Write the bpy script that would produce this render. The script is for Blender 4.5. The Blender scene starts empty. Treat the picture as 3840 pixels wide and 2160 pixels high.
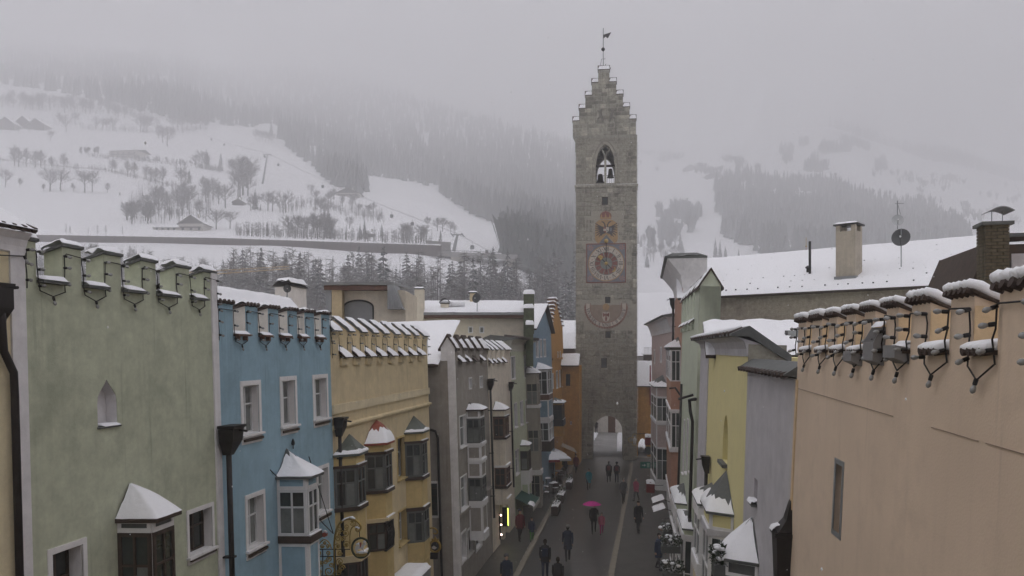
import bpy, bmesh, math, random
from mathutils import Vector, Matrix, noise
R = math.radians
PI = math.pi
random.seed(7)
sc = bpy.context.scene
col = sc.collection

# ------------------------------------------------------------------ camera
FPX, CX, HY = 3048.0, 1920.0, 1310.0        # focal length and horizon of the 3840 px photograph
CAMZ = 11.6                                  # webcam height above the paving
YAW = math.atan((2400.0 - CX) / FPX)         # street axis is world +Y
cam_d = bpy.data.cameras.new('camera')
cam_d.sensor_width = 36.0
cam_d.lens = 36.0 * FPX / 3840.0
cam_d.shift_y = -(1080.0 - HY) / 3840.0
cam_d.clip_start = 0.2
cam_d.clip_end = 20000.0
cam = bpy.data.objects.new('camera', cam_d)
col.objects.link(cam)
cam.location = (0, 0, CAMZ)
cam.rotation_euler = (PI / 2, 0, YAW)
sc.camera = cam
CAM = Vector((0, 0, CAMZ))
FWD = Vector((-math.sin(YAW), math.cos(YAW), 0))
RGT = Vector((math.cos(YAW), math.sin(YAW), 0))

# ------------------------------------------------------------------ world, sun, exposure
SUN_EL, SUN_AZ = R(48), R(218)
w = bpy.data.worlds.new('World')
sc.world = w
w.use_nodes = True
nt = w.node_tree
nt.nodes.clear()
o_ = nt.nodes.new('ShaderNodeOutputWorld')
bg = nt.nodes.new('ShaderNodeBackground')
sky = nt.nodes.new('ShaderNodeTexSky')
sky.sky_type = 'NISHITA'
sky.sun_disc = False
sky.sun_elevation = SUN_EL
sky.sun_rotation = SUN_AZ
sky.dust_density = 4.0
hs = nt.nodes.new('ShaderNodeHueSaturation')
hs.inputs['Saturation'].default_value = 0.12
mx = nt.nodes.new('ShaderNodeMix')
mx.data_type = 'RGBA'
mx.inputs[0].default_value = 0.9            # overcast: the cloud sheet evens the sky out
mx.inputs[7].default_value = (3.86, 3.84, 4.12, 1)
nt.links.new(sky.outputs[0], hs.inputs['Color'])
nt.links.new(hs.outputs[0], mx.inputs[6])
nt.links.new(mx.outputs[2], bg.inputs[0])
bg.inputs[1].default_value = 0.13
nt.links.new(bg.outputs[0], o_.inputs[0])
sun_d = bpy.data.lights.new('sun', 'SUN')
sun_d.energy = 1.5
sun_d.angle = R(110)
sun_d.color = (1.0, 0.97, 0.93)
sun = bpy.data.objects.new('sun', sun_d)
col.objects.link(sun)
sun.location = (0, 0, 80)
sun.rotation_euler = (PI / 2 - SUN_EL, 0, PI - SUN_AZ)
vs = sc.view_settings
vs.view_transform = 'Standard'
vs.look = 'None'
vs.gamma = 1.0
vs.exposure = 1.95
vs.use_curve_mapping = False
sc.cycles.use_denoising = True
sc.cycles.max_bounces = 6
sc.cycles.diffuse_bounces = 3
sc.cycles.volume_bounces = 2
sc.cycles.transparent_max_bounces = 8
sc.cycles.caustics_reflective = False
sc.cycles.caustics_refractive = False
sc.cycles.sample_clamp_indirect = 4.0

# ------------------------------------------------------------------ materials
MATS = {}
def nodes_of(m):
    return m.node_tree.nodes, m.node_tree.links
def mat(name, c, rough=0.85, metal=0.0, var=0.12, scale=3.0, bump=0.0, bscale=40.0, stain=None, streak=0.0,
        stain_amt=0.0, spec=0.3, emit=None, island=0.0, grime=None):
    """plain procedural surface: base colour, mottling, optional run-off streaks, bump"""
    m = bpy.data.materials.new(name)
    m.use_nodes = True
    N, L = nodes_of(m)
    b = N['Principled BSDF']
    b.inputs['Roughness'].default_value = rough
    b.inputs['Metallic'].default_value = metal
    b.inputs['Specular IOR Level'].default_value = spec
    tc = N.new('ShaderNodeTexCoord')
    cur = None
    n1 = N.new('ShaderNodeTexNoise'); n1.inputs['Scale'].default_value = scale; n1.inputs['Detail'].default_value = 10
    n1.inputs['Roughness'].default_value = 0.74
    L.new(tc.outputs['Object'], n1.inputs['Vector'])
    mr = N.new('ShaderNodeMapRange')
    mr.inputs[1].default_value = 0.3; mr.inputs[2].default_value = 0.7
    mr.inputs[3].default_value = 1 - var; mr.inputs[4].default_value = 1 + var
    L.new(n1.outputs['Fac'], mr.inputs[0])
    mul = N.new('ShaderNodeMix'); mul.data_type = 'RGBA'; mul.blend_type = 'MULTIPLY'; mul.inputs[0].default_value = 1
    mul.inputs[6].default_value = (*c, 1)
    L.new(mr.outputs[0], mul.inputs[7])
    cur = mul.outputs[2]
    if island:
        g = N.new('ShaderNodeNewGeometry')
        mi = N.new('ShaderNodeMapRange'); mi.inputs[3].default_value = 1 - island; mi.inputs[4].default_value = 1 + island
        L.new(g.outputs['Random Per Island'], mi.inputs[0])
        m3 = N.new('ShaderNodeMix'); m3.data_type = 'RGBA'; m3.blend_type = 'MULTIPLY'; m3.inputs[0].default_value = 1
        L.new(cur, m3.inputs[6]); L.new(mi.outputs[0], m3.inputs[7])
        cur = m3.outputs[2]
    if streak:
        mp = N.new('ShaderNodeMapping'); mp.inputs['Scale'].default_value = (3.2, 3.2, 0.16)
        L.new(tc.outputs['Object'], mp.inputs['Vector'])
        n2 = N.new('ShaderNodeTexNoise'); n2.inputs['Scale'].default_value = 1.5; n2.inputs['Detail'].default_value = 5
        L.new(mp.outputs[0], n2.inputs['Vector'])
        r2 = N.new('ShaderNodeMapRange'); r2.inputs[1].default_value = 0.52; r2.inputs[2].default_value = 0.75
        r2.inputs[3].default_value = 0; r2.inputs[4].default_value = streak
        L.new(n2.outputs['Fac'], r2.inputs[0])
        m4 = N.new('ShaderNodeMix'); m4.data_type = 'RGBA'
        L.new(r2.outputs[0], m4.inputs[0]); L.new(cur, m4.inputs[6])
        m4.inputs[7].default_value = (*(grime or tuple(x * 0.45 for x in c)), 1)
        cur = m4.outputs[2]
    if streak:                                   # a few narrow dark run-off marks
        mp2 = N.new('ShaderNodeMapping'); mp2.inputs['Scale'].default_value = (6.5, 6.5, .22); L.new(tc.outputs['Object'], mp2.inputs['Vector'])
        n6 = N.new('ShaderNodeTexNoise'); n6.inputs['Scale'].default_value = 1.0; n6.inputs['Detail'].default_value = 7; L.new(mp2.outputs[0], n6.inputs['Vector'])
        r6 = N.new('ShaderNodeMapRange'); r6.inputs[1].default_value = .63; r6.inputs[2].default_value = .74; r6.inputs[3].default_value = 0; r6.inputs[4].default_value = min(.6, streak * 2.6)
        L.new(n6.outputs['Fac'], r6.inputs[0])
        m6 = N.new('ShaderNodeMix'); m6.data_type = 'RGBA'; L.new(r6.outputs[0], m6.inputs[0]); L.new(cur, m6.inputs[6]); m6.inputs[7].default_value = (*(grime or tuple(x * .4 for x in c)), 1)
        cur = m6.outputs[2]
    if stain is not None:
        n3 = N.new('ShaderNodeTexNoise'); n3.inputs['Scale'].default_value = 0.8; n3.inputs['Detail'].default_value = 8
        n3.inputs['Roughness'].default_value = 0.7
        L.new(tc.outputs['Object'], n3.inputs['Vector'])
        r3 = N.new('ShaderNodeMapRange'); r3.inputs[1].default_value = 0.51; r3.inputs[2].default_value = 0.68
        r3.inputs[3].default_value = 0; r3.inputs[4].default_value = stain_amt
        L.new(n3.outputs['Fac'], r3.inputs[0])
        m5 = N.new('ShaderNodeMix'); m5.data_type = 'RGBA'
        L.new(r3.outputs[0], m5.inputs[0]); L.new(cur, m5.inputs[6]); m5.inputs[7].default_value = (*stain, 1)
        cur = m5.outputs[2]
    L.new(cur, b.inputs['Base Color'])
    if bump:
        nb = N.new('ShaderNodeTexNoise'); nb.inputs['Scale'].default_value = bscale; nb.inputs['Detail'].default_value = 4
        L.new(tc.outputs['Object'], nb.inputs['Vector'])
        bp = N.new('ShaderNodeBump'); bp.inputs['Strength'].default_value = bump; bp.inputs['Distance'].default_value = 0.02
        L.new(nb.outputs['Fac'], bp.inputs['Height']); L.new(bp.outputs[0], b.inputs['Normal'])
    if emit:
        b.inputs['Emission Color'].default_value = (*emit[0], 1)
        b.inputs['Emission Strength'].default_value = emit[1]
    MATS[name] = m
    return m
def plaster(name, c, stain=0.35, streak=0.35, sc_=2.2, var=0.10):
    return mat(name, c, 0.92, var=var * 1.5, scale=sc_, bump=0.16, bscale=38, stain=tuple(x * 0.6 for x in c), stain_amt=stain,
               streak=streak * .5, spec=0.15)
def snow_mix(name, c, amt=0.6, rough=0.9, lo=0.35):
    """needles, twigs or boards with snow lying on what faces up"""
    m = mat(name, c, rough, var=0.25, scale=1.5)
    N, L = nodes_of(m)
    b = N['Principled BSDF']
    src = b.inputs['Base Color'].links[0].from_socket
    g = N.new('ShaderNodeNewGeometry')
    sx = N.new('ShaderNodeSeparateXYZ'); L.new(g.outputs['Normal'], sx.inputs[0])
    ab = N.new('ShaderNodeMath'); ab.operation = 'ABSOLUTE'; L.new(sx.outputs['Z'], ab.inputs[0])
    mr = N.new('ShaderNodeMapRange'); mr.inputs[1].default_value = lo; mr.inputs[2].default_value = 0.95
    mr.inputs[3].default_value = 0; mr.inputs[4].default_value = amt
    L.new(ab.outputs[0], mr.inputs[0])
    m5 = N.new('ShaderNodeMix'); m5.data_type = 'RGBA'
    L.new(mr.outputs[0], m5.inputs[0]); L.new(src, m5.inputs[6]); m5.inputs[7].default_value = (0.78, 0.78, 0.8, 1)
    L.new(m5.outputs[2], b.inputs['Base Color'])
    return m
SNOW = mat('snow', (0.86, 0.86, 0.88), 0.7, var=0.03, scale=6, bump=0.5, bscale=9, spec=0.2)
SNOWG = mat('snow_field', (0.84, 0.84, 0.86), 0.8, var=0.03, scale=0.02, spec=0.1)
WHITE = plaster('white_plaster', (0.74, 0.72, 0.72), 0.25, 0.25)
TRIM = mat('white_trim', (0.76, 0.74, 0.73), 0.7, var=0.06, scale=5, bump=0.15, streak=0.15)
FRAME = mat('white_frame', (0.66, 0.66, 0.66), 0.5, var=0.04, scale=8)
GLASS = mat('pane_glass', (0.035, 0.042, 0.04), 0.08, var=0.5, scale=1.2, spec=0.7)
CURT = mat('curtained_glass', (0.17, 0.18, 0.17), 0.15, var=0.3, scale=2.2, spec=0.6)
IRON = mat('dark_iron', (0.022, 0.02, 0.02), 0.5, var=0.3, scale=7, metal=0.3)
PIPE = mat('dark_metal_pipe', (0.03, 0.026, 0.025), 0.45, var=0.3, scale=5, metal=0.4)
CABLE = mat('rubber_cable', (0.02, 0.018, 0.018), 0.7)
WOODD = mat('dark_wood', (0.06, 0.042, 0.032), 0.8, var=0.35, scale=6, bump=0.2)
WOODB = mat('brown_wood', (0.13, 0.07, 0.05), 0.75, var=0.3, scale=6, bump=0.2)
TILE = mat('clay_tile', (0.07, 0.052, 0.045), 0.9, var=0.35, scale=9, bump=0.3, island=0.25)
SLATE = mat('grey_roofing', (0.11, 0.115, 0.11), 0.6, var=0.2, scale=5, bump=0.15)
GREYM = mat('grey_sheet_metal', (0.30, 0.31, 0.32), 0.45, var=0.08, scale=4, metal=0.5)
GOLD = mat('gilded_iron', (0.42, 0.29, 0.09), 0.42, metal=0.8, var=0.35, scale=18)
RUST = mat('red_tin', (0.28, 0.075, 0.045), 0.6, var=0.3, scale=8)
BULB = mat('frosted_bulb', (0.30, 0.30, 0.29), 0.12, var=0.05, spec=0.6)
MORTAR = mat('mortar', (0.34, 0.32, 0.265), 0.95, var=0.2, scale=6, bump=0.6, bscale=20, stain=(0.10, 0.095, 0.08), stain_amt=0.7)
STONE = mat('tower_stone', (0.33, 0.315, 0.26), 0.93, var=0.38, scale=4.5, bump=1.0, bscale=11, island=0.42,
            stain=(0.085, 0.08, 0.066), stain_amt=0.6, streak=0.4, grime=(0.075, 0.07, 0.06))

ASHLAR = mat('gable_ashlar', (0.34, 0.33, 0.28), 0.93, var=0.3, scale=2.5, bump=1.0, bscale=11, stain=(0.1, 0.095, 0.08), stain_amt=0.6, streak=0.4, grime=(0.08, 0.075, 0.065))
# ------------------------------------------------------------------ mesh helpers
class MB:
    def __init__(s):
        s.v = []; s.f = []
    def vert(s, *p):
        s.v.append(tuple(p) if len(p) == 3 else tuple(p[0])); return len(s.v) - 1
    def face(s, pts):
        i = len(s.v); s.v.extend(tuple(p) for p in pts); s.f.append(tuple(range(i, i + len(pts)))); return s
    def box(s, x0, x1, y0, y1, z0, z1):
        i = len(s.v)
        s.v += [(x0, y0, z0), (x1, y0, z0), (x1, y1, z0), (x0, y1, z0), (x0, y0, z1), (x1, y0, z1), (x1, y1, z1), (x0, y1, z1)]
        s.f += [(i, i + 3, i + 2, i + 1), (i + 4, i + 5, i + 6, i + 7), (i, i + 1, i + 5, i + 4), (i + 1, i + 2, i + 6, i + 5),
                (i + 2, i + 3, i + 7, i + 6), (i + 3, i, i + 4, i + 7)]
        return s
    def loft(s, rings, cap=True, closed=True):
        """rings: lists of equal length of 3D points"""
        n = len(rings[0]); b = len(s.v)
        for r in rings: s.v.extend(tuple(p) for p in r)
        for k in range(len(rings) - 1):
            for j in range(n if closed else n - 1):
                a = b + k * n + j; c = b + k * n + (j + 1) % n
                s.f.append((a, c, c + n, a + n))
        if cap:
            s.f.append(tuple(b + j for j in reversed(range(n))))
            s.f.append(tuple(b + (len(rings) - 1) * n + j for j in range(n)))
        return s
    def prism(s, poly, y0, y1):
        """poly in (x,z), extruded along y"""
        return s.loft([[(p[0], y0, p[1]) for p in poly], [(p[0], y1, p[1]) for p in poly]])
    def prismx(s, poly, x0, x1):
        """poly in (y,z), extruded along x"""
        return s.loft([[(x0, p[0], p[1]) for p in poly], [(x1, p[0], p[1]) for p in poly]])
    def prismz(s, poly, z0, z1):
        return s.loft([[(p[0], p[1], z0) for p in poly], [(p[0], p[1], z1) for p in poly]])
    def tube(s, pts, r, n=6, cap=True):
        pts = [Vector(p) for p in pts]; m = len(pts)
        rs = r if isinstance(r, (list, tuple)) else [r] * m
        rings = []; side = None
        for i, p in enumerate(pts):
            t = (pts[min(i + 1, m - 1)] - pts[max(i - 1, 0)])
            t = t.normalized() if t.length > 1e-9 else Vector((0, 0, 1))
            if side is None:
                side = t.cross(Vector((0, 0, 1)))
                if side.length < 0.05: side = t.cross(Vector((0, 1, 0)))
            side = (side - t * side.dot(t)).normalized()
            up = side.cross(t)
            rings.append([p + (side * math.cos(2 * PI * k / n) + up * math.sin(2 * PI * k / n)) * rs[i] for k in range(n)])
        return s.loft(rings, cap)
    def lathe(s, prof, c, n=10):
        """prof: (radius, z)"""
        rings = [[(c[0] + r * math.cos(2 * PI * k / n), c[1] + r * math.sin(2 * PI * k / n), c[2] + z) for k in range(n)] for r, z in prof]
        return s.loft(rings)
    def ball(s, c, r, n=8, m=6, sq=(1, 1, 1)):
        rings = []
        for i in range(m + 1):
            a = -PI / 2 + PI * (i + 0.001) / (m + 0.002)
            rings.append([(c[0] + sq[0] * r * math.cos(a) * math.cos(2 * PI * k / n), c[1] + sq[1] * r * math.cos(a) * math.sin(2 * PI * k / n),
                           c[2] + sq[2] * r * math.sin(a)) for k in range(n)])
        return s.loft(rings)
    def build(s, name, m, parent=None, smooth=False, kind=None, recalc=True):
        me = bpy.data.meshes.new(name)
        me.from_pydata(s.v, [], s.f)
        if recalc:
            bm = bmesh.new(); bm.from_mesh(me)
            bmesh.ops.recalc_face_normals(bm, faces=bm.faces)
            bm.to_mesh(me); bm.free()
        if smooth:
            me.polygons.foreach_set('use_smooth', [True] * len(me.polygons))
        me.materials.append(m)
        return obj(name, me, parent, kind)
def obj(name, me, parent=None, kind=None):
    o = bpy.data.objects.new(name, me); col.objects.link(o)
    if parent is not None: o.parent = parent
    if kind: o['kind'] = kind
    return o
def tag(o, label, cat, group=None):
    o['label'] = label; o['category'] = cat
    if group: o['group'] = group
    return o
def empty(name, loc=(0, 0, 0), rz=0.0):
    o = bpy.data.objects.new(name, None); col.objects.link(o)
    o.location = loc; o.rotation_euler = (0, 0, rz); o.empty_display_size = 0.3
    return o
def copy_tree(o, parent=None):
    c = o.copy(); col.objects.link(c)
    if parent is not None: c.parent = parent
    for ch in list(o.children): copy_tree(ch, c)
    return c
def snow_patch(p00, p10, p11, p01, t, nu=8, nv=4, rough=0.25, seed=0, mb=None, lo=0.0):
    """a snow layer with soft edges lying on the quad p00-p10-p11-p01"""
    mb = mb or MB()
    P = [Vector(p) for p in (p00, p10, p11, p01)]
    b = len(mb.v)
    for j in range(nv + 1):
        for i in range(nu + 1):
            s_, q = i / nu, j / nv
            s_ = .5 - .5 * math.copysign(abs(2 * s_ - 1) ** .72, 1 - 2 * s_)
            q = .5 - .5 * math.copysign(abs(2 * q - 1) ** .72, 1 - 2 * q)
            su, sv = max((P[1] - P[0]).length, .05), max((P[3] - P[0]).length, .05)
            if i in (0, nu): s_ += (.5 - s_) * 2 * min(.05, .02 / su) * (.5 + noise.noise(Vector((j * .9, seed, i * 7.1 + su))))
            if j == 0: q = -.018 / sv * (.6 + noise.noise(Vector((i * .8, seed + 3, sv))))
            if j == nv: q += (.5 - q) * 2 * min(.05, .02 / sv) * (.5 + noise.noise(Vector((i * .8, seed + 3, j * 5.3 + sv))))
            p = P[0] * (1 - s_) * (1 - q) + P[1] * s_ * (1 - q) + P[2] * s_ * q + P[3] * (1 - s_) * q
            e = (1 - abs(2 * s_ - 1) ** 9) * (1 - abs(2 * q - 1) ** 9)
            h = t * (e ** 0.4 if e > 1e-9 else 0) * (1 + rough * noise.noise(Vector((p.x * 2.3 + seed, p.y * 2.3, p.z * 2.3))) )
            edge = 1 if (i in (0, nu) or j in (0, nv)) else 0
            jit = rough * 0.3 * t * noise.noise(Vector((p.x * 9, p.y * 9 + seed, p.z * 9))) * (1 if edge else 0.4)
            mb.v.append((p.x, p.y, p.z + h + lo + jit * (1 - edge)))
    for j in range(nv):
        for i in range(nu):
            a = b + j * (nu + 1) + i
            mb.f.append((a, a + 1, a + nu + 2, a + nu + 1))
    return mb

# ------------------------------------------------------------------ measuring: photograph pixel -> direction, point on a plane
def ray(x, y):
    return FWD + RGT * ((x - CX) / FPX) + Vector((0, 0, (HY - y) / FPX))
def at_depth(x, y, d):
    return CAM + ray(x, y) * d
class Plane:
    """a facade: local X along the wall, local -Y out to the street, local Z up the (slightly battered) wall"""
    def __init__(s, ox, oy, ang, lean=0.0, oz=0.0):
        s.M = Matrix.Translation((ox, oy, oz)) @ Matrix.Rotation(ang, 4, 'Z') @ Matrix.Rotation(-lean, 4, 'X')
        s.I = s.M.inverted(); s.c = s.I @ CAM
    def px(s, x, y, w=0.0):
        d = s.I.to_3x3() @ ray(x, y)
        t = (w - s.c.y) / d.y
        p = s.c + d * t
        return p.x, p.z
    def u(s, x, y=1310, w=0.0): return s.px(x, y, w)[0]
    def z(s, x, y, w=0.0): return s.px(x, y, w)[1]
class House(Plane):
    def __init__(s, name, label, cat, ox, oy, ang, lean=0.0, group=None, oz=0.0):
        super().__init__(ox, oy, ang, lean, oz)
        s.root = empty(name); s.root.matrix_world = s.M
        tag(s.root, label, cat, group)
# ------------------------------------------------------------------ terrain: valley floor, meadows and mountain sides
TD = [110, 200, 330, 352, 400, 500, 600, 750, 900, 1100, 1500, 2000, 2600, 3300, 4200]
TP = [-900, 0, 500, 960, 1500, 1900, 2150, 2450, 2800, 3100, 3500, 3840, 4700]
TY = [[1642, 1441, 960, 880, 850, 760, 670, 560, 450, 330, 265, 190, 125, 60, 0],
      [1642, 1441, 945, 880, 850, 755, 665, 560, 450, 330, 270, 200, 135, 75, 20],
      [1642, 1441, 950, 885, 860, 785, 700, 590, 490, 375, 310, 235, 165, 105, 50],
      [1642, 1441, 960, 895, 870, 800, 720, 630, 560, 480, 400, 310, 235, 170, 120],
      [1642, 1441, 990, 925, 900, 830, 760, 700, 665, 595, 495, 390, 300, 230, 180],
      [1642, 1441, 1050, 975, 950, 890, 850, 790, 740, 665, 560, 450, 350, 270, 220],
      [1642, 1441, 1110, 1040, 1010, 940, 890, 830, 780, 710, 610, 500, 410, 340, 300],
      [1642, 1450, 1200, 1170, 1120, 1040, 980, 910, 850, 780, 670, 570, 500, 450, 430],
      [1642, 1460, 1250, 1220, 1160, 1060, 970, 900, 830, 740, 600, 490, 475, 480, 500],
      [1642, 1460, 1260, 1230, 1170, 1070, 980, 910, 850, 760, 600, 465, 520, 560, 600],
      [1642, 1460, 1270, 1240, 1180, 1080, 1000, 940, 880, 800, 670, 572, 640, 680, 720],
      [1642, 1460, 1270, 1240, 1190, 1090, 1010, 960, 910, 840, 730, 657, 720, 760, 800],
      [1642, 1460, 1280, 1260, 1220, 1150, 1090, 1050, 1010, 960, 890, 850, 880, 900, 920]]
def _lerp_idx(arr, x):
    if x <= arr[0]: return 0, 0.0
    for i in range(len(arr) - 1):
        if x <= arr[i + 1]: return i, (x - arr[i]) / (arr[i + 1] - arr[i])
    return len(arr) - 2, 1.0
def _row(r, x):
    i, t = _lerp_idx(TP, x)
    t = t * t * (3 - 2 * t)
    return TY[i][r] * (1 - t) + TY[i + 1][r] * t
def terr_z(px, d):
    k, t = _lerp_idx(TD, d)
    z0 = CAMZ + (HY - _row(k, px)) / FPX * TD[k]
    z1 = CAMZ + (HY - _row(k + 1, px)) / FPX * TD[k + 1]
    z = z0 * (1 - t) + z1 * t
    if d > 420:
        a = min(1.0, (d - 420) / 300)
        z += a * (noise.noise(Vector((px * d / FPX / 140, d / 140, 0.3))) * 7 + noise.noise(Vector((px * d / FPX / 420, d / 420, 5.3))) * 14 * min(1, d / 1400))
    if z > 800: z = 800 + 400 * (1 - math.exp(-(z - 800) / 400))     # rounded summits
    return z
def cam_xy(px, d):
    p = CAM + FWD * d + RGT * ((px - CX) / FPX * d)
    return p.x, p.y
def ground_hit(px, py, dmin=120, dmax=4000):
    """first point of the terrain on the sight line through (px,py): returns world point and distance"""
    d = dmin; pd = dmin
    while d < dmax:
        zl = CAMZ + (HY - py) / FPX * d
        if terr_z(px, d) >= zl:
            a, b = pd, d
            for _ in range(14):
                m = (a + b) / 2
                if terr_z(px, m) >= CAMZ + (HY - py) / FPX * m: b = m
                else: a = m
            x, y = cam_xy(px, b)
            return Vector((x, y, terr_z(px, b))), b
        pd = d; d *= 1.012
    x, y = cam_xy(px, dmax)
    return Vector((x, y, terr_z(px, dmax))), dmax
def build_terrain():
    ds = []
    d = 110.0
    while d < 4200:
        ds.append(d); d *= 1.03
    ds += [330, 341, 352, 4200]; ds = sorted(ds)
    xs = [-1600 + 42 * i for i in range(int(7200 / 42))]
    mb = MB()
    for d in ds:
        for px in xs:
            x, y = cam_xy(px, d)
            mb.v.append((x, y, terr_z(px, d)))
    n = len(xs)
    for j in range(len(ds) - 1):
        for i in range(n - 1):
            a = j * n + i
            mb.f.append((a, a + 1, a + n + 1, a + n))
    o = mb.build('terrain', SNOWG, smooth=True, kind='structure')
    mb = MB()
    S = 5200
    mb.face([(-S, -S, -0.35), (S, -S, -0.35), (S, S, -0.35), (-S, S, -0.35)])
    mb.build('ground', SNOWG, kind='structure')
build_terrain()
HAZE = 0.00172
def build_haze():
    m = bpy.data.materials.new('haze_air'); m.use_nodes = True
    N, L = nodes_of(m); N.clear()
    o = N.new('ShaderNodeOutputMaterial'); v = N.new('ShaderNodeVolumePrincipled')
    v.inputs['Color'].default_value = (0.966, 0.964, 0.988, 1)
    v.inputs['Density'].default_value = HAZE
    v.inputs['Anisotropy'].default_value = 0.0
    L.new(v.outputs[0], o.inputs['Volume'])
    MB().box(-5300, 5300, -5300, 5300, -1.6, 1230).build('haze', m, kind='stuff')
build_haze()
# ------------------------------------------------------------------ building kit
def facade(mb, u0, u1, z0, z1, ops, y=0.0):
    """wall face with real openings; op = (u0,u1,z0,z1,depth,arch,through)"""
    xs = sorted({u0, u1} | {o[0] for o in ops} | {o[1] for o in ops})
    zs = sorted({z0, z1} | {o[2] for o in ops} | {o[3] for o in ops})
    for i in range(len(xs) - 1):
        for j in range(len(zs) - 1):
            cx, cz = (xs[i] + xs[i + 1]) / 2, (zs[j] + zs[j + 1]) / 2
            if cx < u0 or cx > u1 or cz < z0 or cz > z1: continue
            if any(o[0] < cx < o[1] and o[2] < cz < o[3] for o in ops): continue
            mb.face([(xs[i], y, zs[j]), (xs[i + 1], y, zs[j]), (xs[i + 1], y, zs[j + 1]), (xs[i], y, zs[j + 1])])
    for a, b, c, d, dep, arch, thr in ops:
        pts = [(a, c)] + (arch if arch else [(a, d), (b, d)]) + [(b, c)]
        if arch:
            k = max(range(len(arch)), key=lambda i: arch[i][1])
            mb.face([(a, y, d)] + [(p[0], y, p[1]) for p in arch[:k + 1]] + [(arch[k][0], y, d)])
            mb.face([(arch[k][0], y, d)] + [(p[0], y, p[1]) for p in arch[k:]] + [(b, y, d)])
        n = len(pts)
        for i in range(n):
            p, q = pts[i], pts[(i + 1) % n]
            mb.face([(p[0], y, p[1]), (q[0], y, q[1]), (q[0], y + dep, q[1]), (p[0], y + dep, p[1])])
        if not thr:
            mb.face([(p[0], y + dep, p[1]) for p in pts])
def arch_pts(a, b, zs, zt, n=8, pointed=False):
    c, r = (a + b) / 2, (b - a) / 2
    out = []
    for i in range(2 * n + 1):
        t = i / (2 * n)
        x = a + (b - a) * t
        if pointed:
            k = abs(2 * t - 1)
            out.append((x, zs + (zt - zs) * (1 - k ** 1.8) ** 0.62))
        else:
            an = PI - PI * t
            out.append((c + r * math.cos(an), zs + (zt - zs) * math.sin(an)))
    return out
def walls(h, u0, u1, z1, ops, m, depth=9.0, name='wall', z0=-0.3, back=True):
    mb = MB()
    facade(mb, u0, u1, z0, z1, ops)
    mb.face([(u0, 0, z0), (u0, depth, z0), (u0, depth, z1), (u0, 0, z1)])
    mb.face([(u1, 0, z0), (u1, 0, z1), (u1, depth, z1), (u1, depth, z0)])
    if back: mb.face([(u0, depth, z0), (u1, depth, z0), (u1, depth, z1), (u0, depth, z1)])
    mb.face([(u0, 0, z1), (u0, depth, z1), (u1, depth, z1), (u1, 0, z1)])
    return mb.build(name, m, h.root)
def rect_px(h, xn, xf, yt, yb, w=0.0):
    ua, zt = h.px(xn, yt, w)
    zb = h.px(xn, yb, w)[1]
    ub = h.px(xf, yt + (h.px(xn, yt, w)[1] * 0), w)[0]
    # same height at the far edge: solve once more on the true row
    return ua, ub, zb, zt
class Win:
    """a window measured on the facade; call op() for the opening, make() for its parts"""
    def __init__(s, h, xn, xf, yt, yb, sur=0.1, d=0.2, sill=True, cols=2, rows=2, glass=None, frame=None, trim=None, name='window', apron=0.0, rect=None):
        s.h = h; s.sur = sur; s.d = d; s.sill = sill; s.cols = cols; s.rows = rows
        s.glass = glass or GLASS; s.frame = frame or FRAME; s.trim = trim or TRIM; s.name = name; s.apron = apron
        s.a, s.b, s.c, s.t = rect or rect_px(h, xn, xf, yt, yb)
        s.oa, s.ob, s.oc, s.ot = s.a + sur, s.b - sur, s.c + max(sur, apron), s.t - sur
    def op(s): return (s.oa, s.ob, s.oc, s.ot, s.d, None, False)
    def make(s):
        oa, ob, oc, ot, d = s.oa, s.ob, s.oc, s.ot, s.d
        f = 0.045
        mb = MB()
        y0, y1 = d - 0.07, d - 0.015
        mb.box(oa + .004, oa + f, y0, y1, oc + .004, ot - .004).box(ob - f, ob - .004, y0, y1, oc + .004, ot - .004)
        mb.box(oa + f, ob - f, y0, y1, oc + .004, oc + f).box(oa + f, ob - f, y0, y1, ot - f, ot - .004)
        cw = (ob - oa - 2 * f) / s.cols; rh = [0.0, 1.0] if s.rows == 1 else ([0, .62, 1.0] if s.rows == 2 else [k / s.rows for k in range(s.rows + 1)])
        H = ot - oc - 2 * f
        for k in range(1, s.cols): mb.box(oa + f + k * cw - .022, oa + f + k * cw + .022, y0 - .01, y1, oc + f, ot - f)
        for k in rh[1:-1]: mb.box(oa + f, ob - f, y0 - .004, y1 - .002, oc + f + k * H - .016, oc + f + k * H + .016)
        w_ = mb.build(s.name, s.frame, s.h.root)
        for i in range(s.cols):
            for j in range(len(rh) - 1):
                x0 = oa + f + i * cw; q = MB()
                q.face([(x0, d - .03, oc + f + rh[j] * H), (x0 + cw, d - .03, oc + f + rh[j] * H), (x0 + cw, d - .03, oc + f + rh[j + 1] * H), (x0, d - .03, oc + f + rh[j + 1] * H)])
                q.build('pane', s.glass, w_)
        if s.sur:
            mb = MB(); e = 0.022; t = 0.014
            mb.box(s.a, oa, -e, .01, s.c, s.t).box(ob, s.b, -e, .01, s.c, s.t)
            mb.box(oa, ob, -e, .01, ot, s.t)
            mb.box(oa, ob, -e, .01, s.c, oc)
            mb.box(oa, oa + t, .01, d - .072, oc, ot).box(ob - t, ob, .01, d - .072, oc, ot)
            mb.box(oa + t, ob - t, .01, d - .072, ot - t, ot).box(oa + t, ob - t, .01, d - .072, oc, oc + t)
            mb.build('surround', s.trim, w_)
        if s.sill:
            MB().box(s.a - .03, s.b + .03, -.09, .0, oc - .05, oc - .003).build('sill', s.trim, w_)
        if s.apron > .12:
            MB().box(s.a + .05, s.b - .02, -.075, -.026, s.c + .06, s.c + .12).build('flower_rail', WOODD, w_)
        return w_
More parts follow.
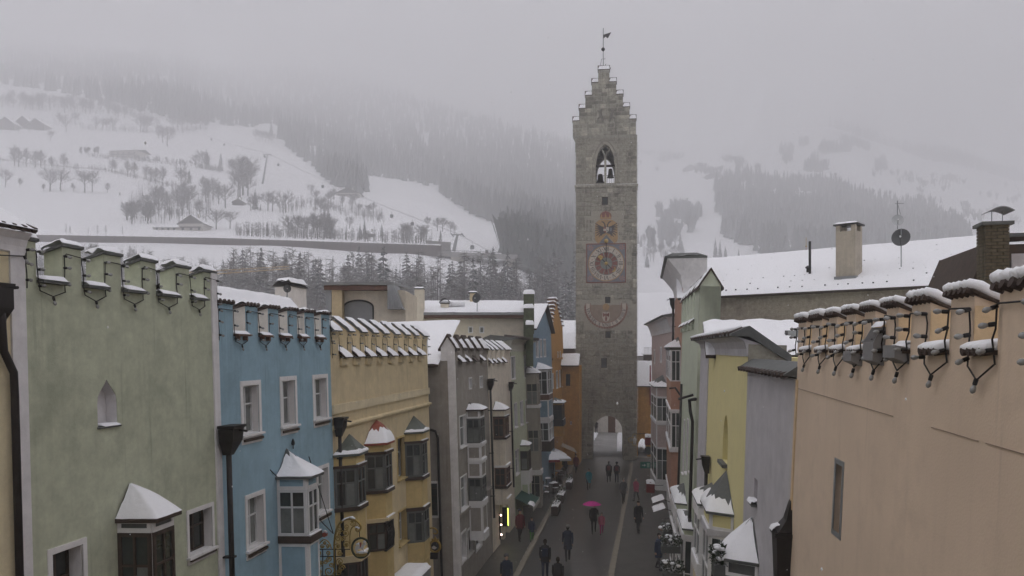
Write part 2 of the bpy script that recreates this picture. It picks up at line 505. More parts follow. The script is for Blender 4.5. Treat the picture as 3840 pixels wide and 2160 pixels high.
def on_seg(mb, A, B, s0, s1, z0, z1, o0, o1):
    """box laid on the vertical plane through A-B: s along (m), o outward (m)"""
    A = Vector((A[0], A[1])); B = Vector((B[0], B[1]))
    t = (B - A).normalized(); n = Vector((t.y, -t.x))
    P = [A + t * s0 + n * o0, A + t * s1 + n * o0, A + t * s1 + n * o1, A + t * s0 + n * o1]
    mb.prismz([(p.x, p.y) for p in P], z0, z1)
def bay(h, ua, ub, uc, ud, p, bands, roof=None, m=None, name='bay_window', label=None):
    """oriel: plan ua-(ub,-p)-(uc,-p)-ud; bands from bottom to top (z0,z1,kind,material)"""
    segs = [((ua, 0), (ub, -p)), ((ub, -p), (uc, -p)), ((uc, -p), (ud, 0))]
    z0 = bands[0][0]; z1 = bands[-1][1]
    mb = MB()
    plan = [(ua, 0.0), (ub, -p), (uc, -p), (ud, 0.0)]
    mb.prismz(plan + [(ud, .12), (ua, .12)], z0, z1)
    body = mb.build(name, m or bands[0][3], h.root)
    if label: body['label'] = label
    for b0, b1, kind, bm in bands:
        for A, B in segs:
            L = math.hypot(B[0] - A[0], B[1] - A[1])
            if L < 0.08: continue
            if kind == 'win':
                fm = bm or FRAME
                fr = MB(); f = min(.07, L * .18); g = .035
                on_seg(fr, A, B, .003, f, b0 + .003, b1 - .003, .001, g); on_seg(fr, A, B, L - f, L - .003, b0 + .003, b1 - .003, .001, g)
                on_seg(fr, A, B, f, L - f, b0 + .003, b0 + f, .001, g); on_seg(fr, A, B, f, L - f, b1 - f, b1 - .003, .001, g)
                tz = b0 + (b1 - b0) * .62
                on_seg(fr, A, B, f, L - f, tz - .02, tz + .02, .001, g)
                cols = 2 if L > .55 else 1
                if cols == 2: on_seg(fr, A, B, L / 2 - .02, L / 2 + .02, b0 + f, b1 - f, .001, g + .004)
                fr.build('frame', fm, body)
                for c in range(cols):
                    q = MB(); s0 = f + c * (L - 2 * f) / cols; s1 = f + (c + 1) * (L - 2 * f) / cols
                    on_seg(q, A, B, s0, s1, b0 + f, tz, .0005, .006); q.build('pane', CURT if (int(b0 * 37 + s0 * 91)) % 3 == 0 else GLASS, body)
                    q = MB(); on_seg(q, A, B, s0, s1, tz, b1 - f, .0005, .006); q.build('pane', GLASS, body)
            elif kind == 'panel':
                q = MB(); on_seg(q, A, B, .07, L - .07, b0 + .08, b1 - .08, .001, .012); q.build('panel', bm, body)
                q = MB()
                for a_, b_, c_, d_ in ((.003, .07, b0, b1), (L - .07, L - .003, b0, b1), (.07, L - .07, b0, b0 + .08), (.07, L - .07, b1 - .08, b1)):
                    on_seg(q, A, B, a_, b_, c_ + .002, d_ - .002, .001, .03)
                q.build('moulding', (m or bands[0][3]) if (m or bands[0][3]) is MATS.get('deep_ochre_plaster') else TRIM, body)
            elif kind == 'wall' and bm is not (m or bands[0][3]):
                q = MB(); on_seg(q, A, B, 0, L, b0, b1, .001, .015); q.build('panel', bm, body)
        if kind == 'led':
            q = MB(); e = .09
            q.prismz([(ua - e * .6, 0.0), (ub - e * .5, -p - e), (uc + e * .5, -p - e), (ud + e * .6, 0.0)], b0, b1)
            q.build('cornice', bm, body)
            sn = MB(); e = .08
            if b0 < z1 - .3 and b0 > 3:
                sn.prismz([(ub - e * .5, -p - e), (uc + e * .5, -p - e), (uc, -p + .01), (ub, -p + .01)], b1 + .002, b1 + .03)
                sn.build('snow', SNOW, body, smooth=False)
    if roof:
        ze, za, oh, rm, sf = roof[:5]
        bell = roof[5] if len(roof) > 5 else 0.0
        au = (ua + ud) / 2 if len(roof) < 7 else roof[6]
        eave = [(ua - oh * .6, -.0), (ub - oh * .5, -p - oh), (uc + oh * .5, -p - oh), (ud + oh * .6, -.0)]
        apex = (au, -.02)
        def ring(t):
            tt = t
            zz = ze + (za - ze) * (t - bell * math.sin(PI * t) * .3)
            return [(e[0] + (apex[0] - e[0]) * tt, e[1] + (apex[1] - e[1]) * tt, zz) for e in eave]
        q = MB(); q.loft([[(e[0], e[1], ze - .06) for e in eave]] + [ring(t) for t in (0, .2, .4, .6, .8, .985)])
        r_ = q.build('roof', rm, body)
        if sf > 0:
            # snow on the lower part of the roof, ragged upper edge
            pts = []
            nn = 6
            for k in range(3):
                for i in range(nn):
                    t = i / nn
                    pts.append((eave[k][0] * (1 - t) + eave[k + 1][0] * t, eave[k][1] * (1 - t) + eave[k + 1][1] * t))
            pts.append(eave[3])
            sn = MB(); rows = 6; b = len(sn.v)
            for j in range(rows + 1):
                for i, e in enumerate(pts):
                    fr_ = max(.12, min(.97, sf + .3 * noise.noise(Vector((i * .7 + ua * 3, ze, 2.2))) * (1 if sf < .9 else .05)))
                    t = fr_ * j / rows
                    zz = ze + (za - ze) * (t - bell * math.sin(PI * t) * .3)
                    lift = .055 * math.sin(PI * min(1, max(0, (j + .12) / (rows + .24)))) ** .5
                    q_ = .97
                    sn.v.append((e[0] * (1 - t) + apex[0] * t, (e[1] * (1 - t) + apex[1] * t) * 1.0 - lift * .7, zz + lift * (.9 + .5 * noise.noise(Vector((e[0] * 6, e[1] * 6, j))))))
            n = len(pts)
            for j in range(rows):
                for i in range(n - 1):
                    a = b + j * n + i
                    sn.f.append((a, a + 1, a + n + 1, a + n))
            sn.build('snow', SNOW, body, smooth=True)
    return body
def bay_px(h, xa, xb, xc, p, bands, apex=None, ze=None, m=None, oh=.12, rm=None, sf=.5, bell=0.0, far=.12, yref=1800, ax=None, **kw):
    """plan from three pixel columns (wall, near front corner, far front corner); band heights given in pixel rows on the near front corner"""
    if xc < xb:            # find the projection for which the near cheek is a slight splay
        best = 9
        for k in range(15, 130):
            e = abs((h.u(xa, yref, 0) - h.u(xb, yref, -k / 100)) - .45 * k / 100)
            if e < best: best, p = e, k / 100
    ub = h.u(xb, yref, -p); uc = h.u(xc, yref, -p)
    if uc < ub:            # right-hand row: the near corner has the larger u
        ud = max(h.u(xa, yref, 0), ub) if xa is not None else ub + far
        if ud - ub > p: ud = ub + p
        k = ud - ub; ub, uc = uc, ub; ua = ub - k
    else:
        ua = min(h.u(xa, yref, 0), ub) if xa is not None else ub - far
        if ub - ua > p: ua = ub - p
        ud = uc + (ub - ua)
    zz = lambda y: h.z(xb, y, -p)
    bb = [(zz(a), zz(b), k, mm) for a, b, k, mm in bands]
    roof = None
    if apex is not None:
        ax_ = ax or ((xa or xb) * .5 + xb * .5)
        za = h.z(ax_, apex, 0)
        roof = (bb[-1][1], za, oh, rm or SLATE, sf, bell) + ((min(max(h.u(ax_, apex, 0), ua + .1), ud - .1),) if ax else ())
    return bay(h, ua, ub, uc, ud, p, bb, roof, m, **kw)
def downpipe(h, x, yhop, ybot, wpx=70, r=.055, w=-.12, hop=(.36, .42), spout=True, top=None, bend=None):
    u, z = h.px(x, yhop, w)
    zb = max(0.0, h.z(x, ybot, w))
    pts = [(u, w, z - hop[1] * .9), (u, w, zb)] if bend is None else [(u, w, z - hop[1] * .9), (u, w, z - hop[1] - .1), (u + bend, w, z - hop[1] - .5), (u + bend, w, zb)]
    q = MB(); q.tube(pts, r, 8); pp = q.build('downpipe', PIPE, h.root, smooth=True)
    q = MB(); a, b = hop[0] / 2, hop[1]
    def sq(k, zz): return [(u - a * k, w - a * k, zz), (u + a * k, w - a * k, zz), (u + a * k, w + .1, zz), (u - a * k, w + .1, zz)]
    q.loft([sq(1.12, z), sq(1.12, z - .05), sq(.95, z - .07), sq(.85, z - b * .6), sq(.45, z - b), sq(.3, z - b - .08)])
    q.build('hopper', PIPE, pp)
    if spout:
        q = MB(); q.tube([(u, w - a, z - .1), (u, w - a - .18, z - .13)], .025, 6); q.build('overflow_spout', PIPE, pp)
    for i in range(int((z - zb) / 2.2)):
        MB().box(u + (bend or 0) - r - .015, u + (bend or 0) + r + .015, w - r - .015, .0, zb + 1.1 + i * 2.2, zb + 1.14 + i * 2.2).build('pipe_clip', PIPE, pp)
    return pp
# light strings: cable, sockets and bulbs
_sock = None
def string_lights(h, label, path, lamps, every=None):
    """path: list of polylines in local coordinates; lamps: list of (point, direction)"""
    global _sock
    root = empty('string_lights'); root.matrix_world = h.M
    tag(root, label, 'string lights', 'bulb strings along the battlements')
    q = MB()
    rj = random.Random(len(path))
    for pl in path: q.tube([pl[0]] + [(p[0] + rj.uniform(-.012, .012), p[1] - rj.random() * .01, p[2] + rj.uniform(-.015, .015)) for p in pl[1:-1]] + [pl[-1]], .0085, 5)
    q.build('cable', CABLE, root)
    if _sock is None:
        s = MB().lathe([(.017, 0), (.02, .01), (.02, .05), (.016, .06)], (0, 0, 0), 8)
        b = MB().lathe([(.013, .06), (.02, .075), (.026, .095), (.024, .115), (.012, .13), (.002, .134)], (0, 0, 0), 8)
        so = s.build('socket', CABLE); bo = b.build('bulb', BULB, smooth=True)
        _sock = (so.data, bo.data)
        bpy.data.objects.remove(so); bpy.data.objects.remove(bo)
    for p, d in lamps:
        b = obj('bulb', _sock[1], root)
        b.location = p
        b.rotation_euler = Vector(d).to_track_quat('Z', 'Y').to_euler()
        s = obj('socket', _sock[0], b)
    return root
# ------------------------------------------------------------------ the clock tower
def build_tower():
    D = 86.0
    c = at_depth(2160, HY, D)
    ang = R(2.2)
    h = House('clock_tower', 'tall grey stone gate tower with stepped gable, clock and belfry window', 'tower', c.x, c.y, ang)
    W = h.u(2388, 1310)
    dep = 7.0
    Z = lambda y: h.z(2274, y)
    U = lambda x: h.u(x, 1310)
    zs_string = Z(697)
    ztop = Z(508)
    # front and back walls with openings
    def opn(x0, x1, yt, yb, d=.5): return (U(x0), U(x1), Z(yb), Z(yt), d, None, False)
    ga, gb = U(2222), U(2337)
    gate = (ga, gb, -.2, Z(1560) + .05, dep, arch_pts(ga, gb, Z(1628), Z(1560), 8), True)
    ba, bb = U(2234), U(2306)
    bel = (ba, bb, Z(688), Z(541) + .05, .9, arch_pts(ba, bb, Z(615), Z(541), 8, True), True)
    wins = [opn(2257, 2280, 737, 768), opn(2269, 2289, 1112, 1137), opn(2270, 2290, 1242, 1268), opn(2254, 2276, 1343, 1380), opn(2274, 2278, 1465, 1490, .4)]
    mb = MB()
    facade(mb, 0, W, -.3, ztop, [gate, bel] + wins)
    bel2 = bel[:4] + (0.9,) + bel[5:]
    for a, b, z0, z1 in ((0, W, -.3, ztop),):
        nb = MB(); facade(nb, a, b, z0, z1, [gate[:4] + (.0,) + gate[5:], bel2])
        k = len(mb.v)
        mb.v += [(v[0], dep - v[1], v[2]) for v in nb.v]
        mb.f += [tuple(reversed([i + k for i in f])) for f in nb.f]
    mb.face([(0, 0, -.3), (0, dep, -.3), (0, dep, ztop), (0, 0, ztop)])
    mb.face([(W, 0, -.3), (W, dep, -.3), (W, dep, ztop), (W, 0, ztop)])
    zb = Z(700)
    mb.face([(.02, .02, zb), (W - .02, .02, zb), (W - .02, dep - .02, zb), (.02, dep - .02, zb)])
    wall = mb.build('wall', MORTAR, h.root, recalc=False)
    for wn in wins:
        if wn[1] - wn[0] > .3:
            fr = MB(); e = .06
            fr.box(wn[0], wn[0] + e, .28, .36, wn[2], wn[3]).box(wn[1] - e, wn[1], .28, .36, wn[2], wn[3])
            fr.box(wn[0] + e, wn[1] - e, .28, .36, wn[2], wn[2] + e).box(wn[0] + e, wn[1] - e, .28, .36, wn[3] - e, wn[3])
            o = fr.build('window', WOODD, h.root)
            MB().box(wn[0] + e, wn[1] - e, .33, .34, wn[2] + e, wn[3] - e).build('pane', GLASS, o)
    # --- ashlar: courses of separate blocks on the front
    blocks = []
    rnd = random.Random(3)
    holes = [gate, bel] + wins
    ch = Z(913), Z(1061), U(2198), U(2348)
    z = 0.02
    while z < ztop - .1:
        hh = rnd.uniform(.34, .54) if z < zs_string else rnd.uniform(.36, .44)
        hh = min(hh, ztop - z)
        if z < zs_string < z + hh: hh = max(.12, zs_string - z)
        x = 0.0
        while x < W - .01:
            ww = rnd.uniform(.45, 1.25) if (z < zs_string or x < .01) else rnd.uniform(.55, 1.0)
            if W - x - ww < .3: ww = W - x
            a, b = x, x + ww
            bad = False
            for o in holes:
                if b > o[0] and a < o[1] and z + hh > o[2] and z < o[3]:
                    if o[0] <= a + .15 and b - .15 <= o[1]: bad = True
                    elif a < o[0] and b - o[0] < ww * .75 and o[0] - a > .15: b = o[0] - .01
                    elif b > o[1] and o[1] - a < ww * .75 and b - o[1] > .15: a = o[1] + .01
                    else: bad = True
            # painted dial, emblem and sundial lie on smooth render, not on blocks
            if b > ch[2] and a < ch[3] and z + hh > ch[1] and z < ch[0]: bad = True
            if b > U(2228) and a < U(2318) and z + hh > Z(912) and z < Z(800): bad = True
            if z + hh > Z(1236) and z < Z(1134) and b > U(2190) and a < U(2356): bad = True
            if not bad and b - a > .12: blocks.append((a, b, z, z + hh))
            x += ww
        z += hh
    blocks.sort(key=lambda q: -(q[1] - q[0]) * (q[3] - q[2]))
    def block(mb_, q):
        a, b, c_, d = q; g = .02; k = .02 + rnd.random() * .05 if c_ < zs_string else .012 + rnd.random() * .012; e = .03
        j = lambda: rnd.uniform(-.012, .012)
        i = len(mb_.v)
        mb_.v += [(a + g, .001, c_ + g), (b - g, .001, c_ + g), (b - g, .001, d - g), (a + g, .001, d - g),
                  (a + g + e + j(), -k, c_ + g + e + j()), (b - g - e + j(), -k, c_ + g + e + j()), (b - g - e + j(), -k, d - g - e + j()), (a + g + e + j(), -k, d - g - e + j())]
        mb_.f += [(i + 4, i + 5, i + 6, i + 7), (i, i + 1, i + 5, i + 4), (i + 1, i + 2, i + 6, i + 5), (i + 2, i + 3, i + 7, i + 6), (i + 3, i, i + 4, i + 7)]
    for q in blocks[:300]:
        m_ = MB(); block(m_, q); m_.build('stone', STONE, h.root, recalc=False)
    m_ = MB()
    for q in blocks[300:]: block(m_, q)
    # side faces: coursed blocks
    for side in (0, 1):
        z = 0.0
        while z < ztop - .1:
            hh = rnd.uniform(.32, .46); y = 0.0
            hh = min(hh, ztop - z)
            while y < dep - .05:
                ww = min(rnd.uniform(.5, 1.1), dep - y)
                xo = -.02 - rnd.random() * .02 if side == 0 else W + .02 + rnd.random() * .02
                x1 = .0 if side == 0 else W
                m_.loft([[(x1, y + .016, z + .016), (x1, y + ww - .016, z + .016), (x1, y + ww - .016, z + hh - .016), (x1, y + .016, z + hh - .016)],
                         [(xo, y + .04, z + .04), (xo, y + ww - .04, z + .04), (xo, y + ww - .04, z + hh - .04), (xo, y + .04, z + hh - .04)]])
                y += ww
            z += hh
    m_.build('stonework', STONE, h.root, kind='stuff')
    # string course, corbelled head
    q = MB(); q.box(-.14, W + .14, -.14, dep + .14, zs_string - .09, zs_string + .12); sc_ = q.build('string_course', STONE, h.root)
    MB().box(-.13, W + .13, -.135, -.03, zs_string + .122, zs_string + .15).build('snow', SNOW, sc_)
    MB().box(ba - .25, bb + .25, -.2, .0, Z(688) - .12, Z(688) - .002).build('sill', STONE, h.root)
    # belfry: splayed jambs, mullion and tracery
    q = MB()
    cx = (ba + bb) / 2
    q.box(cx - .11, cx + .11, .25, .55, Z(688), Z(590))
    def rib(pts, r=.09):
        q.tube([(p[0], .4, p[1]) for p in pts], r, 6)
    zc = Z(590); zt = Z(541)
    rib([(cx, zc), (cx - .12, zc + (zt - zc) * .35), (cx - .5, zt - .25), (cx - .62, zt - .55)])
    rib([(cx, zc), (cx + .12, zc + (zt - zc) * .35), (cx + .5, zt - .25), (cx + .62, zt - .55)])
    rib([(cx, zt - .02), (cx - .3, zt - .35), (cx - .42, zt - .6)], .06); rib([(cx, zt - .02), (cx + .3, zt - .35), (cx + .42, zt - .6)], .06)
    q.build('tracery', STONE, h.root)
    q = MB()
    ap = arch_pts(ba - .34, bb + .34, Z(615), Z(541) + .42, 8, True)
    ai = arch_pts(ba, bb, Z(615), Z(541), 8, True)
    po = [(ba - .34, Z(688))] + ap + [(bb + .34, Z(688))]; pi_ = [(ba, Z(688))] + ai + [(bb, Z(688))]
    for i in range(len(po) - 1):
        q.face([(po[i][0], -.055, po[i][1]), (po[i + 1][0], -.055, po[i + 1][1]), (pi_[i + 1][0], .12, pi_[i + 1][1]), (pi_[i][0], .12, pi_[i][1])])
    q.build('window_splay', plaster('tower_render', (0.25, 0.235, 0.2), .3, .3), h.root)
    # bells on a frame
    for dx, dz, s in ((-.55, .2, .85), (.55, .75, .7)):
        q = MB().lathe([(.05, 1.0), (.25, .95), (.33, .75), (.36, .4), (.45, .15), (.58, 0), (.5, 0), (.4, .2)], (cx + dx, dep * .45, Z(688) + .5 + dz), 14)
        q.v = [(cx + dx + (v[0] - cx - dx) * s, dep * .45 + (v[1] - dep * .45) * s, v[2]) for v in q.v]
        q.build('bell', IRON, h.root, smooth=True)
    q = MB().box(.5, W - .5, dep * .43, dep * .47, Z(688) + 2.45, Z(688) + 2.65)
    for x in (ba - .2, cx, bb + .2): q.box(x - .08, x + .08, dep * .43, dep * .47, Z(700), Z(688) + 3.2)
    q.build('bell_frame', WOODD, h.root)
    q = MB()
    for i in range(9):
        x = ba + (bb - ba) * (i + .5) / 9; q.box(x - .012, x + .012, .62, .65, Z(688), Z(688) + .95)
    q.box(ba, bb, .615, .655, Z(688) + .95, Z(688) + .98); q.build('railing', IRON, h.root)
    # flared head and stepped gables front and back
    fl = .3; zf = Z(508)
    stairs = [(203, 693, 830), (252, 643, 735), (300, 592, 635), (350, 540, 537), (400, 487, 440)]
    X = lambda zx: h.u(2050 + zx * .4833, 1310); ZZ = lambda zy: h.z(2274, 50 + zy * .4833)
    def gable(y0, y1, nm):
        q = MB()
        x0, x1 = X(203), X(693)
        q.loft([[(-.0, y0 + .3 if y0 < 1 else y0, Z(533)), (W, y0 + .3 if y0 < 1 else y0, Z(533)), (W, y1, Z(533)), (0, y1, Z(533))],
                [(x0, y0, Z(508)), (x1, y0, Z(508)), (x1, y1, Z(508)), (x0, y1, Z(508))]])
        zprev = Z(508)
        for a, b, zt_ in stairs:
            q.box(X(a), X(b), y0, y1, zprev, ZZ(zt_)); zprev = ZZ(zt_) - .002
        g_ = q.build(nm, ASHLAR, h.root)
        if y0 < 1:
            bl = MB(); zz = Z(508)
            while zz < ZZ(445):
                hh = rnd.uniform(.36, .46); lim = [s_ for s_ in stairs if ZZ(s_[2]) >= zz + hh]
                if lim:
                    a_, b_ = X(lim[0][0]), X(lim[0][1]); x = a_
                    while x < b_ - .05:
                        ww = rnd.uniform(.55, 1.1)
                        if b_ - x - ww < .35: ww = b_ - x
                        i = len(bl.v); k_ = y0 - .012 - .014 * rnd.random(); e_ = .03; g0 = .018
                        bl.v += [(x + g0, y0 + .001, zz + g0), (x + ww - g0, y0 + .001, zz + g0), (x + ww - g0, y0 + .001, zz + hh - g0), (x + g0, y0 + .001, zz + hh - g0), (x + g0 + e_, k_, zz + g0 + e_), (x + ww - g0 - e_, k_, zz + g0 + e_), (x + ww - g0 - e_, k_, zz + hh - g0 - e_), (x + g0 + e_, k_, zz + hh - g0 - e_)]
                        bl.f += [(i + 4, i + 5, i + 6, i + 7), (i, i + 1, i + 5, i + 4), (i + 1, i + 2, i + 6, i + 5), (i + 2, i + 3, i + 7, i + 6), (i + 3, i, i + 4, i + 7)]
                        x += ww
                zz += hh
            bl.build('stonework', STONE, g_, kind='stuff', recalc=False)
        return g_
    g1 = gable(-.12, .75, 'stepped_gable')
    g2 = gable(dep - .75, dep + .12, 'stepped_gable')
    for (gy0, gy1, g) in ((-.12, .75, g1), (dep - .75, dep + .12, g2)):
        for k, (a, b, zt_) in enumerate(stairs):
            nxt = stairs[k + 1] if k < 4 else None
            spans = [(X(a), X(nxt[0])), (X(nxt[1]), X(b))] if nxt else [(X(a), X(b))]
            zc_ = ZZ(zt_)
            for s0, s1 in spans:
                q = MB(); mid = (gy0 + gy1) / 2; e = .06; hh = .62
                q.prismx([(gy0 - e, zc_), (gy0 - e, zc_ + .05), (mid, zc_ + hh), (gy1 + e, zc_ + .05), (gy1 + e, zc_)], s0 - e, s1 + e)
                o = q.build('gable_cap', TILE, g)
                sn = snow_patch((s0 - .03, gy0 - e + .0, zc_ + .06), (s1 + .03, gy0 - e, zc_ + .06), (s1 - .02, mid - .12, zc_ + hh * .86), (s0 + .1, mid - .1, zc_ + hh * .8), .05, 6, 4, .5, k)
                sn.build('snow', SNOW, g, smooth=True)
    # roof between the gables
    q = MB(); zr = ZZ(500); q.loft([[(.1, .75, Z(508)), (W / 2, .75, zr), (W - .1, .75, Z(508))], [(.1, dep - .75, Z(508)), (W / 2, dep - .75, zr), (W - .1, dep - .75, Z(508))]])
    q.build('roof', SNOW, h.root)
    # carved relief in the gable
    q = MB()
    rr = random.Random(5)
    for sx in (-1, 1):
        cx2 = W / 2 + sx * .55
        q.tube([(cx2 - .25 * sx, -.14, ZZ(845)), (cx2, -.16, ZZ(800)), (cx2 + .1 * sx, -.17, ZZ(770)), (cx2 - .1 * sx, -.16, ZZ(745))], [.1, .17, .2, .1], 6)
        q.tube([(cx2, -.16, ZZ(800)), (cx2 + .35 * sx, -.15, ZZ(820)), (cx2 + .3 * sx, -.14, ZZ(848))], [.1, .09, .06], 6)
        q.tube([(cx2, -.16, ZZ(770)), (cx2 + .38 * sx, -.15, ZZ(755))], [.09, .06], 6)
    q.build('relief', mat('dark_relief', (.2, .19, .165), .9, var=.4, scale=9), h.root)
    # vane poles and pennants
    def flag(x, yb, yt, fx0, fx1, fy0, fy1, ypos, nm):
        u = X(x); z0, z1 = ZZ(yb), ZZ(yt)
        q = MB().tube([(u, ypos, z0), (u, ypos, z1)], .03, 6); p = q.build('vane_pole', IRON, h.root)
        q = MB(); a, b = X(fx0), X(fx1); c0, c1 = ZZ(fy0), ZZ(fy1); 
        pts = [(a, c1 + .0), (b, c1 + (c0 - c1) * 1.05), (a + (b - a) * .55, c1 + (c0 - c1) * .6), (a + (b - a) * .45, c1 + (c0 - c1) * .35), (a + (b - a) * .2, c1 + (c0 - c1) * .25)]
        pts = [(a, c0 - .12), (b, c0 + .1), (a + (b - a) * .62, c0 - .45), (a + (b - a) * .5, c0 - .5), (a + (b - a) * .3, c1 + .2), (a, c1)]
        q.prism(pts, ypos - .02, ypos + .02); q.build('vane', IRON, p)
        return p
    p1 = flag(439, 400, 105, 440, 500, 148, 186, .3, 'a')
    MB().ball((X(438), .3, ZZ(270)), .2).build('vane_ball', IRON, p1)
    flag(456, 400, 225, 457, 501, 262, 304, dep - .4, 'b')
    q = MB().tube([(X(418), .3, ZZ(395)), (X(425), .3, ZZ(345)), (X(455), .3, ZZ(345))], .02, 5); q.build('lightning_rod', IRON, h.root)
    # fairy lights up the edges: small beads
    q = MB()
    for xx in (-.09, W + .09):
        q.tube([(xx, -.05, 4.0), (xx, -.05, ztop - .8)], .012, 4)
        zz = 4.0
        while zz < ztop - 1:
            q.ball((xx + (.03 if xx > 0 else -.03), -.06, zz), .03, 5, 3); zz += .42
    q.build('edge_light_string', mat('bead_lights', (.5, .5, .5), .3), h.root)
    # --- clock face
    C = lambda x, y: (h.u(2180 + x * .2278, 1310), h.z(2274, 750 + y * .2278))
    (fx0, fz1), (fx1, fz0) = C(80, 715), C(735, 1365)
    RED = mat('painted_red', (.21, .085, .07), .85, var=.25, scale=6); BLUE = mat('painted_blue', (.165, .18, .20), .85, var=.25, scale=5)
    PALE = mat('painted_cream', (.47, .425, .36), .85, var=.12, scale=5); INK = mat('painted_black', (.055, .055, .058), .85, var=.3, scale=8)
    OCH = mat('painted_ochre', (.36, .235, .115), .85, var=.2, scale=5); TEAL = mat('painted_grey_green', (.19, .22, .2), .85, var=.25, scale=5)
    q = MB().box(fx0, fx1, -.05, .0, fz0, fz1); face = q.build('clock_face', BLUE, h.root)
    q = MB(); e = .11
    q.box(fx0, fx0 + e, -.065, -.051, fz0, fz1).box(fx1 - e, fx1, -.065, -.051, fz0, fz1).box(fx0 + e, fx1 - e, -.065, -.051, fz0, fz0 + e).box(fx0 + e, fx1 - e, -.065, -.051, fz1 - e, fz1)
    q.build('border', RED, face)
    cx, cz = C(410, 1045); mpp = (fx1 - fx0) / 655
    def disc(r0, r1, y, m, nm, n=48):
        q = MB()
        for k in range(n):
            a, b = 2 * PI * k / n, 2 * PI * (k + 1) / n
            if r0 > 0: q.face([(cx + r0 * math.cos(a), y, cz + r0 * math.sin(a)), (cx + r1 * math.cos(a), y, cz + r1 * math.sin(a)), (cx + r1 * math.cos(b), y, cz + r1 * math.sin(b)), (cx + r0 * math.cos(b), y, cz + r0 * math.sin(b))])
            else: q.face([(cx, y, cz), (cx + r1 * math.cos(a), y, cz + r1 * math.sin(a)), (cx + r1 * math.cos(b), y, cz + r1 * math.sin(b))])
        return q.build(nm, m, face, recalc=False)
    disc(282 * mpp, 298 * mpp, -.07, OCH, 'dial_rim'); disc(195 * mpp, 282 * mpp, -.068, PALE, 'dial_ring')
    disc(100 * mpp, 195 * mpp, -.072, RED, 'dial_disc'); disc(0, 100 * mpp, -.074, TEAL, 'dial_disc'); disc(185 * mpp, 196 * mpp, -.076, TEAL, 'dial_line')
    for k in range(12):
        a = 2 * PI * k / 12 + PI / 12; MB().face([(cx + math.cos(a + s) * r * mpp, -.075, cz + math.sin(a + s) * r * mpp) for s, r in ((-.05, 110), (-.05, 185), (.05, 185), (.05, 110))]).build('dial_ray', TEAL, face, recalc=False)
    q = MB()
    for k in range(16):
        a = 2 * PI * k / 16; q.face([(cx + math.cos(a) * 85 * mpp, -.078, cz + math.sin(a) * 85 * mpp), (cx + math.cos(a + .12) * 25 * mpp, -.078, cz + math.sin(a + .12) * 25 * mpp), (cx + math.cos(a - .12) * 25 * mpp, -.078, cz + math.sin(a - .12) * 25 * mpp)])
    q.build('dial_star', OCH, face, recalc=False)
    # roman numerals as painted strokes
    def numeral(txt, x0, z0, ang_, s, y, m, parent):
        q = MB(); wd = {'I': .34, 'V': .8, 'X': .8}; tot = sum(wd[c_] for c_ in txt); pos = -tot / 2
        def stroke(ax, az, bx, bz, t):
            d = Vector((bx - ax, bz - az)); n_ = Vector((-d.y, d.x)).normalized() * t
            pts = [(ax + n_.x, az + n_.y), (bx + n_.x, bz + n_.y), (bx - n_.x, bz - n_.y), (ax - n_.x, az - n_.y)]
            q.face([(x0 + s * (p[0] * math.cos(ang_) - p[1] * math.sin(ang_)), y, z0 + s * (p[0] * math.sin(ang_) + p[1] * math.cos(ang_))) for p in pts])
        for c_ in txt:
            w_ = wd[c_]; a, b = pos + .06, pos + w_ - .06
            if c_ == 'I': stroke((a + b) / 2, -.5, (a + b) / 2, .5, .075)
            elif c_ == 'V': stroke(a, .5, (a + b) / 2, -.5, .08); stroke(b, .5, (a + b) / 2, -.5, .05)
            else: stroke(a, .5, b, -.5, .085); stroke(b, .5, a, -.5, .045)
            pos += w_
        q.build('numeral', m, parent, recalc=False)
    for k, t in enumerate(['XII', 'I', 'II', 'III', 'IIII', 'V', 'VI', 'VII', 'VIII', 'IX', 'X', 'XI']):
        a = PI / 2 - k * PI / 6; r = 240 * mpp
        numeral(t, cx + r * math.cos(a), cz + r * math.sin(a), a - PI / 2, .44, -.074, INK, face)
    q = MB()
    for k in range(12):
        a = PI / 2 - (k + .5) * PI / 6; r = 240 * mpp; x0, z0 = cx + r * math.cos(a), cz + r * math.sin(a)
        q.face([(x0 - .06, -.072, z0), (x0, -.072, z0 - .06), (x0 + .06, -.072, z0), (x0, -.072, z0 + .06)])
    q.build('hour_dot', RED, face, recalc=False)
    # hands: long minute hand to twelve with a gilt ball, hour hand with a gilt mask, moon
    q = MB().prism([(cx - .035, cz - .9), (cx + .035, cz - .9), (cx + .03, cz + 350 * mpp), (cx - .03, cz + 350 * mpp)], -.15, -.13); mh = q.build('minute_hand', IRON, h.root)
    MB().ball((cx, -.16, cz + 370 * mpp), 36 * mpp, 12, 8, (1, .5, 1)).build('gilt_ball', GOLD, mh)
    ah = math.atan2(95, -95); q = MB(); d = Vector((math.cos(ah), math.sin(ah))); n_ = Vector((-d.y, d.x)) * .04
    L_ = 150 * mpp
    q.prism([(cx + n_.x - d.x * .9, cz + n_.y - d.y * .9), (cx - n_.x - d.x * .9, cz - n_.y - d.y * .9), (cx + d.x * L_ - n_.x, cz + d.y * L_ - n_.y), (cx + d.x * L_ + n_.x, cz + d.y * L_ + n_.y)], -.125, -.105)
    hh_ = q.build('hour_hand', IRON, h.root)
    q = MB(); mx_, mz_ = C(318, 955)
    for dx, dz, r in ((-.16, .1, .14), (.02, .12, .15), (.15, .08, .12), (.02, -.08, .15), (-.05, .2, .1)): q.ball((mx_ + dx, -.14, mz_ + dz), r, 8, 6, (1, .4, 1))
    q.build('gilt_mask', GOLD, hh_)
    mx_, mz_ = C(528, 1145); q = MB()
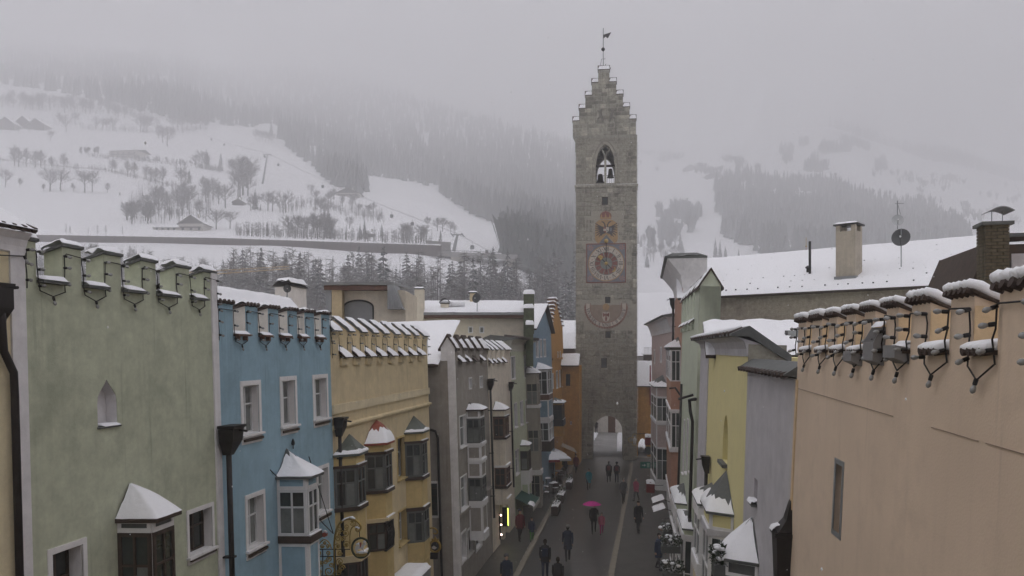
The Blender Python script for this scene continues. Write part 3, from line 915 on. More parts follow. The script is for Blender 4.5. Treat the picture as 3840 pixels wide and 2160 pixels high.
    pts = [(mx_ + .24 * math.cos(a), mz_ + .28 * math.sin(a)) for a in [(-130 + 20 * k) * PI / 180 for k in range(10)]] + [(mx_ - .1 + .22 * math.cos(a), mz_ + .06 + .2 * math.sin(a)) for a in [(50 - 20 * k) * PI / 180 for k in range(8)]]
    q.prism(pts, -.14, -.11); q.build('gilt_moon', GOLD, hh_)
    q = MB().ball((cx, -.14, cz), .17, 10, 6, (1, .6, 1)); q.build('hand_boss', GOLD, mh)
    for x, y in ((155, 790), (665, 780), (155, 1285), (668, 1290)):
        a, b = C(x, y); q = MB()
        for k in range(7):
            t = 2 * PI * k / 7 + .3; q.face([(a, -.056, b), (a + .26 * math.cos(t - .22), -.056, b + .26 * math.sin(t - .22)), (a + .33 * math.cos(t), -.056, b + .33 * math.sin(t)), (a + .26 * math.cos(t + .22), -.056, b + .26 * math.sin(t + .22))])
        q.build('corner_ornament', mat('painted_rose', (.36, .2, .16), .85, var=.3, scale=8), face, recalc=False)
    # --- double-headed eagle on a golden field with a crown
    E = lambda pts, y, m, nm, par=None: MB().face([(C(*p)[0], y, C(*p)[1]) for p in pts]).build(nm, m, par or em, recalc=False)
    em = MB().prism([C(*p) for p in ((230, 380), (290, 330), (400, 322), (510, 330), (590, 385), (600, 640), (585, 690), (545, 715), (410, 560), (285, 715), (250, 690), (225, 640))], -.035, 0).build('eagle_emblem', OCH, h.root)
    E([(285, 722), (410, 575), (540, 722)], -.03, BLUE, 'starry_field')
    for s in (-1, 1):
        f = lambda x: 410 + s * x
        P = lambda *p: [(f(a), b) for a, b in p]
        E(P((6, 440), (14, 400), (30, 370), (52, 352), (75, 350), (84, 362), (64, 368), (44, 385), (32, 412), (30, 445)), -.04, INK, 'eagle_head')
        E(P((0, 440), (45, 440), (95, 430), (112, 450), (100, 520), (60, 560), (0, 545)), -.04, INK, 'eagle_body')
        for k, (tx, tz) in enumerate(((178, 385), (182, 425), (182, 460), (180, 500), (172, 545), (160, 585), (120, 605), (85, 590))):
            bx, bz = 85 - k * 4, 445 + k * 13
            d = Vector((tx - bx, tz - bz)).normalized(); n_ = Vector((-d.y, d.x)) * 9
            E(P((bx - n_.x * 1.5, bz - n_.y * 1.5), (tx - n_.x * .8, tz - n_.y * .8), (tx + d.x * 6, tz + d.y * 6), (tx + n_.x * .5, tz + n_.y * .5), (bx + n_.x * 1.5, bz + n_.y * 1.5)), -.041 - k * .0004, INK, 'eagle_feather')
    E([(362, 445), (408, 445), (408, 545), (385, 535), (362, 510)], -.046, RED, 'shield'); E([(408, 445), (455, 452), (452, 515), (408, 545)], -.046, PALE, 'shield')
    E([(362, 475), (408, 475), (408, 508), (362, 508)], -.05, PALE, 'shield_bar'); E([(410, 480), (452, 515), (440, 530), (410, 505)], -.05, TEAL, 'shield_bar')
    E([(465, 455), (505, 460), (500, 515), (470, 520)], -.046, BLUE, 'side_shield')
    cr = MB().prism([C(*p) for p in ((315, 315), (305, 260), (318, 225), (350, 200), (390, 188), (400, 170), (410, 188), (450, 200), (485, 225), (498, 260), (488, 315))], -.03, 0).build('crown', RED, h.root)
    E([(315, 312), (310, 285), (490, 285), (487, 312)], -.036, OCH, 'crown_band', cr)
    for x in (330, 400, 470): E([(x - 14, 290), (x, 210), (x + 14, 290)], -.038, OCH, 'crown_arch', cr)
    # --- sundial
    S = lambda x, y: (h.u(2180 + x * .138, 1310), h.z(2274, 1100 + y * .138))
    cx, cz = S(670, 372); m2 = (S(1260, 0)[0] - S(80, 0)[0]) / 1180
    zt_ = S(0, 268)[1]
    def half(r0, r1, y, m, nm, par=None, n=40):
        q = MB(); a0 = math.asin(min(1, (zt_ - cz) / (r1 * m2)))
        for k in range(n):
            a, b = [PI - a0 + (PI + 2 * a0) * (k + t) / n for t in (0, 1)]
            pts = [(max(r0, 1) * m2, a), (r1 * m2, a), (r1 * m2, b), (max(r0, 1) * m2, b)]
            q.face([(cx + r * math.cos(t), y, min(zt_, cz + r * math.sin(t))) for r, t in pts])
        return q.build(nm, m, par, recalc=False)
    DIAL = mat('sundial_buff', (.27, .215, .165), .9, var=.2, scale=3)
    sd = MB().prism([(cx + r * m2 * math.cos(a), min(zt_, cz + r * m2 * math.sin(a))) for r, a in [(595, PI - .1 + (PI + .2) * k / 30) for k in range(31)]], -.03, 0).build('sundial', DIAL, h.root)
    half(430, 555, -.034, PALE, 'hour_band', sd); half(545, 560, -.038, RED, 'band_line', sd); half(425, 440, -.038, RED, 'band_line', sd)
    q = MB()
    for k in range(26):
        a = PI - .05 + (PI + .1) * (k + .25) / 26
        q.face([(cx + r * m2 * math.cos(t), -.037, cz + r * m2 * math.sin(t)) for r, t in ((560, a), (592, a), (592, a + .06), (560, a + .06))])
    q.build('band_check', RED, sd, recalc=False)
    for k, t in enumerate(['VI', 'VII', 'VIII', 'IX', 'X', 'XI', 'XII', 'I', 'II', 'III', 'IIII', 'V']):
        a = R(190) + k * R(160) / 11
        numeral(t, cx + 492 * m2 * math.cos(a), cz + 492 * m2 * math.sin(a), a + PI / 2, .36, -.037, INK, sd)
    q = MB()
    q.face([(cx + 92 * m2 * math.cos(2 * PI * k / 24), -.036, cz + 92 * m2 * math.sin(2 * PI * k / 24)) for k in range(24)]); q.build('sun_disc', OCH, sd, recalc=False)
    MB().face([(S(*p)[0], -.036, S(*p)[1]) for p in ((570, 510), (770, 510), (775, 650), (740, 740), (670, 780), (600, 740), (565, 650))]).build('crest_shield', PALE, sd, recalc=False)
    q = MB()
    for s in (-1, 1):
        for pts in (((0, 540), (14, 520), (20, 600), (0, 700)), ((15, 580), (50, 540), (95, 520), (80, 570), (95, 590), (75, 610), (90, 650), (40, 620)), ((0, 640), (30, 660), (25, 740), (0, 770))):
            q.face([(S(670 + s * a, b)[0], -.04 - .0005 * abs(a), S(670 + s * a, b)[1]) for a, b in pts])
    q.build('crest_eagle', RED, sd, recalc=False)
    MB().tube([(cx, -.04, cz), (cx + .02, -.5, cz - .8)], .015, 5).build('gnomon', IRON, sd)
    # gate arch ring stones
    q = MB(); po = arch_pts(ga - .3, gb + .3, Z(1628), Z(1560) + .42, 7); pi_ = arch_pts(ga, gb, Z(1628), Z(1560), 7)
    for i in range(len(po) - 1):
        s_ = MB(); t = .03
        def pt(p, f, g): return p
        a, b, c_, d = pi_[i], pi_[i + 1], po[i + 1], po[i]
        cxm = (a[0] + b[0] + c_[0] + d[0]) / 4; czm = (a[1] + b[1] + c_[1] + d[1]) / 4
        sh = [(p[0] + (cxm - p[0]) * .06, p[1] + (czm - p[1]) * .06) for p in (a, b, c_, d)]
        s_.prism(sh, -.06, .05); s_.build('arch_stone', STONE, h.root)
    return h, W
TOWER, TW = build_tower()
# ------------------------------------------------------------------ battlements
def battlement(h, segs, zc, zt, th, m, style='slab', sills=True, jamb=None, lights=None, capm=None, DIP=.2):
    rnd = random.Random(int(segs[0][0] * 100) + len(segs))
    lamps = []; path = []
    for k, (a, b) in enumerate(segs):
        z1 = zt(k) if callable(zt) else zt
        mb = MB()
        if style == 'pent':
            mb.prismx([(0, zc - .001), (0, z1), (th, z1 + th * .85), (th, zc - .001)], a, b)
        elif style == 'saddle':
            mb.prismx([(0, zc - .001), (0, z1), (th / 2, z1 + th * .75), (th, z1), (th, zc - .001)], a, b)
        else:
            mb.prismx([(0, zc - .001), (0, z1), (th, z1 - .1), (th, zc - .001)], a, b)
        o = mb.build('merlon', m, h.root)
        if jamb:
            MB().prismx([(.004, zc), (.004, z1 - .003), (th - .01, z1 - .1), (th - .01, zc)], a - .012, a - .0005).build('plastered_side', jamb, o)
        if style in ('slab', 'blue'):
            e = .045; cm = capm or (SLATE if style == 'slab' else TILE); q = MB()
            q.prismx([(-e, z1 + .002), (-e, z1 + .045), (th + e, z1 - .07), (th + e, z1 - .115)], a - e, b + e * .6)
            q.build('cap', cm, o)
            if style == 'blue':
                n = max(2, int((b - a + .1) / .16))
                for i in range(n):
                    x = a - e + (i + .5) * (b - a + 1.6 * e) / n
                    MB().tube([(x, -e - .03, z1 + .045), (x, th + e, z1 - .075)], .05, 6).build('tile', cm, o)
            snow_patch((a - e, -e + .01, z1 + .05), (b + e * .6, -e + .01, z1 + .05), (b + e * .6, th + e, z1 - .07), (a - e, th + e, z1 - .07), .115 if style == 'slab' else .095, 12, 6, .6, k).build('snow', SNOW, o, smooth=True)
        elif style == 'tile':
            e = .035; n = 5; cm = TILE
            MB().prismx([(-e, z1 + .002), (-e, z1 + .03), (th + e, z1 - .1), (th + e, z1 - .13)], a - e, b + e).build('cap', WOODD, o)
            for i in range(n):
                x = a - e + (i + .5) * (b - a + 2 * e) / n; r = (b - a + 2 * e) / n * .5
                MB().tube([(x, -e - .04, z1 + .02), (x, th + e, z1 - .09)], r * .62, 8).build('tile', cm, o)
                s = MB(); P = [(x, -e - .055 + .03 * rnd.random(), z1 + .025 + r * .6), (x, -e - .01, z1 + .03 + r * .7), (x, .05, z1 + .01 + r * .7), (x, th * .6, z1 - .04 + r * .7), (x, th + e + .01, z1 - .09 + r * .6)]
                s.tube(P, [r * .5, r * (.7 + .2 * rnd.random()), r * .95, r * (.9 + .15 * rnd.random()), r * .7], 8); s.build('snow', SNOW, o, smooth=True)
        elif style == 'pent':
            e = .1; q = MB()
            s_ = .85
            q.prismx([(-e, z1 - e * s_ + .002), (-e - .03, z1 - e * s_ + .045), (th + .02, z1 + th * s_ + .06), (th + .02, z1 + th * s_ + .01)], a - .06, b + .06)
            q.build('cap', SLATE, o)
            snow_patch((a - .06, -e - .03, z1 - e * s_ + .045), (b + .06, -e - .03, z1 - e * s_ + .045), (b + .06, th + .02, z1 + th * s_ + .06), (a - .06, th + .02, z1 + th * s_ + .06), .075, 6, 8, .2, k).build('snow', SNOW, o, smooth=True)
            q = MB()
            for i in range(3): q.box(a - .03 + .012 * i, b + .03 - .012 * i, -.06 + .015 * i, 0, z1 - .12 - .06 * i, z1 - .07 - .06 * i)
            q.build('moulding', m, o)
        elif style == 'saddle':
            e = .1; hh = th * .75; q = MB()
            zl = z1 - e * 1.5
            q.prismx([(-e, zl), (-e, zl + .09), (th / 2, z1 + hh + .12), (th + e, zl + .09), (th + e, zl), (th / 2, z1 + hh + .005)], a - .07, b + .07)
            q.build('cap', WOODD, o)
            f0, f1 = .12 + .25 * rnd.random(), .62 + .3 * rnd.random()
            Y = lambda t: (-e + (th / 2 + e) * t, zl + .1 + (z1 + hh + .02 - zl) * t)
            snow_patch((a - .05, *Y(f0 * .3)), (b + .05, *Y(f0 * .2)), (b + .03, *Y(f1)), (a - .05, *Y(f1 * .9)), .07, 6, 6, .4, k).build('snow', SNOW, o, smooth=True)
        if lights:
            zz = z1 - .12
            path += [[(a + .02, -.02, zc - .1), (a - .01, -.03, zc + .1), (a + .01, -.02, (zc + zz) / 2), (a + .015, -.025, zz - .05)], [(a + .015, -.025, zz - .05), (a + .05, -.03, zz), (b - .03, -.03, zz - .02)],
                     [(b - .03, -.03, zz - .02), (b - .01, -.02, zz - .12), (b + .005, -.02, (zc + zz) / 2), (b, -.03, zc + .02), (b + .02, -.04, zc - .12)]]
            for p in ((a + .01, -.02, zz - .03), (a + .005, -.02, (zc + zz) / 2 + .03), (a, -.03, zc + .02), (b, -.03, zz - .03), (b + .005, -.02, (zc + zz) / 2 - .05), (b + .01, -.03, zc - .05)):
                lamps.append((p, (rnd.uniform(-.3, .3) + (.25 if h.root['category'] == 'x' else 0), -1, rnd.uniform(-.5, .1))))
        if k + 1 < len(segs):
            g0, g1 = b, segs[k + 1][0]
            if lights:
                path.append([(g0 + .02, -.04, zc - .12), ((g0 + g1) / 2, -.05, zc - DIP), (g1 + .02, -.03, zc - .1)])
                lamps.append((((g0 + g1) / 2, -.05, zc - DIP), (0, -.25, -1)))
            if sills == 'pent':
                q = MB().prismx([(-.2, zc - .1), (-.2, zc - .06), (.3, zc + .32), (.3, zc + .26)], g0 + .01, g1 - .01); s_ = q.build('crenel_sill', WOODD, h.root)
                snow_patch((g0, -.21, zc - .06), (g1, -.21, zc - .06), (g1, .26, zc + .29), (g0, .26, zc + .29), .07, 5, 6, .3, k).build('snow', SNOW, s_, smooth=True)
                MB().box(g0 + .04, g1 - .04, -.09, 0, zc - .32, zc - .11).build('corbel', m, s_)
            elif sills == 'bare':
                q = MB().prismx([(-.2, zc - .12), (-.2, zc - .07), (.3, zc + .34), (.3, zc + .28)], g0 - .02, g1 + .02); s_ = q.build('crenel_sill', WOODD, h.root)
                if rnd.random() < .8:
                    f = rnd.uniform(.3, .8)
                    snow_patch((g0, -.2, zc - .06), (g1 - .05, -.2, zc - .06), (g1 - .1, -.2 + .5 * f, zc - .06 + .41 * f), (g0, -.2 + .45 * f, zc - .06 + .37 * f), .07, 5, 6, .4, k).build('snow', SNOW, s_, smooth=True)
            elif sills == 'tile':
                s_ = MB().box(g0 - .01, g1 + .01, -.08, th, zc - .02, zc + .02).build('crenel_sill', WOODD, h.root); n = 4
                for i in range(n):
                    x = g0 + (i + .5) * (g1 - g0) / n; r = (g1 - g0) / n * .5
                    MB().tube([(x, -.11, zc - .0), (x, th, zc + .06)], r * .62, 8).build('tile', TILE, s_)
                    MB().tube([(x, -.115, zc + r * .5), (x, -.06, zc + r * .65), (x, .06, zc + .02 + r * .65), (x, th - .02, zc + .05 + r * .6)], [r * .45, r * .8, r * .9, r * .8], 8).build('snow', SNOW, s_, smooth=True)
            elif sills:
                cm = capm or (SLATE if style == 'slab' else WOODB)
                s_ = MB().box(g0 - .0, g1 - .0, -.13, th, zc, zc + .045).build('crenel_sill', cm, h.root)
                snow_patch((g0, -.13, zc + .045), (g1, -.13, zc + .045), (g1, th, zc + .045), (g0, th, zc + .045), .075, 8, 5, .35, k).build('snow', SNOW, s_, smooth=True)
                if style == 'blue':
                    for x in (g0 + .1, g1 - .12): MB().box(x - .03, x + .03, -.1, 0, zc - .09, zc - .002).build('bracket', WOODB, s_)
    if lights: string_lights(h, lights, path, lamps)
def gaps_to_segs(h, start, gaps, end, y=1250):
    """merlons between measured gap edges"""
    xs = [h.u(start, y)] + [h.u(x, y) for g in gaps for x in g] + [h.u(end, y)]
    return [(xs[i], xs[i + 1]) for i in range(0, len(xs), 2)]
# ------------------------------------------------------------------ left row
LX, LLEAN = -8.5, .03
PLX = Plane(LX, 0, PI / 2, LLEAN)
def left_house(name, label, x0, off=0.0, lean=LLEAN):
    p = Plane(LX + off, 0, PI / 2, lean)
    return House(name, label, 'house', LX + off, p.u(x0, 1310), PI / 2, lean)
def u_end(h, x): return h.u(x, 1310)

# cream house at the end of the view
h = House('cream_house', 'cream house with white corner strip, coved eaves and a dark rainwater pipe', 'house', LX, -34.0, PI / 2, LLEAN)
ue = u_end(h, 96); zt = h.z(60, 945)
CREAM = plaster('cream_yellow_plaster', (.70, .61, .41), .3, .2)
walls(h, 0, ue, zt, [], CREAM)
MB().box(h.u(41), ue + .0, -.03, 0, -.2, zt).build('corner_strip', WHITE, h.root)
q = MB(); q.prismx([(0, zt - .02), (-.03, zt), (-.04, zt + .08), (-.07, zt + .18), (-.13, zt + .25), (-.15, zt + .28), (.2, zt + .28), (.2, zt - .02)], 0, ue + .02); q.build('coved_cornice', WHITE, h.root)
ze = zt + .285
q = MB(); q.prismx([(-.17, ze), (-.17, ze + .05), (4, ze + 2.0), (4, ze + 1.9)], -.1, ue + .06); rf = q.build('roof', TILE, h.root)
for i in range(24):
    x = ue - .0 - i * .2
    MB().tube([(x, -.21, ze + .03), (x, .4, ze + .3)], .05, 6).build('tile', TILE, rf)
snow_patch((-.1, -.22, ze + .05), (ue + .07, -.22, ze + .05), (ue + .07, 4, ze + 2.06), (-.1, 4, ze + 2.06), .27, 160, 14, .5, 1).build('snow', SNOW, rf, smooth=True)
u, z = h.px(6, 1062, -.1)
q = MB(); q.tube([(u, -.09, z - .35), (u, -.09, z - .6), (u + .02, -.09, z - .95), (u + .19, -.09, z - 1.25), (u + .2, -.09, z - 1.6), (u + .2, -.09, 0)], .055, 10); pp = q.build('downpipe', PIPE, h.root, smooth=True)
q = MB()
def sqr(k, zz): return [(u - .15 * k, -.08 - .09 * k, zz), (u + .15 * k, -.08 - .09 * k, zz), (u + .15 * k, -.02, zz), (u - .15 * k, -.02, zz)]
q.loft([sqr(1.1, z), sqr(1.1, z - .05), sqr(.95, z - .06), sqr(.95, z - .35), sqr(.4, z - .5), sqr(.3, z - .6)]); q.build('hopper', PIPE, pp)
MB().tube([(u + .13, -.12, z - .06), (u + .27, -.12, z - .04)], .025, 6).build('overflow_spout', PIPE, pp)
string_lights(h, 'short bulb string under the coved eaves of the cream house', [[(ue - 1.2, -.05, zt - .02), (ue - .5, -.06, zt - .1), (ue - .02, -.05, zt - .05)]], [((ue - .6, -.06, zt - .1), (0, -.5, -1)), ((ue - .05, -.06, zt - .05), (0, -.5, -1))])

# sage green house
h = left_house('green_house', 'sage green crenellated house with white corner strip and snow-roofed dark oriel', 98)
GREEN = plaster('sage_green_plaster', (.49, .515, .385), .55, .45, 2.5, .14)
ue = u_end(h, 816); zc = h.z(300, 1078); ztp = h.z(311, 938)
segs = gaps_to_segs(h, 98, [(142, 241), (311, 394), (459, 534), (590, 662), (715, 766)], 812)
w1 = Win(h, 176, 323, 2063, 2420, sur=.09, d=.3, glass=GLASS, frame=WOODD)
w2 = Win(h, 697, 800, 1917, 2126, sur=.08, d=.24, glass=GLASS, frame=WOODD, apron=.16)
na, nb_, nz0, nz1 = rect_px(h, 362, 436, 1424, 1610)
ar = [(na, nz1 - .4), (na + .02, nz1 - .27), (na + (nb_ - na) * .25, nz1 - .15), (na + (nb_ - na) * .42, nz1 - .06), ((na + nb_) / 2, nz1), (nb_ - (nb_ - na) * .42, nz1 - .06), (nb_ - (nb_ - na) * .25, nz1 - .15), (nb_ - .02, nz1 - .27), (nb_, nz1 - .4)]
walls(h, 0, ue, zc, [w1.op(), w2.op(), (na, nb_, nz0, nz1 + .02, .22, ar, False)], GREEN)
w1.make(); w2.make()
q = MB(); pts = [(na + .006, nz0 + .004)] + [(p[0] + (.006 if i < 4 else (-.006 if i > 4 else 0)), p[1] - .006) for i, p in enumerate(ar)] + [(nb_ - .006, nz0 + .004)]
for i in range(len(pts)):
    a, b = pts[i], pts[(i + 1) % len(pts)]; q.face([(a[0], .003, a[1]), (b[0], .003, b[1]), (b[0], .205, b[1]), (a[0], .205, a[1])])
q.face([(p[0], .205, p[1]) for p in pts]); nch = q.build('niche', WHITE, h.root)
MB().box(na - .02, nb_ + .04, -.05, .19, nz0 - .0, nz0 + .03).build('sill', SLATE, nch)
snow_patch((na + .1, -.05, nz0 + .03), (nb_ + .03, -.05, nz0 + .03), (nb_, .15, nz0 + .03), (na + .1, .15, nz0 + .03), .05, 6, 4, .5).build('snow', SNOW, nch, smooth=True)
MB().box(h.u(795), ue, -.035, 0, -.2, zc + .0).build('corner_strip', WHITE, h.root)
MB().box(h.u(795), ue - .004, -.035, -.001, zc + .002, ztp).build('corner_strip', WHITE, h.root)
battlement(h, segs, zc, ztp, .32, GREEN, 'slab', True, lights='string of bulbs looping over the sage green battlements')
MB().box(h.u(600, 960, 2.5), h.u(700, 960, 2.5), 2.3, 2.9, zc, zc + .62).build('roof_hatch', WOODD, h.root)
bay_px(h, 446, 569, 648, .62, [(2500, 2330, 'panel', GREEN), (2330, 1998, 'win', WOODD), (1998, 1945, 'panel', SLATE)], apex=1805, m=TRIM, oh=.14, rm=WOODD, sf=.97, yref=1990)
downpipe(h, 855, 1594, 2300, w=-.2, hop=(.5, .55), r=.06)

# blue house
h = left_house('blue_house', 'blue crenellated house with white window frames and pointed corner oriel', 816)
BLUEP = plaster('blue_plaster', (.305, .445, .525), .4, .5, 2.0, .08)
ue = u_end(h, 1238); zc = h.z(922, 1262); ztp = h.z(922, 1146)
segs = gaps_to_segs(h, 816, [(875, 922), (968, 1007), (1045, 1080), (1115, 1144), (1179, 1206)], 1237)
ws = [Win(h, 899, 975, 1430, 1672, .11, .22, glass=CURT, apron=.22), Win(h, 1047, 1110, 1413, 1637, .11, .22, glass=CURT, apron=.22), Win(h, 1170, 1227, 1406, 1607, .11, .22, glass=CURT, apron=.22),
      Win(h, 917, 992, 1860, 2108, .1, .22, glass=CURT, apron=.22), Win(h, 1185, 1232, 1752, 1965, .1, .22, glass=CURT, apron=.22)]
walls(h, 0, ue, zc, [w_.op() for w_ in ws], BLUEP)
for w_ in ws: w_.make()
battlement(h, segs, zc, ztp, .38, BLUEP, 'blue', True, jamb=plaster('pale_jamb', (.74, .69, .62), .2, .2), lights='string of bulbs between the blue merlons with white sides')
bay_px(h, 1046, 1151, 1190, .75, [(2500, 2270, 'wall', BLUEP), (2270, 2040, 'panel', BLUEP), (2040, 2012, 'led', WOODD), (2012, 1835, 'win', FRAME), (1835, 1785, 'panel', BLUEP)], apex=1674, ax=1091, m=TRIM, oh=.17, rm=SLATE, sf=.75, bell=.45, yref=1900)
u, z = h.px(1091, 1674, -.0); MB().lathe([(.015, -.06), (.015, .02), (.05, .06), (.04, .13), (.008, .2)], (u, -.06, z), 8).build('finial', IRON, h.root)
# snowy roof behind the blue parapet
y1 = 1.15
rz = h.z(980, 1104, y1); ra = -.05; rb = min(h.u(1106, 1100, y1), ue - .05); zlow = zc + .3
q = MB(); q.face([(0, .5, zlow), (ue, .5, zlow), (rb, y1, rz), (ra, y1, rz)]); q.face([(ue, .5, zlow), (ue, 3, zlow), (rb, y1, rz)]); q.face([(0, 3, zlow), (ue, 3, zlow), (rb, y1, rz), (ra, y1, rz)])
rf = q.build('roof', TILE, h.root)
snow_patch((0, .42, zlow + .02), (ue, .42, zlow + .02), (rb, y1, rz), (ra, y1, rz), .12, 26, 8, .4, 3).build('snow', SNOW, rf, smooth=True)
q = MB(); snow_patch((ue, .5, zlow + .02), (ue, 3, zlow + .02), (rb + .02, y1 + .1, rz), (rb, y1, rz), .12, 8, 8, .3, 4, q).build('snow', SNOW, rf, smooth=True)
y2 = 3.6; a, z0 = h.px(1090, 1125, y2); b, z1 = h.px(1148, 1084, y2)
ch = MB().box(a, b, y2, y2 + .6, z0 - 1.2, z1).build('chimney', WHITE, h.root)
MB().loft([[(x, y2 - .08 + (.76) * k / 6, z1 + .02 + .22 * math.sin(PI * k / 6)) for k in range(7)] for x in (a - .06, b + .06)], cap=True).build('cowl', IRON, ch)
snow_patch((a - .08, y2 - .05, z1 + .14), (b + .08, y2 - .05, z1 + .14), (b + .08, y2 + .6, z1 + .14), (a - .08, y2 + .6, z1 + .14), .2, 6, 6, .2).build('snow', SNOW, ch, smooth=True)
BLUEH = h

# ochre house
h = left_house('ochre_house', 'ochre yellow house with slanted snowy merlons and three glazed oriels', 1238)
OCHRE = plaster('ochre_plaster', (.66, .545, .345), .3, .45, 2.0, .09); OCHRE2 = plaster('deep_ochre_plaster', (.60, .46, .22), .35, .3)
ue = u_end(h, 1602); f3 = lambda x: 800 + x * .414
gp = [(1130, 1205), (1250, 1320), (1365, 1425), (1468, 1525), (1568, 1625), (1668, 1720), (1760, 1808), (1840, 1885)]
segs = gaps_to_segs(h, 1240, [(f3(a), f3(b)) for a, b in gp], 1600)
zc = h.z(1300, 1330); ztp = h.z(1300, 1236)
ws = [Win(h, 1486, 1524, 1640, 1812, .07, .3, cols=1, trim=OCHRE2), Win(h, 1492, 1528, 1918, 2060, .07, .3, cols=1, trim=OCHRE2),
      Win(h, 1268, 1290, 1650, 1700, .04, .2, cols=1, trim=OCHRE2, sill=False)][:2]
walls(h, 0, ue, zc, [w_.op() for w_ in ws], OCHRE)
for w_ in ws: w_.make()
battlement(h, segs, zc, ztp, .42, OCHRE, 'pent', 'pent', lights='string of bulbs under the slanted caps of the ochre house')
za = h.z(1243, 1520); MB().box(0, ue, -.06, -.001, za - .26, za).build('cornice_band', plaster('light_ochre', (.70, .60, .41), .25, .2), h.root)
zb = h.z(1249, 1609); MB().prismx([(0, zb - .1), (-.05, zb - .02), (-.12, zb), (-.12, zb + .06), (0, zb + .1)], 0, ue + .06).build('ledge', OCHRE, h.root)
for k in range(1, 1): MB().box(.0, ue, -.0065, -.0005, zb - .55 * k, zb - .55 * k + .018).build('plaster_joint', OCHRE2, h.root)
ORG = OCHRE2
bay_px(h, None, 1338, 1368, .55, [(2500, 2330, 'wall', ORG), (2330, 2110, 'win', WOODD), (2110, 2085, 'led', OCHRE), (2085, 1915, 'wall', ORG), (1915, 1900, 'led', WOODD), (1900, 1752, 'win', SLATE), (1752, 1742, 'led', WOODD), (1742, 1700, 'wall', ORG)], apex=1625, ax=1312, m=ORG, sf=.1, rm=mat('green_copper', (.10, .115, .10), .5, var=.2, scale=4), far=.35, yref=1820)
CU = MATS['green_copper']
bay_px(h, None, 1443, 1468, .55, [(2300, 2070, 'wall', ORG), (2070, 1960, 'win', WOODD), (1960, 1945, 'led', OCHRE), (1945, 1850, 'wall', ORG), (1850, 1838, 'led', WOODD), (1838, 1702, 'win', SLATE), (1702, 1692, 'led', WOODD), (1692, 1660, 'wall', ORG)], apex=1572, ax=1420, m=ORG, sf=.36, rm=RUST, bell=-.6, far=.3, yref=1760)
bay_px(h, None, 1580, 1600, .55, [(2300, 2120, 'wall', ORG), (2120, 2040, 'panel', ORG), (2040, 1918, 'win', SLATE), (1918, 1905, 'led', WOODD), (1905, 1800, 'wall', ORG), (1800, 1788, 'led', WOODD), (1788, 1660, 'win', SLATE), (1660, 1652, 'led', WOODD), (1652, 1618, 'wall', ORG)], apex=1556, ax=1556, m=ORG, sf=.1, rm=CU, far=.3, yref=1710)
downpipe(h, 1272, 1565, 2160, w=-.16, hop=(.38, .48))
OCHREH = h
# ------------------------------------------------------------------ left row, further on
OFF = 1.05
DARK = plaster('taupe_plaster', (.33, .30, .265), .45, .45, 2.2, .12)
h = left_house('taupe_house', 'dark taupe house with gabled merlons, white corner strip and panelled oriel', 1706, OFF)
ue = u_end(h, 1826); zc = h.z(1710, 1352); ztp = h.z(1706, 1302)
segs = gaps_to_segs(h, 1706, [(1716, 1733), (1745, 1757), (1771, 1784), (1799, 1810)], 1826, 1330)
ws = [Win(h, 1721, 1746, 1560, 1688, .06, .15, cols=1, glass=CURT), Win(h, 1725, 1749, 1790, 1926, .06, .15, cols=1, glass=CURT),
      Win(h, 1757, 1768, 1416, 1462, .05, .15, cols=1, rows=1, sill=False), Win(h, 1797, 1809, 1410, 1457, .05, .15, cols=1, rows=1, sill=False),
      Win(h, 1727, 1748, 2000, 2125, .1, .2, cols=1, name='shop_window', sill=False), Win(h, 1752, 1776, 1985, 2100, .1, .2, cols=1, name='shop_window', sill=False), Win(h, 1780, 1806, 1965, 2080, .1, .2, cols=1, name='shop_window', sill=False)]
walls(h, 0, ue, zc, [w_.op() for w_ in ws], DARK, depth=10)
for w_ in ws: w_.make()
battlement(h, segs, zc, ztp, .62, DARK, 'saddle', 'bare')
sp = Plane(LX + OFF, h.M.translation.y, 0)           # the gable end that faces up the street
MB().box(-.03, 0, 0, .34, -.2, zc).build('corner_strip', WHITE, h.root)
MB().prismx([(.0, zc), (.0, ztp - .02), (.31, ztp + .44), (.62, ztp - .02), (.62, zc)], -.03, -.001).build('white_gable_end', WHITE, h.root)
zled = h.z(1706, 1958); MB().box(-.06, ue, -.08, -.001, zled, zled + .14).build('ledge', DARK, h.root)
ze = sp.z(1620, 1366); zr = sp.z(1620, 1240)
q = MB(); q.face([(-.35, .66, ze), (-.35, 7, ze), (4.2, 7, zr + .6), (4.2, .66, zr + .6)]); q.face([(-.35, .66, ze - .1), (-.35, 7, ze - .1), (-.35, 7, ze), (-.35, .66, ze)]); rf = q.build('roof', WOODD, h.root)
snow_patch((-.38, .66, ze + .02), (4.2, .66, zr + .62), (4.2, 7, zr + .62), (-.38, 7, ze + .02), .16, 10, 20, .3, 8).build('snow', SNOW, rf, smooth=True)
def side_win(xa, xb, yt, yb, fr=.08):
    a, z1 = sp.px(xa, yt); b, z0 = sp.px(xb, yb)
    q = MB()
    for y0, y1, c0, c1 in ((-b, -b + fr, z0, z1), (-a - fr, -a, z0, z1), (-b + fr, -a - fr, z0, z0 + fr), (-b + fr, -a - fr, z1 - fr, z1)): q.box(-.03, .02, y0, y1, c0, c1)
    w_ = q.build('window', TRIM, h.root)
    MB().box(-.008, .01, -b + fr, -a - fr, z0 + fr, z1 - fr).build('pane', GLASS, w_)
    for k in range(1, 5): MB().box(-.02, -.009, -b + fr, -a - fr, z0 + (z1 - z0) * k / 5 - .012, z0 + (z1 - z0) * k / 5 + .012).build('bar', WOODD, w_)
side_win(1590, 1632, 1387, 1484); side_win(1590, 1663, 1800, 1940, .1)
a, z0 = sp.px(1610, 1590); b, z1 = sp.px(1664, 1612); zz = sp.z(1664, 1640)
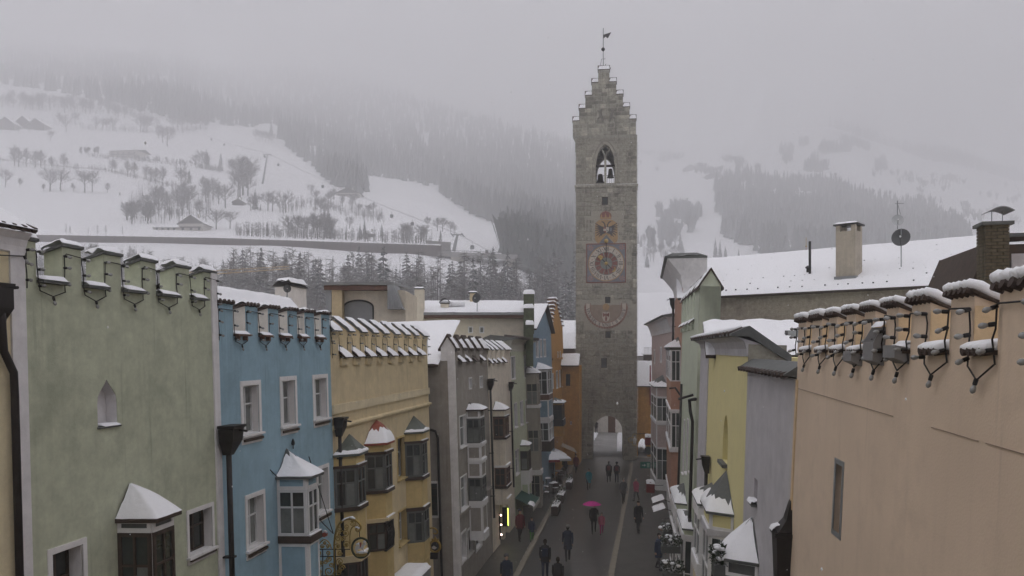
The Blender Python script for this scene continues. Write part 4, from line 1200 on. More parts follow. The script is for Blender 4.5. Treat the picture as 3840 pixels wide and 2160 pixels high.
MB().tube([(-.1, -a, z0), (-.1, -a - .15, z0 - .15), (-.1, -b + .1, zz + .3), (-.1, -b, zz), (-.1, -b, 0)], .055, 8).build('downpipe', PIPE, h.root, smooth=True)
bay_px(h, 1759, 1801, 1817, .6, [(2040, 2010, 'led', TRIM), (2010, 1905, 'panel', DARK), (1905, 1885, 'led', TRIM), (1885, 1795, 'win', SLATE), (1795, 1735, 'panel', DARK), (1735, 1725, 'led', TRIM), (1725, 1672, 'panel', DARK), (1672, 1662, 'led', TRIM), (1662, 1568, 'win', SLATE), (1568, 1535, 'panel', DARK)], apex=1500, m=DARK, sf=.7, rm=WOODD, oh=.18, yref=1650)
downpipe(h, 1838, 1420, 1960, w=-.16, hop=(.4, .5))
# cream house with two stacked oriels
h = left_house('pale_cream_house', 'pale cream house with slanted snowy merlon caps and two stacked oriel windows', 1828, OFF)
CRM = plaster('pale_cream_plaster', (.74, .67, .56), .35, .55, 2.0, .1)
ue = u_end(h, 1914); zc = h.z(1838, 1357); ztp = h.z(1838, 1308)
segs = gaps_to_segs(h, 1828, [(1831, 1839), (1846, 1855), (1864, 1874), (1882, 1891)], 1913, 1340)
ad = rect_px(h, 1872, 1886, 1890, 2090); sh = rect_px(h, 1893, 1908, 1900, 2050)
oo = lambda r: (r[0], r[1], -.25, r[3], .5, arch_pts(r[0], r[1], r[3] - .5, r[3] - .02, 6), False)
walls(h, 0, ue, zc, [oo(ad), oo(sh)], CRM)
battlement(h, segs, zc, ztp, .5, CRM, 'pent', 'bare')
bay_px(h, 1857, 1893, 1908, .6, [(1900, 1878, 'led', CRM), (1878, 1838, 'wall', CRM), (1838, 1828, 'led', WOODD), (1828, 1756, 'win', WOODB), (1756, 1748, 'led', TRIM), (1748, 1648, 'wall', CRM), (1648, 1640, 'led', WOODD), (1640, 1565, 'win', WOODB), (1565, 1560, 'led', WOODD), (1560, 1535, 'wall', CRM)], apex=1498, m=CRM, sf=.97, rm=WOODD, oh=.1, yref=1650)
downpipe(h, 1915, 1432, 1840, w=-.16, hop=(.38, .45))
# shop lamps that are lit: a row of three lamps and a strip
u, z = h.px(1876, 1932, -.1)
bl = empty('lamp_column'); bl.matrix_world = h.M; tag(bl, 'slim column with three glowing lamps beside the cream house arch', 'lamp')
MB().box(u - .03, u + .03, -.1, -.02, z - 1.3, z + .1).build('backplate', IRON, bl)
LIT = mat('lit_lamp', (1, .9, .8), emit=((1, .72, .6), 3.6)); LITG = mat('lit_strip', (.7, .9, .2), emit=((.62, .85, .1), 1.5))
for k in range(3): MB().ball((u, -.13, z - k * .52), .045, 10, 8).build('lamp', LIT, bl, smooth=True)
u, z = h.px(1903, 1906, -.3)
st = empty('light_strip'); st.matrix_world = h.M; tag(st, 'upright yellow-green glowing strip at the shop arch', 'lamp')
MB().box(u - .015, u + .015, -.34, -.3, z - .95, z).build('tube', LITG, st); MB().box(u - .03, u + .03, -.3, -.005, z - 1.0, z + .05).build('housing', IRON, st)
# pale green house
h = left_house('pale_green_house', 'pale green house with coved cornice and narrow slit windows', 1916, OFF)
PGR = plaster('pale_green_plaster', (.54, .58, .43), .3, .3, 2.0, .08)
ue = u_end(h, 1997); zt = h.z(1920, 1318)
ws = [Win(h, 1915, 1931, 1335, 1427, .05, .12, cols=1, rows=1, glass=CURT, sill=False), Win(h, 1964, 1976, 1331, 1420, .05, .12, cols=1, rows=1, glass=CURT, sill=False)] + \
     [Win(h, a, b, c, d, .05, .15, cols=1, glass=GLASS) for a, b, c, d in ((1927, 1938, 1512, 1610), (1949, 1960, 1505, 1600), (1969, 1982, 1500, 1590), (1931, 1944, 1690, 1790))]
ac = rect_px(h, 1960, 1990, 1850, 2010)
walls(h, 0, ue, zt, [w_.op() for w_ in ws] + [(ac[0], ac[1], -.25, ac[3], .6, arch_pts(ac[0], ac[1], ac[3] - .8, ac[3] - .03, 6), False)], PGR)
for w_ in ws: w_.make()
zk = h.z(1920, 1272)
MB().prismx([(0, zt), (-.03, zt), (-.04, zt + .1), (0, zt + .12), (0, zk - .35), (-.1, zk - .15), (-.35, zk), (.5, zk), (.5, zt)], 0, ue).build('coved_cornice', plaster('grey_green', (.56, .56, .48), .3, .3), h.root)
rf = MB().prismx([(-.5, zk + .005), (-.5, zk + .06), (1.2, zk + .3), (2.8, zk - .3), (2.8, zk - .4)], -.25, ue + .1).build('roof', SLATE, h.root)
for i in range(26): MB().tube([(i * ue / 26 + .1, -.54, zk + .08), (i * ue / 26 + .1, .4, zk + .21)], .1, 6).build('tile', TILE, rf)
bay_px(h, 1953, 1981, 1990, .5, [(1865, 1815, 'panel', PGR), (1815, 1765, 'led', TRIM), (1765, 1690, 'win', WOODD), (1690, 1668, 'wall', PGR)], apex=1640, m=PGR, sf=.97, rm=WOODD, oh=.12, yref=1740)
aw = empty('green_awning'); aw.matrix_world = h.M; tag(aw, 'dark green shop awning with snow on its rim', 'awning')
u0, z1 = h.px(1930, 1868, 0); u1 = u0 + 3.2
MB().face([(u0, -.02, z1), (u1, -.02, z1), (u1, -1.1, z1 - .55), (u0, -1.1, z1 - .55)]).build('canvas', mat('green_canvas', (.03, .075, .06), .8), aw)
MB().box(u0, u1, -1.13, -1.1, z1 - .8, z1 - .55).build('valance', mat('pale_canvas', (.45, .45, .4), .8), aw)
snow_patch((u0 - .05, -1.15, z1 - .55), (u0 + .8, -1.15, z1 - .55), (u0 + .8, -.8, z1 - .4), (u0, -.8, z1 - .4), .15, 6, 5, .5).build('snow', SNOW, aw, smooth=True)
# blue gabled house
h = left_house('blue_gable_house', 'narrow blue gabled house with white and grey oriel columns', 1998, OFF)
BL2 = plaster('slate_blue_plaster', (.22, .31, .38), .35, .35)
ue = u_end(h, 2068); um = h.u(2040, 1150); zt = h.z(2040, 1240); za = h.z(2040, 1148)
ws = [Win(h, a, b, 1270, c, .07, .15, cols=1, rows=2, glass=CURT, sill=False) for a, b, c in ((2008, 2018, 1343), (2023, 2031, 1341), (2037, 2046, 1340))]
walls(h, 0, ue, zt, [w_.op() for w_ in ws], BL2, depth=1.3)
for w_ in ws: w_.make()
MB().prism([(0.02, zt - .002), (um, za), (ue - .02, zt - .002)], .002, .4).build('gable', BL2, h.root)
ov = .35
q = MB()
for (a, za0), (b, zb0) in (((0 - .3, zt - .15), (um, za + .08)), ((um, za + .08), (ue + .3, zt - .15))):
    q.loft([[(a, -ov, za0), (b, -ov, zb0), (b, 4, zb0), (a, 4, za0)], [(a, -ov, za0 + .12), (b, -ov, zb0 + .12), (b, 4, zb0 + .12), (a, 4, za0 + .12)]])
rf = q.build('roof', WOODD, h.root)
snow_patch((-.3, -ov, zt - .03), (um, -ov, za + .2), (um, 4, za + .2), (-.3, 4, zt - .03), .16, 8, 16, .2, 2).build('snow', SNOW, rf, smooth=True)
snow_patch((um, -ov, za + .2), (ue + .3, -ov, zt - .03), (ue + .3, 4, zt - .03), (um, 4, za + .2), .16, 8, 16, .2, 3).build('snow', SNOW, rf, smooth=True)
GB = plaster('grey_beige', (.34, .31, .26), .3, .3); 
bay_px(h, 2000, 2019, 2026, .8, [(1960, 1880, 'wall', GB), (1880, 1790, 'win', GB), (1790, 1770, 'led', TRIM), (1700, 1612, 'win', GB), (1612, 1530, 'wall', GB), (1530, 1518, 'led', TRIM), (1518, 1435, 'win', GB), (1435, 1398, 'wall', GB)], apex=1362, m=GB, sf=.6, rm=WOODD, oh=.15, yref=1550)
bay_px(h, 2029, 2055, 2069, .9, [(1700, 1660, 'led', WOODD), (1660, 1586, 'win', FRAME), (1586, 1570, 'led', TRIM), (1570, 1500, 'panel', BL2), (1500, 1480, 'led', WOODB), (1480, 1390, 'win', FRAME), (1390, 1384, 'led', TRIM)], apex=1355, m=TRIM, sf=.97, rm=WOODD, oh=.15, yref=1480)
# orange stepped-gable house
h = left_house('orange_gable_house', 'orange house with stepped gable of snow-capped steps', 2068, OFF)
ORA = plaster('orange_plaster', (.46, .245, .07), .5, .45, 2.0, .15)
ue = u_end(h, 2112); z0 = h.z(2085, 1350); zt = h.z(2085, 1128)
zb = h.z(2100, 1235)
ws = [Win(h, a, b, c, d, .06, .15, cols=1, rows=1, sill=False) for a, b, c, d in ((2070, 2075, 1400, 1460), (2084, 2091, 1390, 1460), (2096, 2101, 1388, 1455), (2078, 2083, 1220, 1262), (2090, 2093, 1318, 1345), (2099, 2102, 1316, 1343))]
walls(h, 0, ue, zb, [w_.op() for w_ in ws if w_.t < zb], ORA)
for w_ in ws:
    if w_.t < zb: w_.make()
n = 7; um = ue * .42
for k in range(n):
    a = um * k / n * .96 - 0; b = ue - (ue - um) * k / n * .96
    zz0 = zb + (zt - zb) * k / n; zz1 = zb + (zt - zb) * (k + 1) / n
    st_ = MB().box(a, b, .002 * k, .55, zz0 - .001, zz1).build('gable_step', ORA, h.root)
    aa = um * (k + 1) / n * .96; bb = ue - (ue - um) * (k + 1) / n * .96
    for s0, s1 in ((a, aa), (bb, b)) if k < n - 1 else ((a, b),):
        MB().box(s0 - .1, s1 + .1, -.18, .7, zz1, zz1 + .1).build('coping', WOODB, st_)
        snow_patch((s0 - .12, -.2, zz1 + .1), (s1 + .12, -.2, zz1 + .1), (s1 + .12, .7, zz1 + .1), (s0 - .12, .7, zz1 + .1), .2, 4, 5, .2, k).build('snow', SNOW, st_, smooth=True)
MB().box(0, ue, -.12, -.001, z0, z0 + .2).build('string_course', ORA, h.root)
bay_px(h, 2087, 2108, 2116, .8, [(1640, 1600, 'wall', ORA), (1600, 1575, 'led', IRON), (1575, 1518, 'win', WOODD), (1518, 1510, 'wall', ORA)], apex=1478, m=ORA, sf=.4, rm=CU, oh=.2, yref=1540)
# orange wing beside the tower, facing up the street
c = at_depth(2108, HY, 81)
h = House('orange_wing', 'orange wing with snowy lean-to roof between the stepped gable and the tower', 'house', c.x, c.y, R(1.0))
ue = h.u(2172); zt = h.z(2130, 1372)
ws = [Win(h, 2119, 2141, 1400, 1450, .06, .2, frame=WOODD, trim=ORA), Win(h, 2136, 2146, 1578, 1595, .04, .2, cols=1, rows=1, trim=ORA)]
walls(h, 0, ue, zt, [w_.op() for w_ in ws], ORA, depth=4.5)
for w_ in ws: w_.make()
zr = h.z(2130, 1330, 1.4); q = MB().loft([[(-.3, -.4, zt - .05), (ue, -.4, zt - .05), (ue, 1.6, zr), (-.3, 1.6, zr)], [(-.3, -.4, zt + .06), (ue, -.4, zt + .06), (ue, 1.6, zr + .1), (-.3, 1.6, zr + .1)]]); rf = q.build('roof', WOODD, h.root)
snow_patch((-.3, -.42, zt + .06), (ue, -.42, zt + .06), (ue, 1.6, zr + .1), (-.3, 1.6, zr + .1), .14, 8, 8, .3).build('snow', SNOW, rf, smooth=True)
a, z = h.px(2086, 1652, -1.5); b = h.u(2166, 1690, -1.5)
aw = empty('beige_awning'); aw.matrix_world = h.M; tag(aw, 'long beige awning slanting down beside the tower foot', 'awning')
z2 = h.z(2150, 1692, -1.8)
MB().face([(a, -1.3, z), (a + .4, -2.6, z - .35), (b + .05, -2.6, z2 - .1), (b - .35, -1.3, z2 + .25)]).build('canvas', mat('beige_canvas', (.34, .29, .23), .85, var=.1), aw)
MB().tube([(a + .1, -1.6, 0), (a + .1, -1.6, z - .1)], .04, 6).build('post', IRON, aw); MB().tube([(b - .2, -1.9, 0), (b - .2, -1.9, z2)], .04, 6).build('post', IRON, aw)
# roofs behind, left of the tower
def snow_roof_house(name, label, x0, x1, yt, ye, yb, d, m, run=5.0, over=.4, cat='house'):
    c = at_depth(x0, HY, d)
    h = House(name, label, cat, c.x, c.y, YAW * .6)
    ue = h.u(x1); ze = h.z(x0, ye); zr = h.z(x0, yt, run)
    MB().box(0, ue, .0, run * 2, -.3, ze).build('wall', m, h.root)
    q = MB().loft([[(-over, -over, ze - .12), (ue + over, -over, ze - .12), (ue + over, run, zr), (-over, run, zr)], [(-over, -over, ze + .02), (ue + over, -over, ze + .02), (ue + over, run, zr + .14), (-over, run, zr + .14)]])
    q.loft([[(-over, run, zr), (ue + over, run, zr), (ue + over, 2 * run + over, ze - .12), (-over, 2 * run + over, ze - .12)], [(-over, run, zr + .14), (ue + over, run, zr + .14), (ue + over, 2 * run + over, ze + .02), (-over, 2 * run + over, ze + .02)]])
    q.prismx([(0, ze), (run, zr - .02), (2 * run, ze)], 0.01, ue - .01)
    rf = q.build('roof', WOODD, h.root)
    snow_patch((-over, -over - .02, ze + .03), (ue + over, -over - .02, ze + .03), (ue + over, run, zr + .15), (-over, run, zr + .15), .16, 24, 10, .3, x0).build('snow', SNOW, rf, smooth=True)
    return h, ue, ze, zr
BRN = plaster('brown_plaster', (.23, .15, .11), .3, .3)
snow_roof_house('brown_house', 'brown house with snowy roof between orange wing and tower', 2075, 2175, 1206, 1262, 0, 108, BRN, 6)
snow_roof_house('far_brown_house', 'small brown house with low snowy roof beyond the orange stepped gable', 2096, 2190, 1250, 1308, 0, 96, plaster('dark_brown_plaster', (.16, .1, .08), .3, .3), 3)
# ------------------------------------------------------------------ right row
RA = math.atan((2400.0 - CX) / FPX) - math.atan((2340.0 - CX) / FPX)   # this row runs slightly towards the street axis
DR = Vector((-math.sin(RA), math.cos(RA), 0)); NR = Vector((math.cos(RA), math.sin(RA), 0))
RANG = -PI / 2 + RA
def right_house(name, label, xfar, off=0.0, lean=.03, y=1310):
    b = NR * (3.0 - CAMZ * lean + off)
    p = Plane(b.x, b.y, RANG, lean)
    o = b - DR * p.u(xfar, y)
    return House(name, label, 'house', o.x, o.y, RANG, lean)
# peach house
h = right_house('peach_house', 'large peach house with tile-capped battlements and one narrow slit window', 2993, 0, .045)
PEACH = plaster('peach_plaster', (.68, .54, .41), .3, .2, 1.6, .07); PEACH2 = plaster('apricot_plaster', (.70, .52, .32), .35, .3)
f6 = lambda x: 2900 + .483 * x
ue = h.u(4700) + 36; zc = h.z(3673, 1322); ztp = h.z(3600, 1104)
gp = [(255, 300), (375, 428), (495, 563), (635, 703), (785, 873), (965, 1068), (1210, 1370), (1550, 1745), (2080, 2420)]
segs = gaps_to_segs(h, 2993, [(f6(a), f6(b)) for a, b in gp], 4690, 1250)
sw = rect_px(h, 3134, 3166, 1722, 2005)
walls(h, 0, ue, zc, [(sw[0], sw[1], sw[2], sw[3], .16, None, False)], PEACH)
q = MB(); t = .05
q.box(sw[0] - .02, sw[0] + t, -.012, .0, sw[2] - .02, sw[3] + .02).box(sw[1] - t, sw[1] + .02, -.012, .0, sw[2] - .02, sw[3] + .02).box(sw[0] + t, sw[1] - t, -.012, 0, sw[3] - t, sw[3] + .02).box(sw[0] + t, sw[1] - t, -.012, 0, sw[2] - .02, sw[2] + t)
wn = q.build('slit_window', GREYM, h.root); MB().box(sw[0] + .01, sw[1] - .01, .13, .14, sw[2] + .01, sw[3] - .01).build('pane', CURT, wn)
battlement(h, segs, zc, ztp, .22, PEACH, 'tile', 'tile', lights='string of bulbs hanging in loops from the peach battlements', DIP=.22)
for (a, b) in segs: MB().box(b + .001, b + .008, .006, .2, zc + .02, ztp - .12).build('plastered_side', PEACH2, h.root)
# sheet-metal rain chutes in three of the gaps
for k, (w0, hh, up, out) in {3: (.9, .1, .0, .14), 4: (.95, .4, .1, .13), 5: (.9, .12, .3, .15)}.items():
    g0, g1 = segs[k][1], segs[k + 1][0]; z0 = zc - .13 + up * .2
    q = MB(); a, b = g0 + .01, g1 - .01
    for x in (a, b - .01): q.prismx([(-out, z0 + .0), (.15, z0 - .12), (.15, z0 + hh), (-out * .3, z0 + hh), (-out, z0 + .1 + hh * .3)], x, x + .01)
    q.box(a + .01, b - .01, -out, -out + .008, z0 + .002, z0 + .1 + hh * .3)
    q.prismx([(-out + .01, z0), (.15, z0 - .12), (.15, z0 - .11), (-out + .01, z0 + .01)], a + .01, b - .01)
    ch_ = q.build('rain_chute', mat('dull_zinc_%d' % k, (.24, .235, .235), .5, metal=.3), h.root)
    snow_patch((a, -out * .3, z0 + hh), (b, -out * .3, z0 + hh), (b, .15, z0 + hh), (a, .15, z0 + hh), .07, 5, 5, .3, k).build('snow', SNOW, ch_, smooth=True)
for (xa, ya, xb, yb) in ((2995, 1458, 3350, 1562), (3495, 1604, 3670, 1656), (3700, 1664, 4100, 1780)):
    a, za = h.px(xa, ya); b, zb = h.px(xb, yb)
    MB().loft([[(a, -.001, za), (a, -.01, za), (a, -.01, za + .009), (a, -.001, za + .009)], [(b, -.001, zb), (b, -.01, zb), (b, -.01, zb + .009), (b, -.001, zb + .009)]]).build('render_joint', mat('joint_shadow_%d' % xa, (.34, .26, .2), .95), h.root)
a, za = h.px(3040, 1600)
MB().box(-.004, .14, -.02, -.0005, -.2, zc - .5).build('corner_strip', PEACH2, h.root)
# lilac house
h = right_house('lilac_house', 'narrow lilac-grey house with grey coping, slit window and a snowy oriel roof', 2806)
LIL = plaster('lilac_plaster', (.52, .495, .505), .35, .16, 1.8, .08)
ue = h.u(2995); zt = h.z(2812, 1392)
sw = rect_px(h, 2829, 2842, 1790, 1880)
walls(h, 0, ue, zt, [(sw[0], sw[1], sw[2], sw[3], .2, None, False)], LIL)
MB().box(sw[0] - .03, sw[1] + .03, -.12, 0, sw[2] - .06, sw[2] - .002).build('sill', SLATE, h.root)
snow_patch((sw[0] - .05, -.14, sw[2]), (sw[1] + .03, -.14, sw[2]), (sw[1] + .03, .05, sw[2]), (sw[0] - .05, .05, sw[2]), .08, 7, 7, .4).build('snow', SNOW, h.root, smooth=True)
zk = h.z(2806, 1345)
rf = MB().prismx([(-.22, zt + .05), (-.22, zt + .08), (.1, zk), (.4, zk), (.6, zt + .06), (.6, zt)], -.05, ue - .03).build('coping', SLATE, h.root)
for i in range(14): MB().tube([((i + .5) * ue / 14, -.26, zt + .05), ((i + .5) * ue / 14, .05, zt + .12)], .06, 6).build('tile', TILE, rf)
bay_px(h, 2846, 2722, 2708, .85, [(2500, 2160, 'win', WOODD), (2160, 2092, 'panel', SLATE)], apex=1938, ax=2825, m=TRIM, oh=.12, rm=SLATE, sf=.85, yref=2090)
# big hopper between lilac and peach
u, z = h.px(2890, 2000, -.4); u = h.u(2905, 2000, -.3)
q = MB()
def sqh(k, zz, e=0): return [(u - .26 * k, -.3 * k - .02, zz), (u + .24 * k, -.3 * k - .02, zz), (u + .24 * k, -.02, zz + e), (u - .26 * k, -.02, zz + e)]
zh = h.z(2905, 1990, -.3)
q.loft([sqh(1.05, zh), sqh(1.05, zh - .06), sqh(.95, zh - .08), sqh(.8, zh - .85), sqh(.45, zh - 1.05), sqh(.3, zh - 1.15)]); hp = q.build('hopper', PIPE, h.root)
MB().tube([(u, -.14, zh - 1.05), (u, -.14, 0)], .07, 8).build('downpipe', PIPE, hp, smooth=True)
MB().loft([[(u - .08, -.02, zh + .55), (u + .1, -.02, zh + .55), (u + .1, -.06, zh + .55), (u - .08, -.06, zh + .55)], [(u - .14, -.02, zh + .22), (u + .16, -.02, zh + .22), (u + .16, -.14, zh + .22), (u - .14, -.14, zh + .22)], [(u - .24, -.02, zh + .01), (u + .22, -.02, zh + .01), (u + .22, -.28, zh + .01), (u - .24, -.28, zh + .01)]]).build('rain_gutter_chute', PIPE, hp)
snow_patch((u - .26, -.34, zh + .0), (u - .0, -.34, zh + .0), (u - .0, -.1, zh + .12), (u - .26, -.14, zh + .08), .1, 12, 12, .8).build('snow', SNOW, hp, smooth=True)
# yellow house
h = right_house('yellow_house', 'lemon yellow house with grey-white cove, blind arched niche and tall oriel roof', 2632)
YEL = plaster('lemon_plaster', (.74, .66, .34), .15, .2, 1.6, .05); LGR = plaster('light_grey_plaster', (.54, .52, .535), .25, .3)
ue = h.u(2806); zt = h.z(2806, 1337)
na = rect_px(h, 2714, 2733, 1550, 1728)
r_ = (na[1] - na[0]) / 2
walls(h, 0, ue, zt, [(na[0], na[1], na[2], na[3] + .01, .3, arch_pts(na[0], na[1], na[3] - r_ * 1.3, na[3], 7, True), False)], YEL)
MB().box(na[0] - .06, na[1] + .02, -.14, 0, na[2] - .1, na[2] - .002).build('sill', SLATE, h.root)
MB().box(0, h.u(2660), -.04, 0, -.2, zt).build('corner_strip', LGR, h.root)
zk = h.z(2806, 1262)
MB().prismx([(0, zt), (-.03, zt), (-.04, zk - .3), (-.1, zk - .12), (-.3, zk), (.95, zk - .35), (.95, zt)], 0, ue).build('coved_cornice', LGR, h.root)
rf = MB().prismx([(-.42, zk + .005), (-.42, zk + .06), (-.1, zk + .22), (.0, zk + .26), (1.0, zk - .42), (1.0, zk - .62), (.0, zk - .0)], -.2, ue + .12).build('coping', SLATE, h.root)
for i in range(16):
    x = (i + .5) * ue / 16; MB().tube([(x, -.46, zk + .06), (x, -.1, zk + .2)], .075, 6).build('tile', TILE, rf)
    MB().tube([(x, -.46, zk + .12), (x, -.12, zk + .25)], [.06, .05], 6).build('snow', SNOW, rf, smooth=True)
MB().box(ue + .001, ue + .02, .0, .9, zt - .6, zt + .3).build('rough_gable_wall', MORTAR, h.root)
bay_px(h, 2752, 2664, 2640, .95, [(2500, 2390, 'panel', LGR), (2390, 2010, 'win', TRIM), (2010, 1985, 'led', LGR), (1985, 1915, 'panel', YEL)], apex=1763, ax=2727, m=LGR, oh=.12, rm=SLATE, sf=.3, yref=1950)
downpipe(h, 2650, 1710, 2160, w=-.14, hop=(.34, .5), r=.06)
bay_px(h, 2700, 2628, 2606, .9, [(2500, 2180, 'panel', CREAM), (2180, 2130, 'led', TRIM), (2130, 1945, 'win', TRIM), (1945, 1905, 'led', TRIM), (1905, 1885, 'panel', PGR)], apex=1775, ax=2650, m=TRIM, oh=.12, rm=SLATE, sf=.45, yref=1950)
# pale green gabled house
h = right_house('mint_house', 'pale mint house with steep gabled end merlon and rows of snowy caps', 2556)
MNT = plaster('mint_plaster', (.54, .58, .46), .3, .35, 1.8, .08)
ue = h.u(2621, 1200); zc = h.z(2605, 1205); ztp = h.z(2621, 1075)
ue2 = ue
xs = [(2560, 2566), (2571, 2577), (2583, 2590), (2597, 2605)]
segs = gaps_to_segs(h, 2556, xs, 2621, 1150)
segs[-1] = (segs[-1][0], ue)
ws = [Win(h, a, b, 1560 + (2600 - a) * .3, 1780 + (2600 - a) * .2, .06, .15, cols=1, glass=CURT, sill=True) for a, b in ((2566, 2571), (2578, 2584), (2594, 2602))]
walls(h, 0, ue, zc, [w_.op() for w_ in ws], MNT, depth=8)
for w_ in ws: w_.make()
battlement(h, segs, zc, ztp, .85, MNT, 'saddle', 'pent')
MB().box(ue - .4, ue, .0, .85, zc - .02, ztp + .0).build('gable_end_block', MNT, h.root)
u, z = h.px(2590, 1498, -.2)
MB().tube([(u + .5, -.05, z + .05), (u, -.25, z - .02), (u, -.2, z - .5), (u + .3, -.12, z - .9), (u + .3, -.12, 0)], .07, 8).build('downpipe', PIPE, h.root, smooth=True)
MB().tube([(u + .1, -.1, z + .2), (u, -.7, z)], .06, 6).build('rain_spout', PIPE, h.root)
u, z = h.px(2553, 1440, -.15); MB().tube([(u, -.12, z), (u, -.12, 0)], .06, 8).build('downpipe', PIPE, h.root, smooth=True)
MB().tube([(u, -.12, z - .6), (u - .2, -.4, z - .2), (u - .2, -.7, z - .25)], .05, 6).build('rain_spout', PIPE, h.root)
bay_px(h, 2575, 2538, 2518, .95, [(2200, 2015, 'win', TRIM), (2015, 2005, 'led', TRIM), (2005, 1950, 'win', TRIM), (1950, 1905, 'led', TRIM), (1905, 1880, 'wall', PGR)], apex=1810, ax=2566, m=TRIM, oh=.12, rm=SLATE, sf=.5, yref=1950)
bay_px(h, 2598, 2565, 2540, 1.0, [(2400, 2020, 'win', TRIM), (2020, 2000, 'led', TRIM), (2000, 1975, 'wall', PGR)], apex=1916, ax=2591, m=TRIM, oh=.1, rm=SLATE, sf=.6, yref=2050)
# salmon house
def house2(name, label, xf, df, xn, dn, lean=0.0):
    a = at_depth(xf, HY, df); b = at_depth(xn, HY, dn)
    return House(name, label, 'house', a.x, a.y, math.atan2(b.y - a.y, b.x - a.x), lean), (Vector((b.x, b.y)) - Vector((a.x, a.y))).length
h, ue = house2('salmon_house', 'tall salmon house with white coved head and white-framed oriel column', 2530, 60, 2561, 47)
SAL = plaster('salmon_plaster', (.46, .265, .19), .3, .3)
zk = h.z(2561, 1000); zt = h.z(2561, 1040)
ws = [Win(h, 2541, 2545, 1035, 1100, .1, .2, cols=1, glass=CURT)]
walls(h, 0, ue, zt - .6, [w_.op() for w_ in ws if w_.t < zt - .65], SAL, depth=6)
MB().box(ue - .001, ue + .03, 0, 2.2, -.2, zt - .6).build('end_wall', WHITE, h.root)
q = MB()
def ringx(e, z): return [(-.1, -e, z), (ue + e * .35 + .03, -e, z), (ue + e * .35 + .03, 1.35, z), (-.1, 1.35, z)]
q.loft([ringx(.02, zt - .6), ringx(.04, zt - .3), ringx(.12, zt + .1), ringx(.35, zt + .45), ringx(.75, zk + .3), ringx(.9, zk + .45)]); q.build('coved_head', WHITE, h.root)
ztop = zk + .45
rf = MB().loft([ringx(1.0, ztop + .002), ringx(1.05, ztop + .12), [(-.1, -.6, ztop + .35), (ue, -.6, ztop + .35), (ue, .8, ztop + .35), (-.1, .8, ztop + .35)]]).build('roof', SLATE, h.root)
snow_patch((-.1, -1.05, ztop + .13), (ue + .4, -1.05, ztop + .13), (ue + .4, 1.35, ztop + .13), (-.1, 1.35, ztop + .13), .25, 8, 8, .2).build('snow', SNOW, rf, smooth=True)
bay_px(h, 2553, 2516, 2500, 1.0, [(2010, 1880, 'wall', WHITE), (1880, 1870, 'led', WHITE), (1870, 1695, 'wall', SAL), (1695, 1680, 'led', WHITE), (1680, 1545, 'win', TRIM), (1545, 1535, 'led', WHITE), (1535, 1430, 'wall', SAL), (1430, 1312, 'win', TRIM), (1312, 1302, 'led', WOODD)], apex=1262, ax=2545, m=SAL, oh=.2, rm=SLATE, sf=.6, yref=1500)
downpipe(h, 2524, 1118, 1400, w=-.2, hop=(.5, .7), r=.08)
# pink house
h, ue = house2('pink_house', 'pale pink house with white cove and a slim white oriel with round panels', 2444, 82, 2518, 61)
PNK = plaster('pink_plaster', (.54, .43, .40), .3, .3)
zt = h.z(2518, 1245); zk = h.z(2518, 1205)
ws = [Win(h, 2452, 2457, 1310, 1365, .15, .15, cols=1, rows=1, glass=CURT, sill=False), Win(h, 2476, 2482, 1300, 1360, .15, .15, cols=1, rows=1, glass=CURT, sill=False)]
walls(h, 0, ue, zt, [w_.op() for w_ in ws], PNK, depth=5)
for w_ in ws: w_.make()
MB().prismx([(0, zt), (-.05, zt), (-.1, zt + .3), (-.35, zk + .2), (-.6, zk + .35), (.8, zk + .35), (.8, zt)], -.4, ue).build('coved_cornice', WHITE, h.root)
rf = MB().prismx([(-.75, zk + .352), (-.75, zk + .45), (1.2, zk + .75), (1.2, zk + .352)], -.6, ue + .2).build('roof', SLATE, h.root)
snow_patch((-.6, -.78, zk + .46), (ue + .2, -.78, zk + .46), (ue + .2, 1.2, zk + .76), (-.6, 1.2, zk + .76), .15, 12, 6, .2).build('snow', SNOW, rf, smooth=True)
by_ = bay_px(h, 2506, 2462, 2442, 1.3, [(1960, 1880, 'wall', PNK), (1880, 1840, 'panel', PNK), (1840, 1800, 'led', TRIM), (1800, 1680, 'win', TRIM), (1680, 1590, 'panel', PNK), (1590, 1580, 'led', TRIM), (1580, 1490, 'win', TRIM), (1490, 1450, 'panel', PNK)], apex=1405, ax=2486, m=TRIM, oh=.2, rm=SLATE, sf=.35, yref=1600)
# orange house with side arch, right of the tower
c = at_depth(2384, HY, 88)
h = House('orange_arch_house', 'orange house with small arched passage and snowy roof beside the tower', 'house', c.x, c.y, R(1.0))
ue = h.u(2452); zt = h.z(2400, 1450)
ga, gb = h.u(2392), h.u(2426)
walls(h, 0, ue, zt, [(ga, gb, -.2, h.z(2410, 1642), 6, arch_pts(ga, gb, h.z(2410, 1680), h.z(2410, 1644), 6), True), (h.u(2428), h.u(2436), h.z(2430, 1500), h.z(2430, 1460), .2, None, False)], ORA, depth=6, back=False)
zr = h.z(2400, 1357, 3); rf = MB().loft([[(-.2, -.3, zt - .03), (ue, -.3, zt - .03), (ue, 3, zr), (-.2, 3, zr)], [(-.2, -.3, zt + .07), (ue, -.3, zt + .07), (ue, 3, zr + .1), (-.2, 3, zr + .1)]]).build('roof', WOODD, h.root)
snow_patch((-.2, -.35, zt + .08), (ue, -.35, zt + .08), (ue, 3, zr + .11), (-.2, 3, zr + .11), .16, 8, 8, .3).build('snow', SNOW, rf, smooth=True)
MB().box(h.u(2436), h.u(2441), -.06, 0, h.z(2436, 1520), h.z(2436, 1370)).build('red_shutter', mat('red_shutter_paint', (.22, .03, .03), .6), h.root)
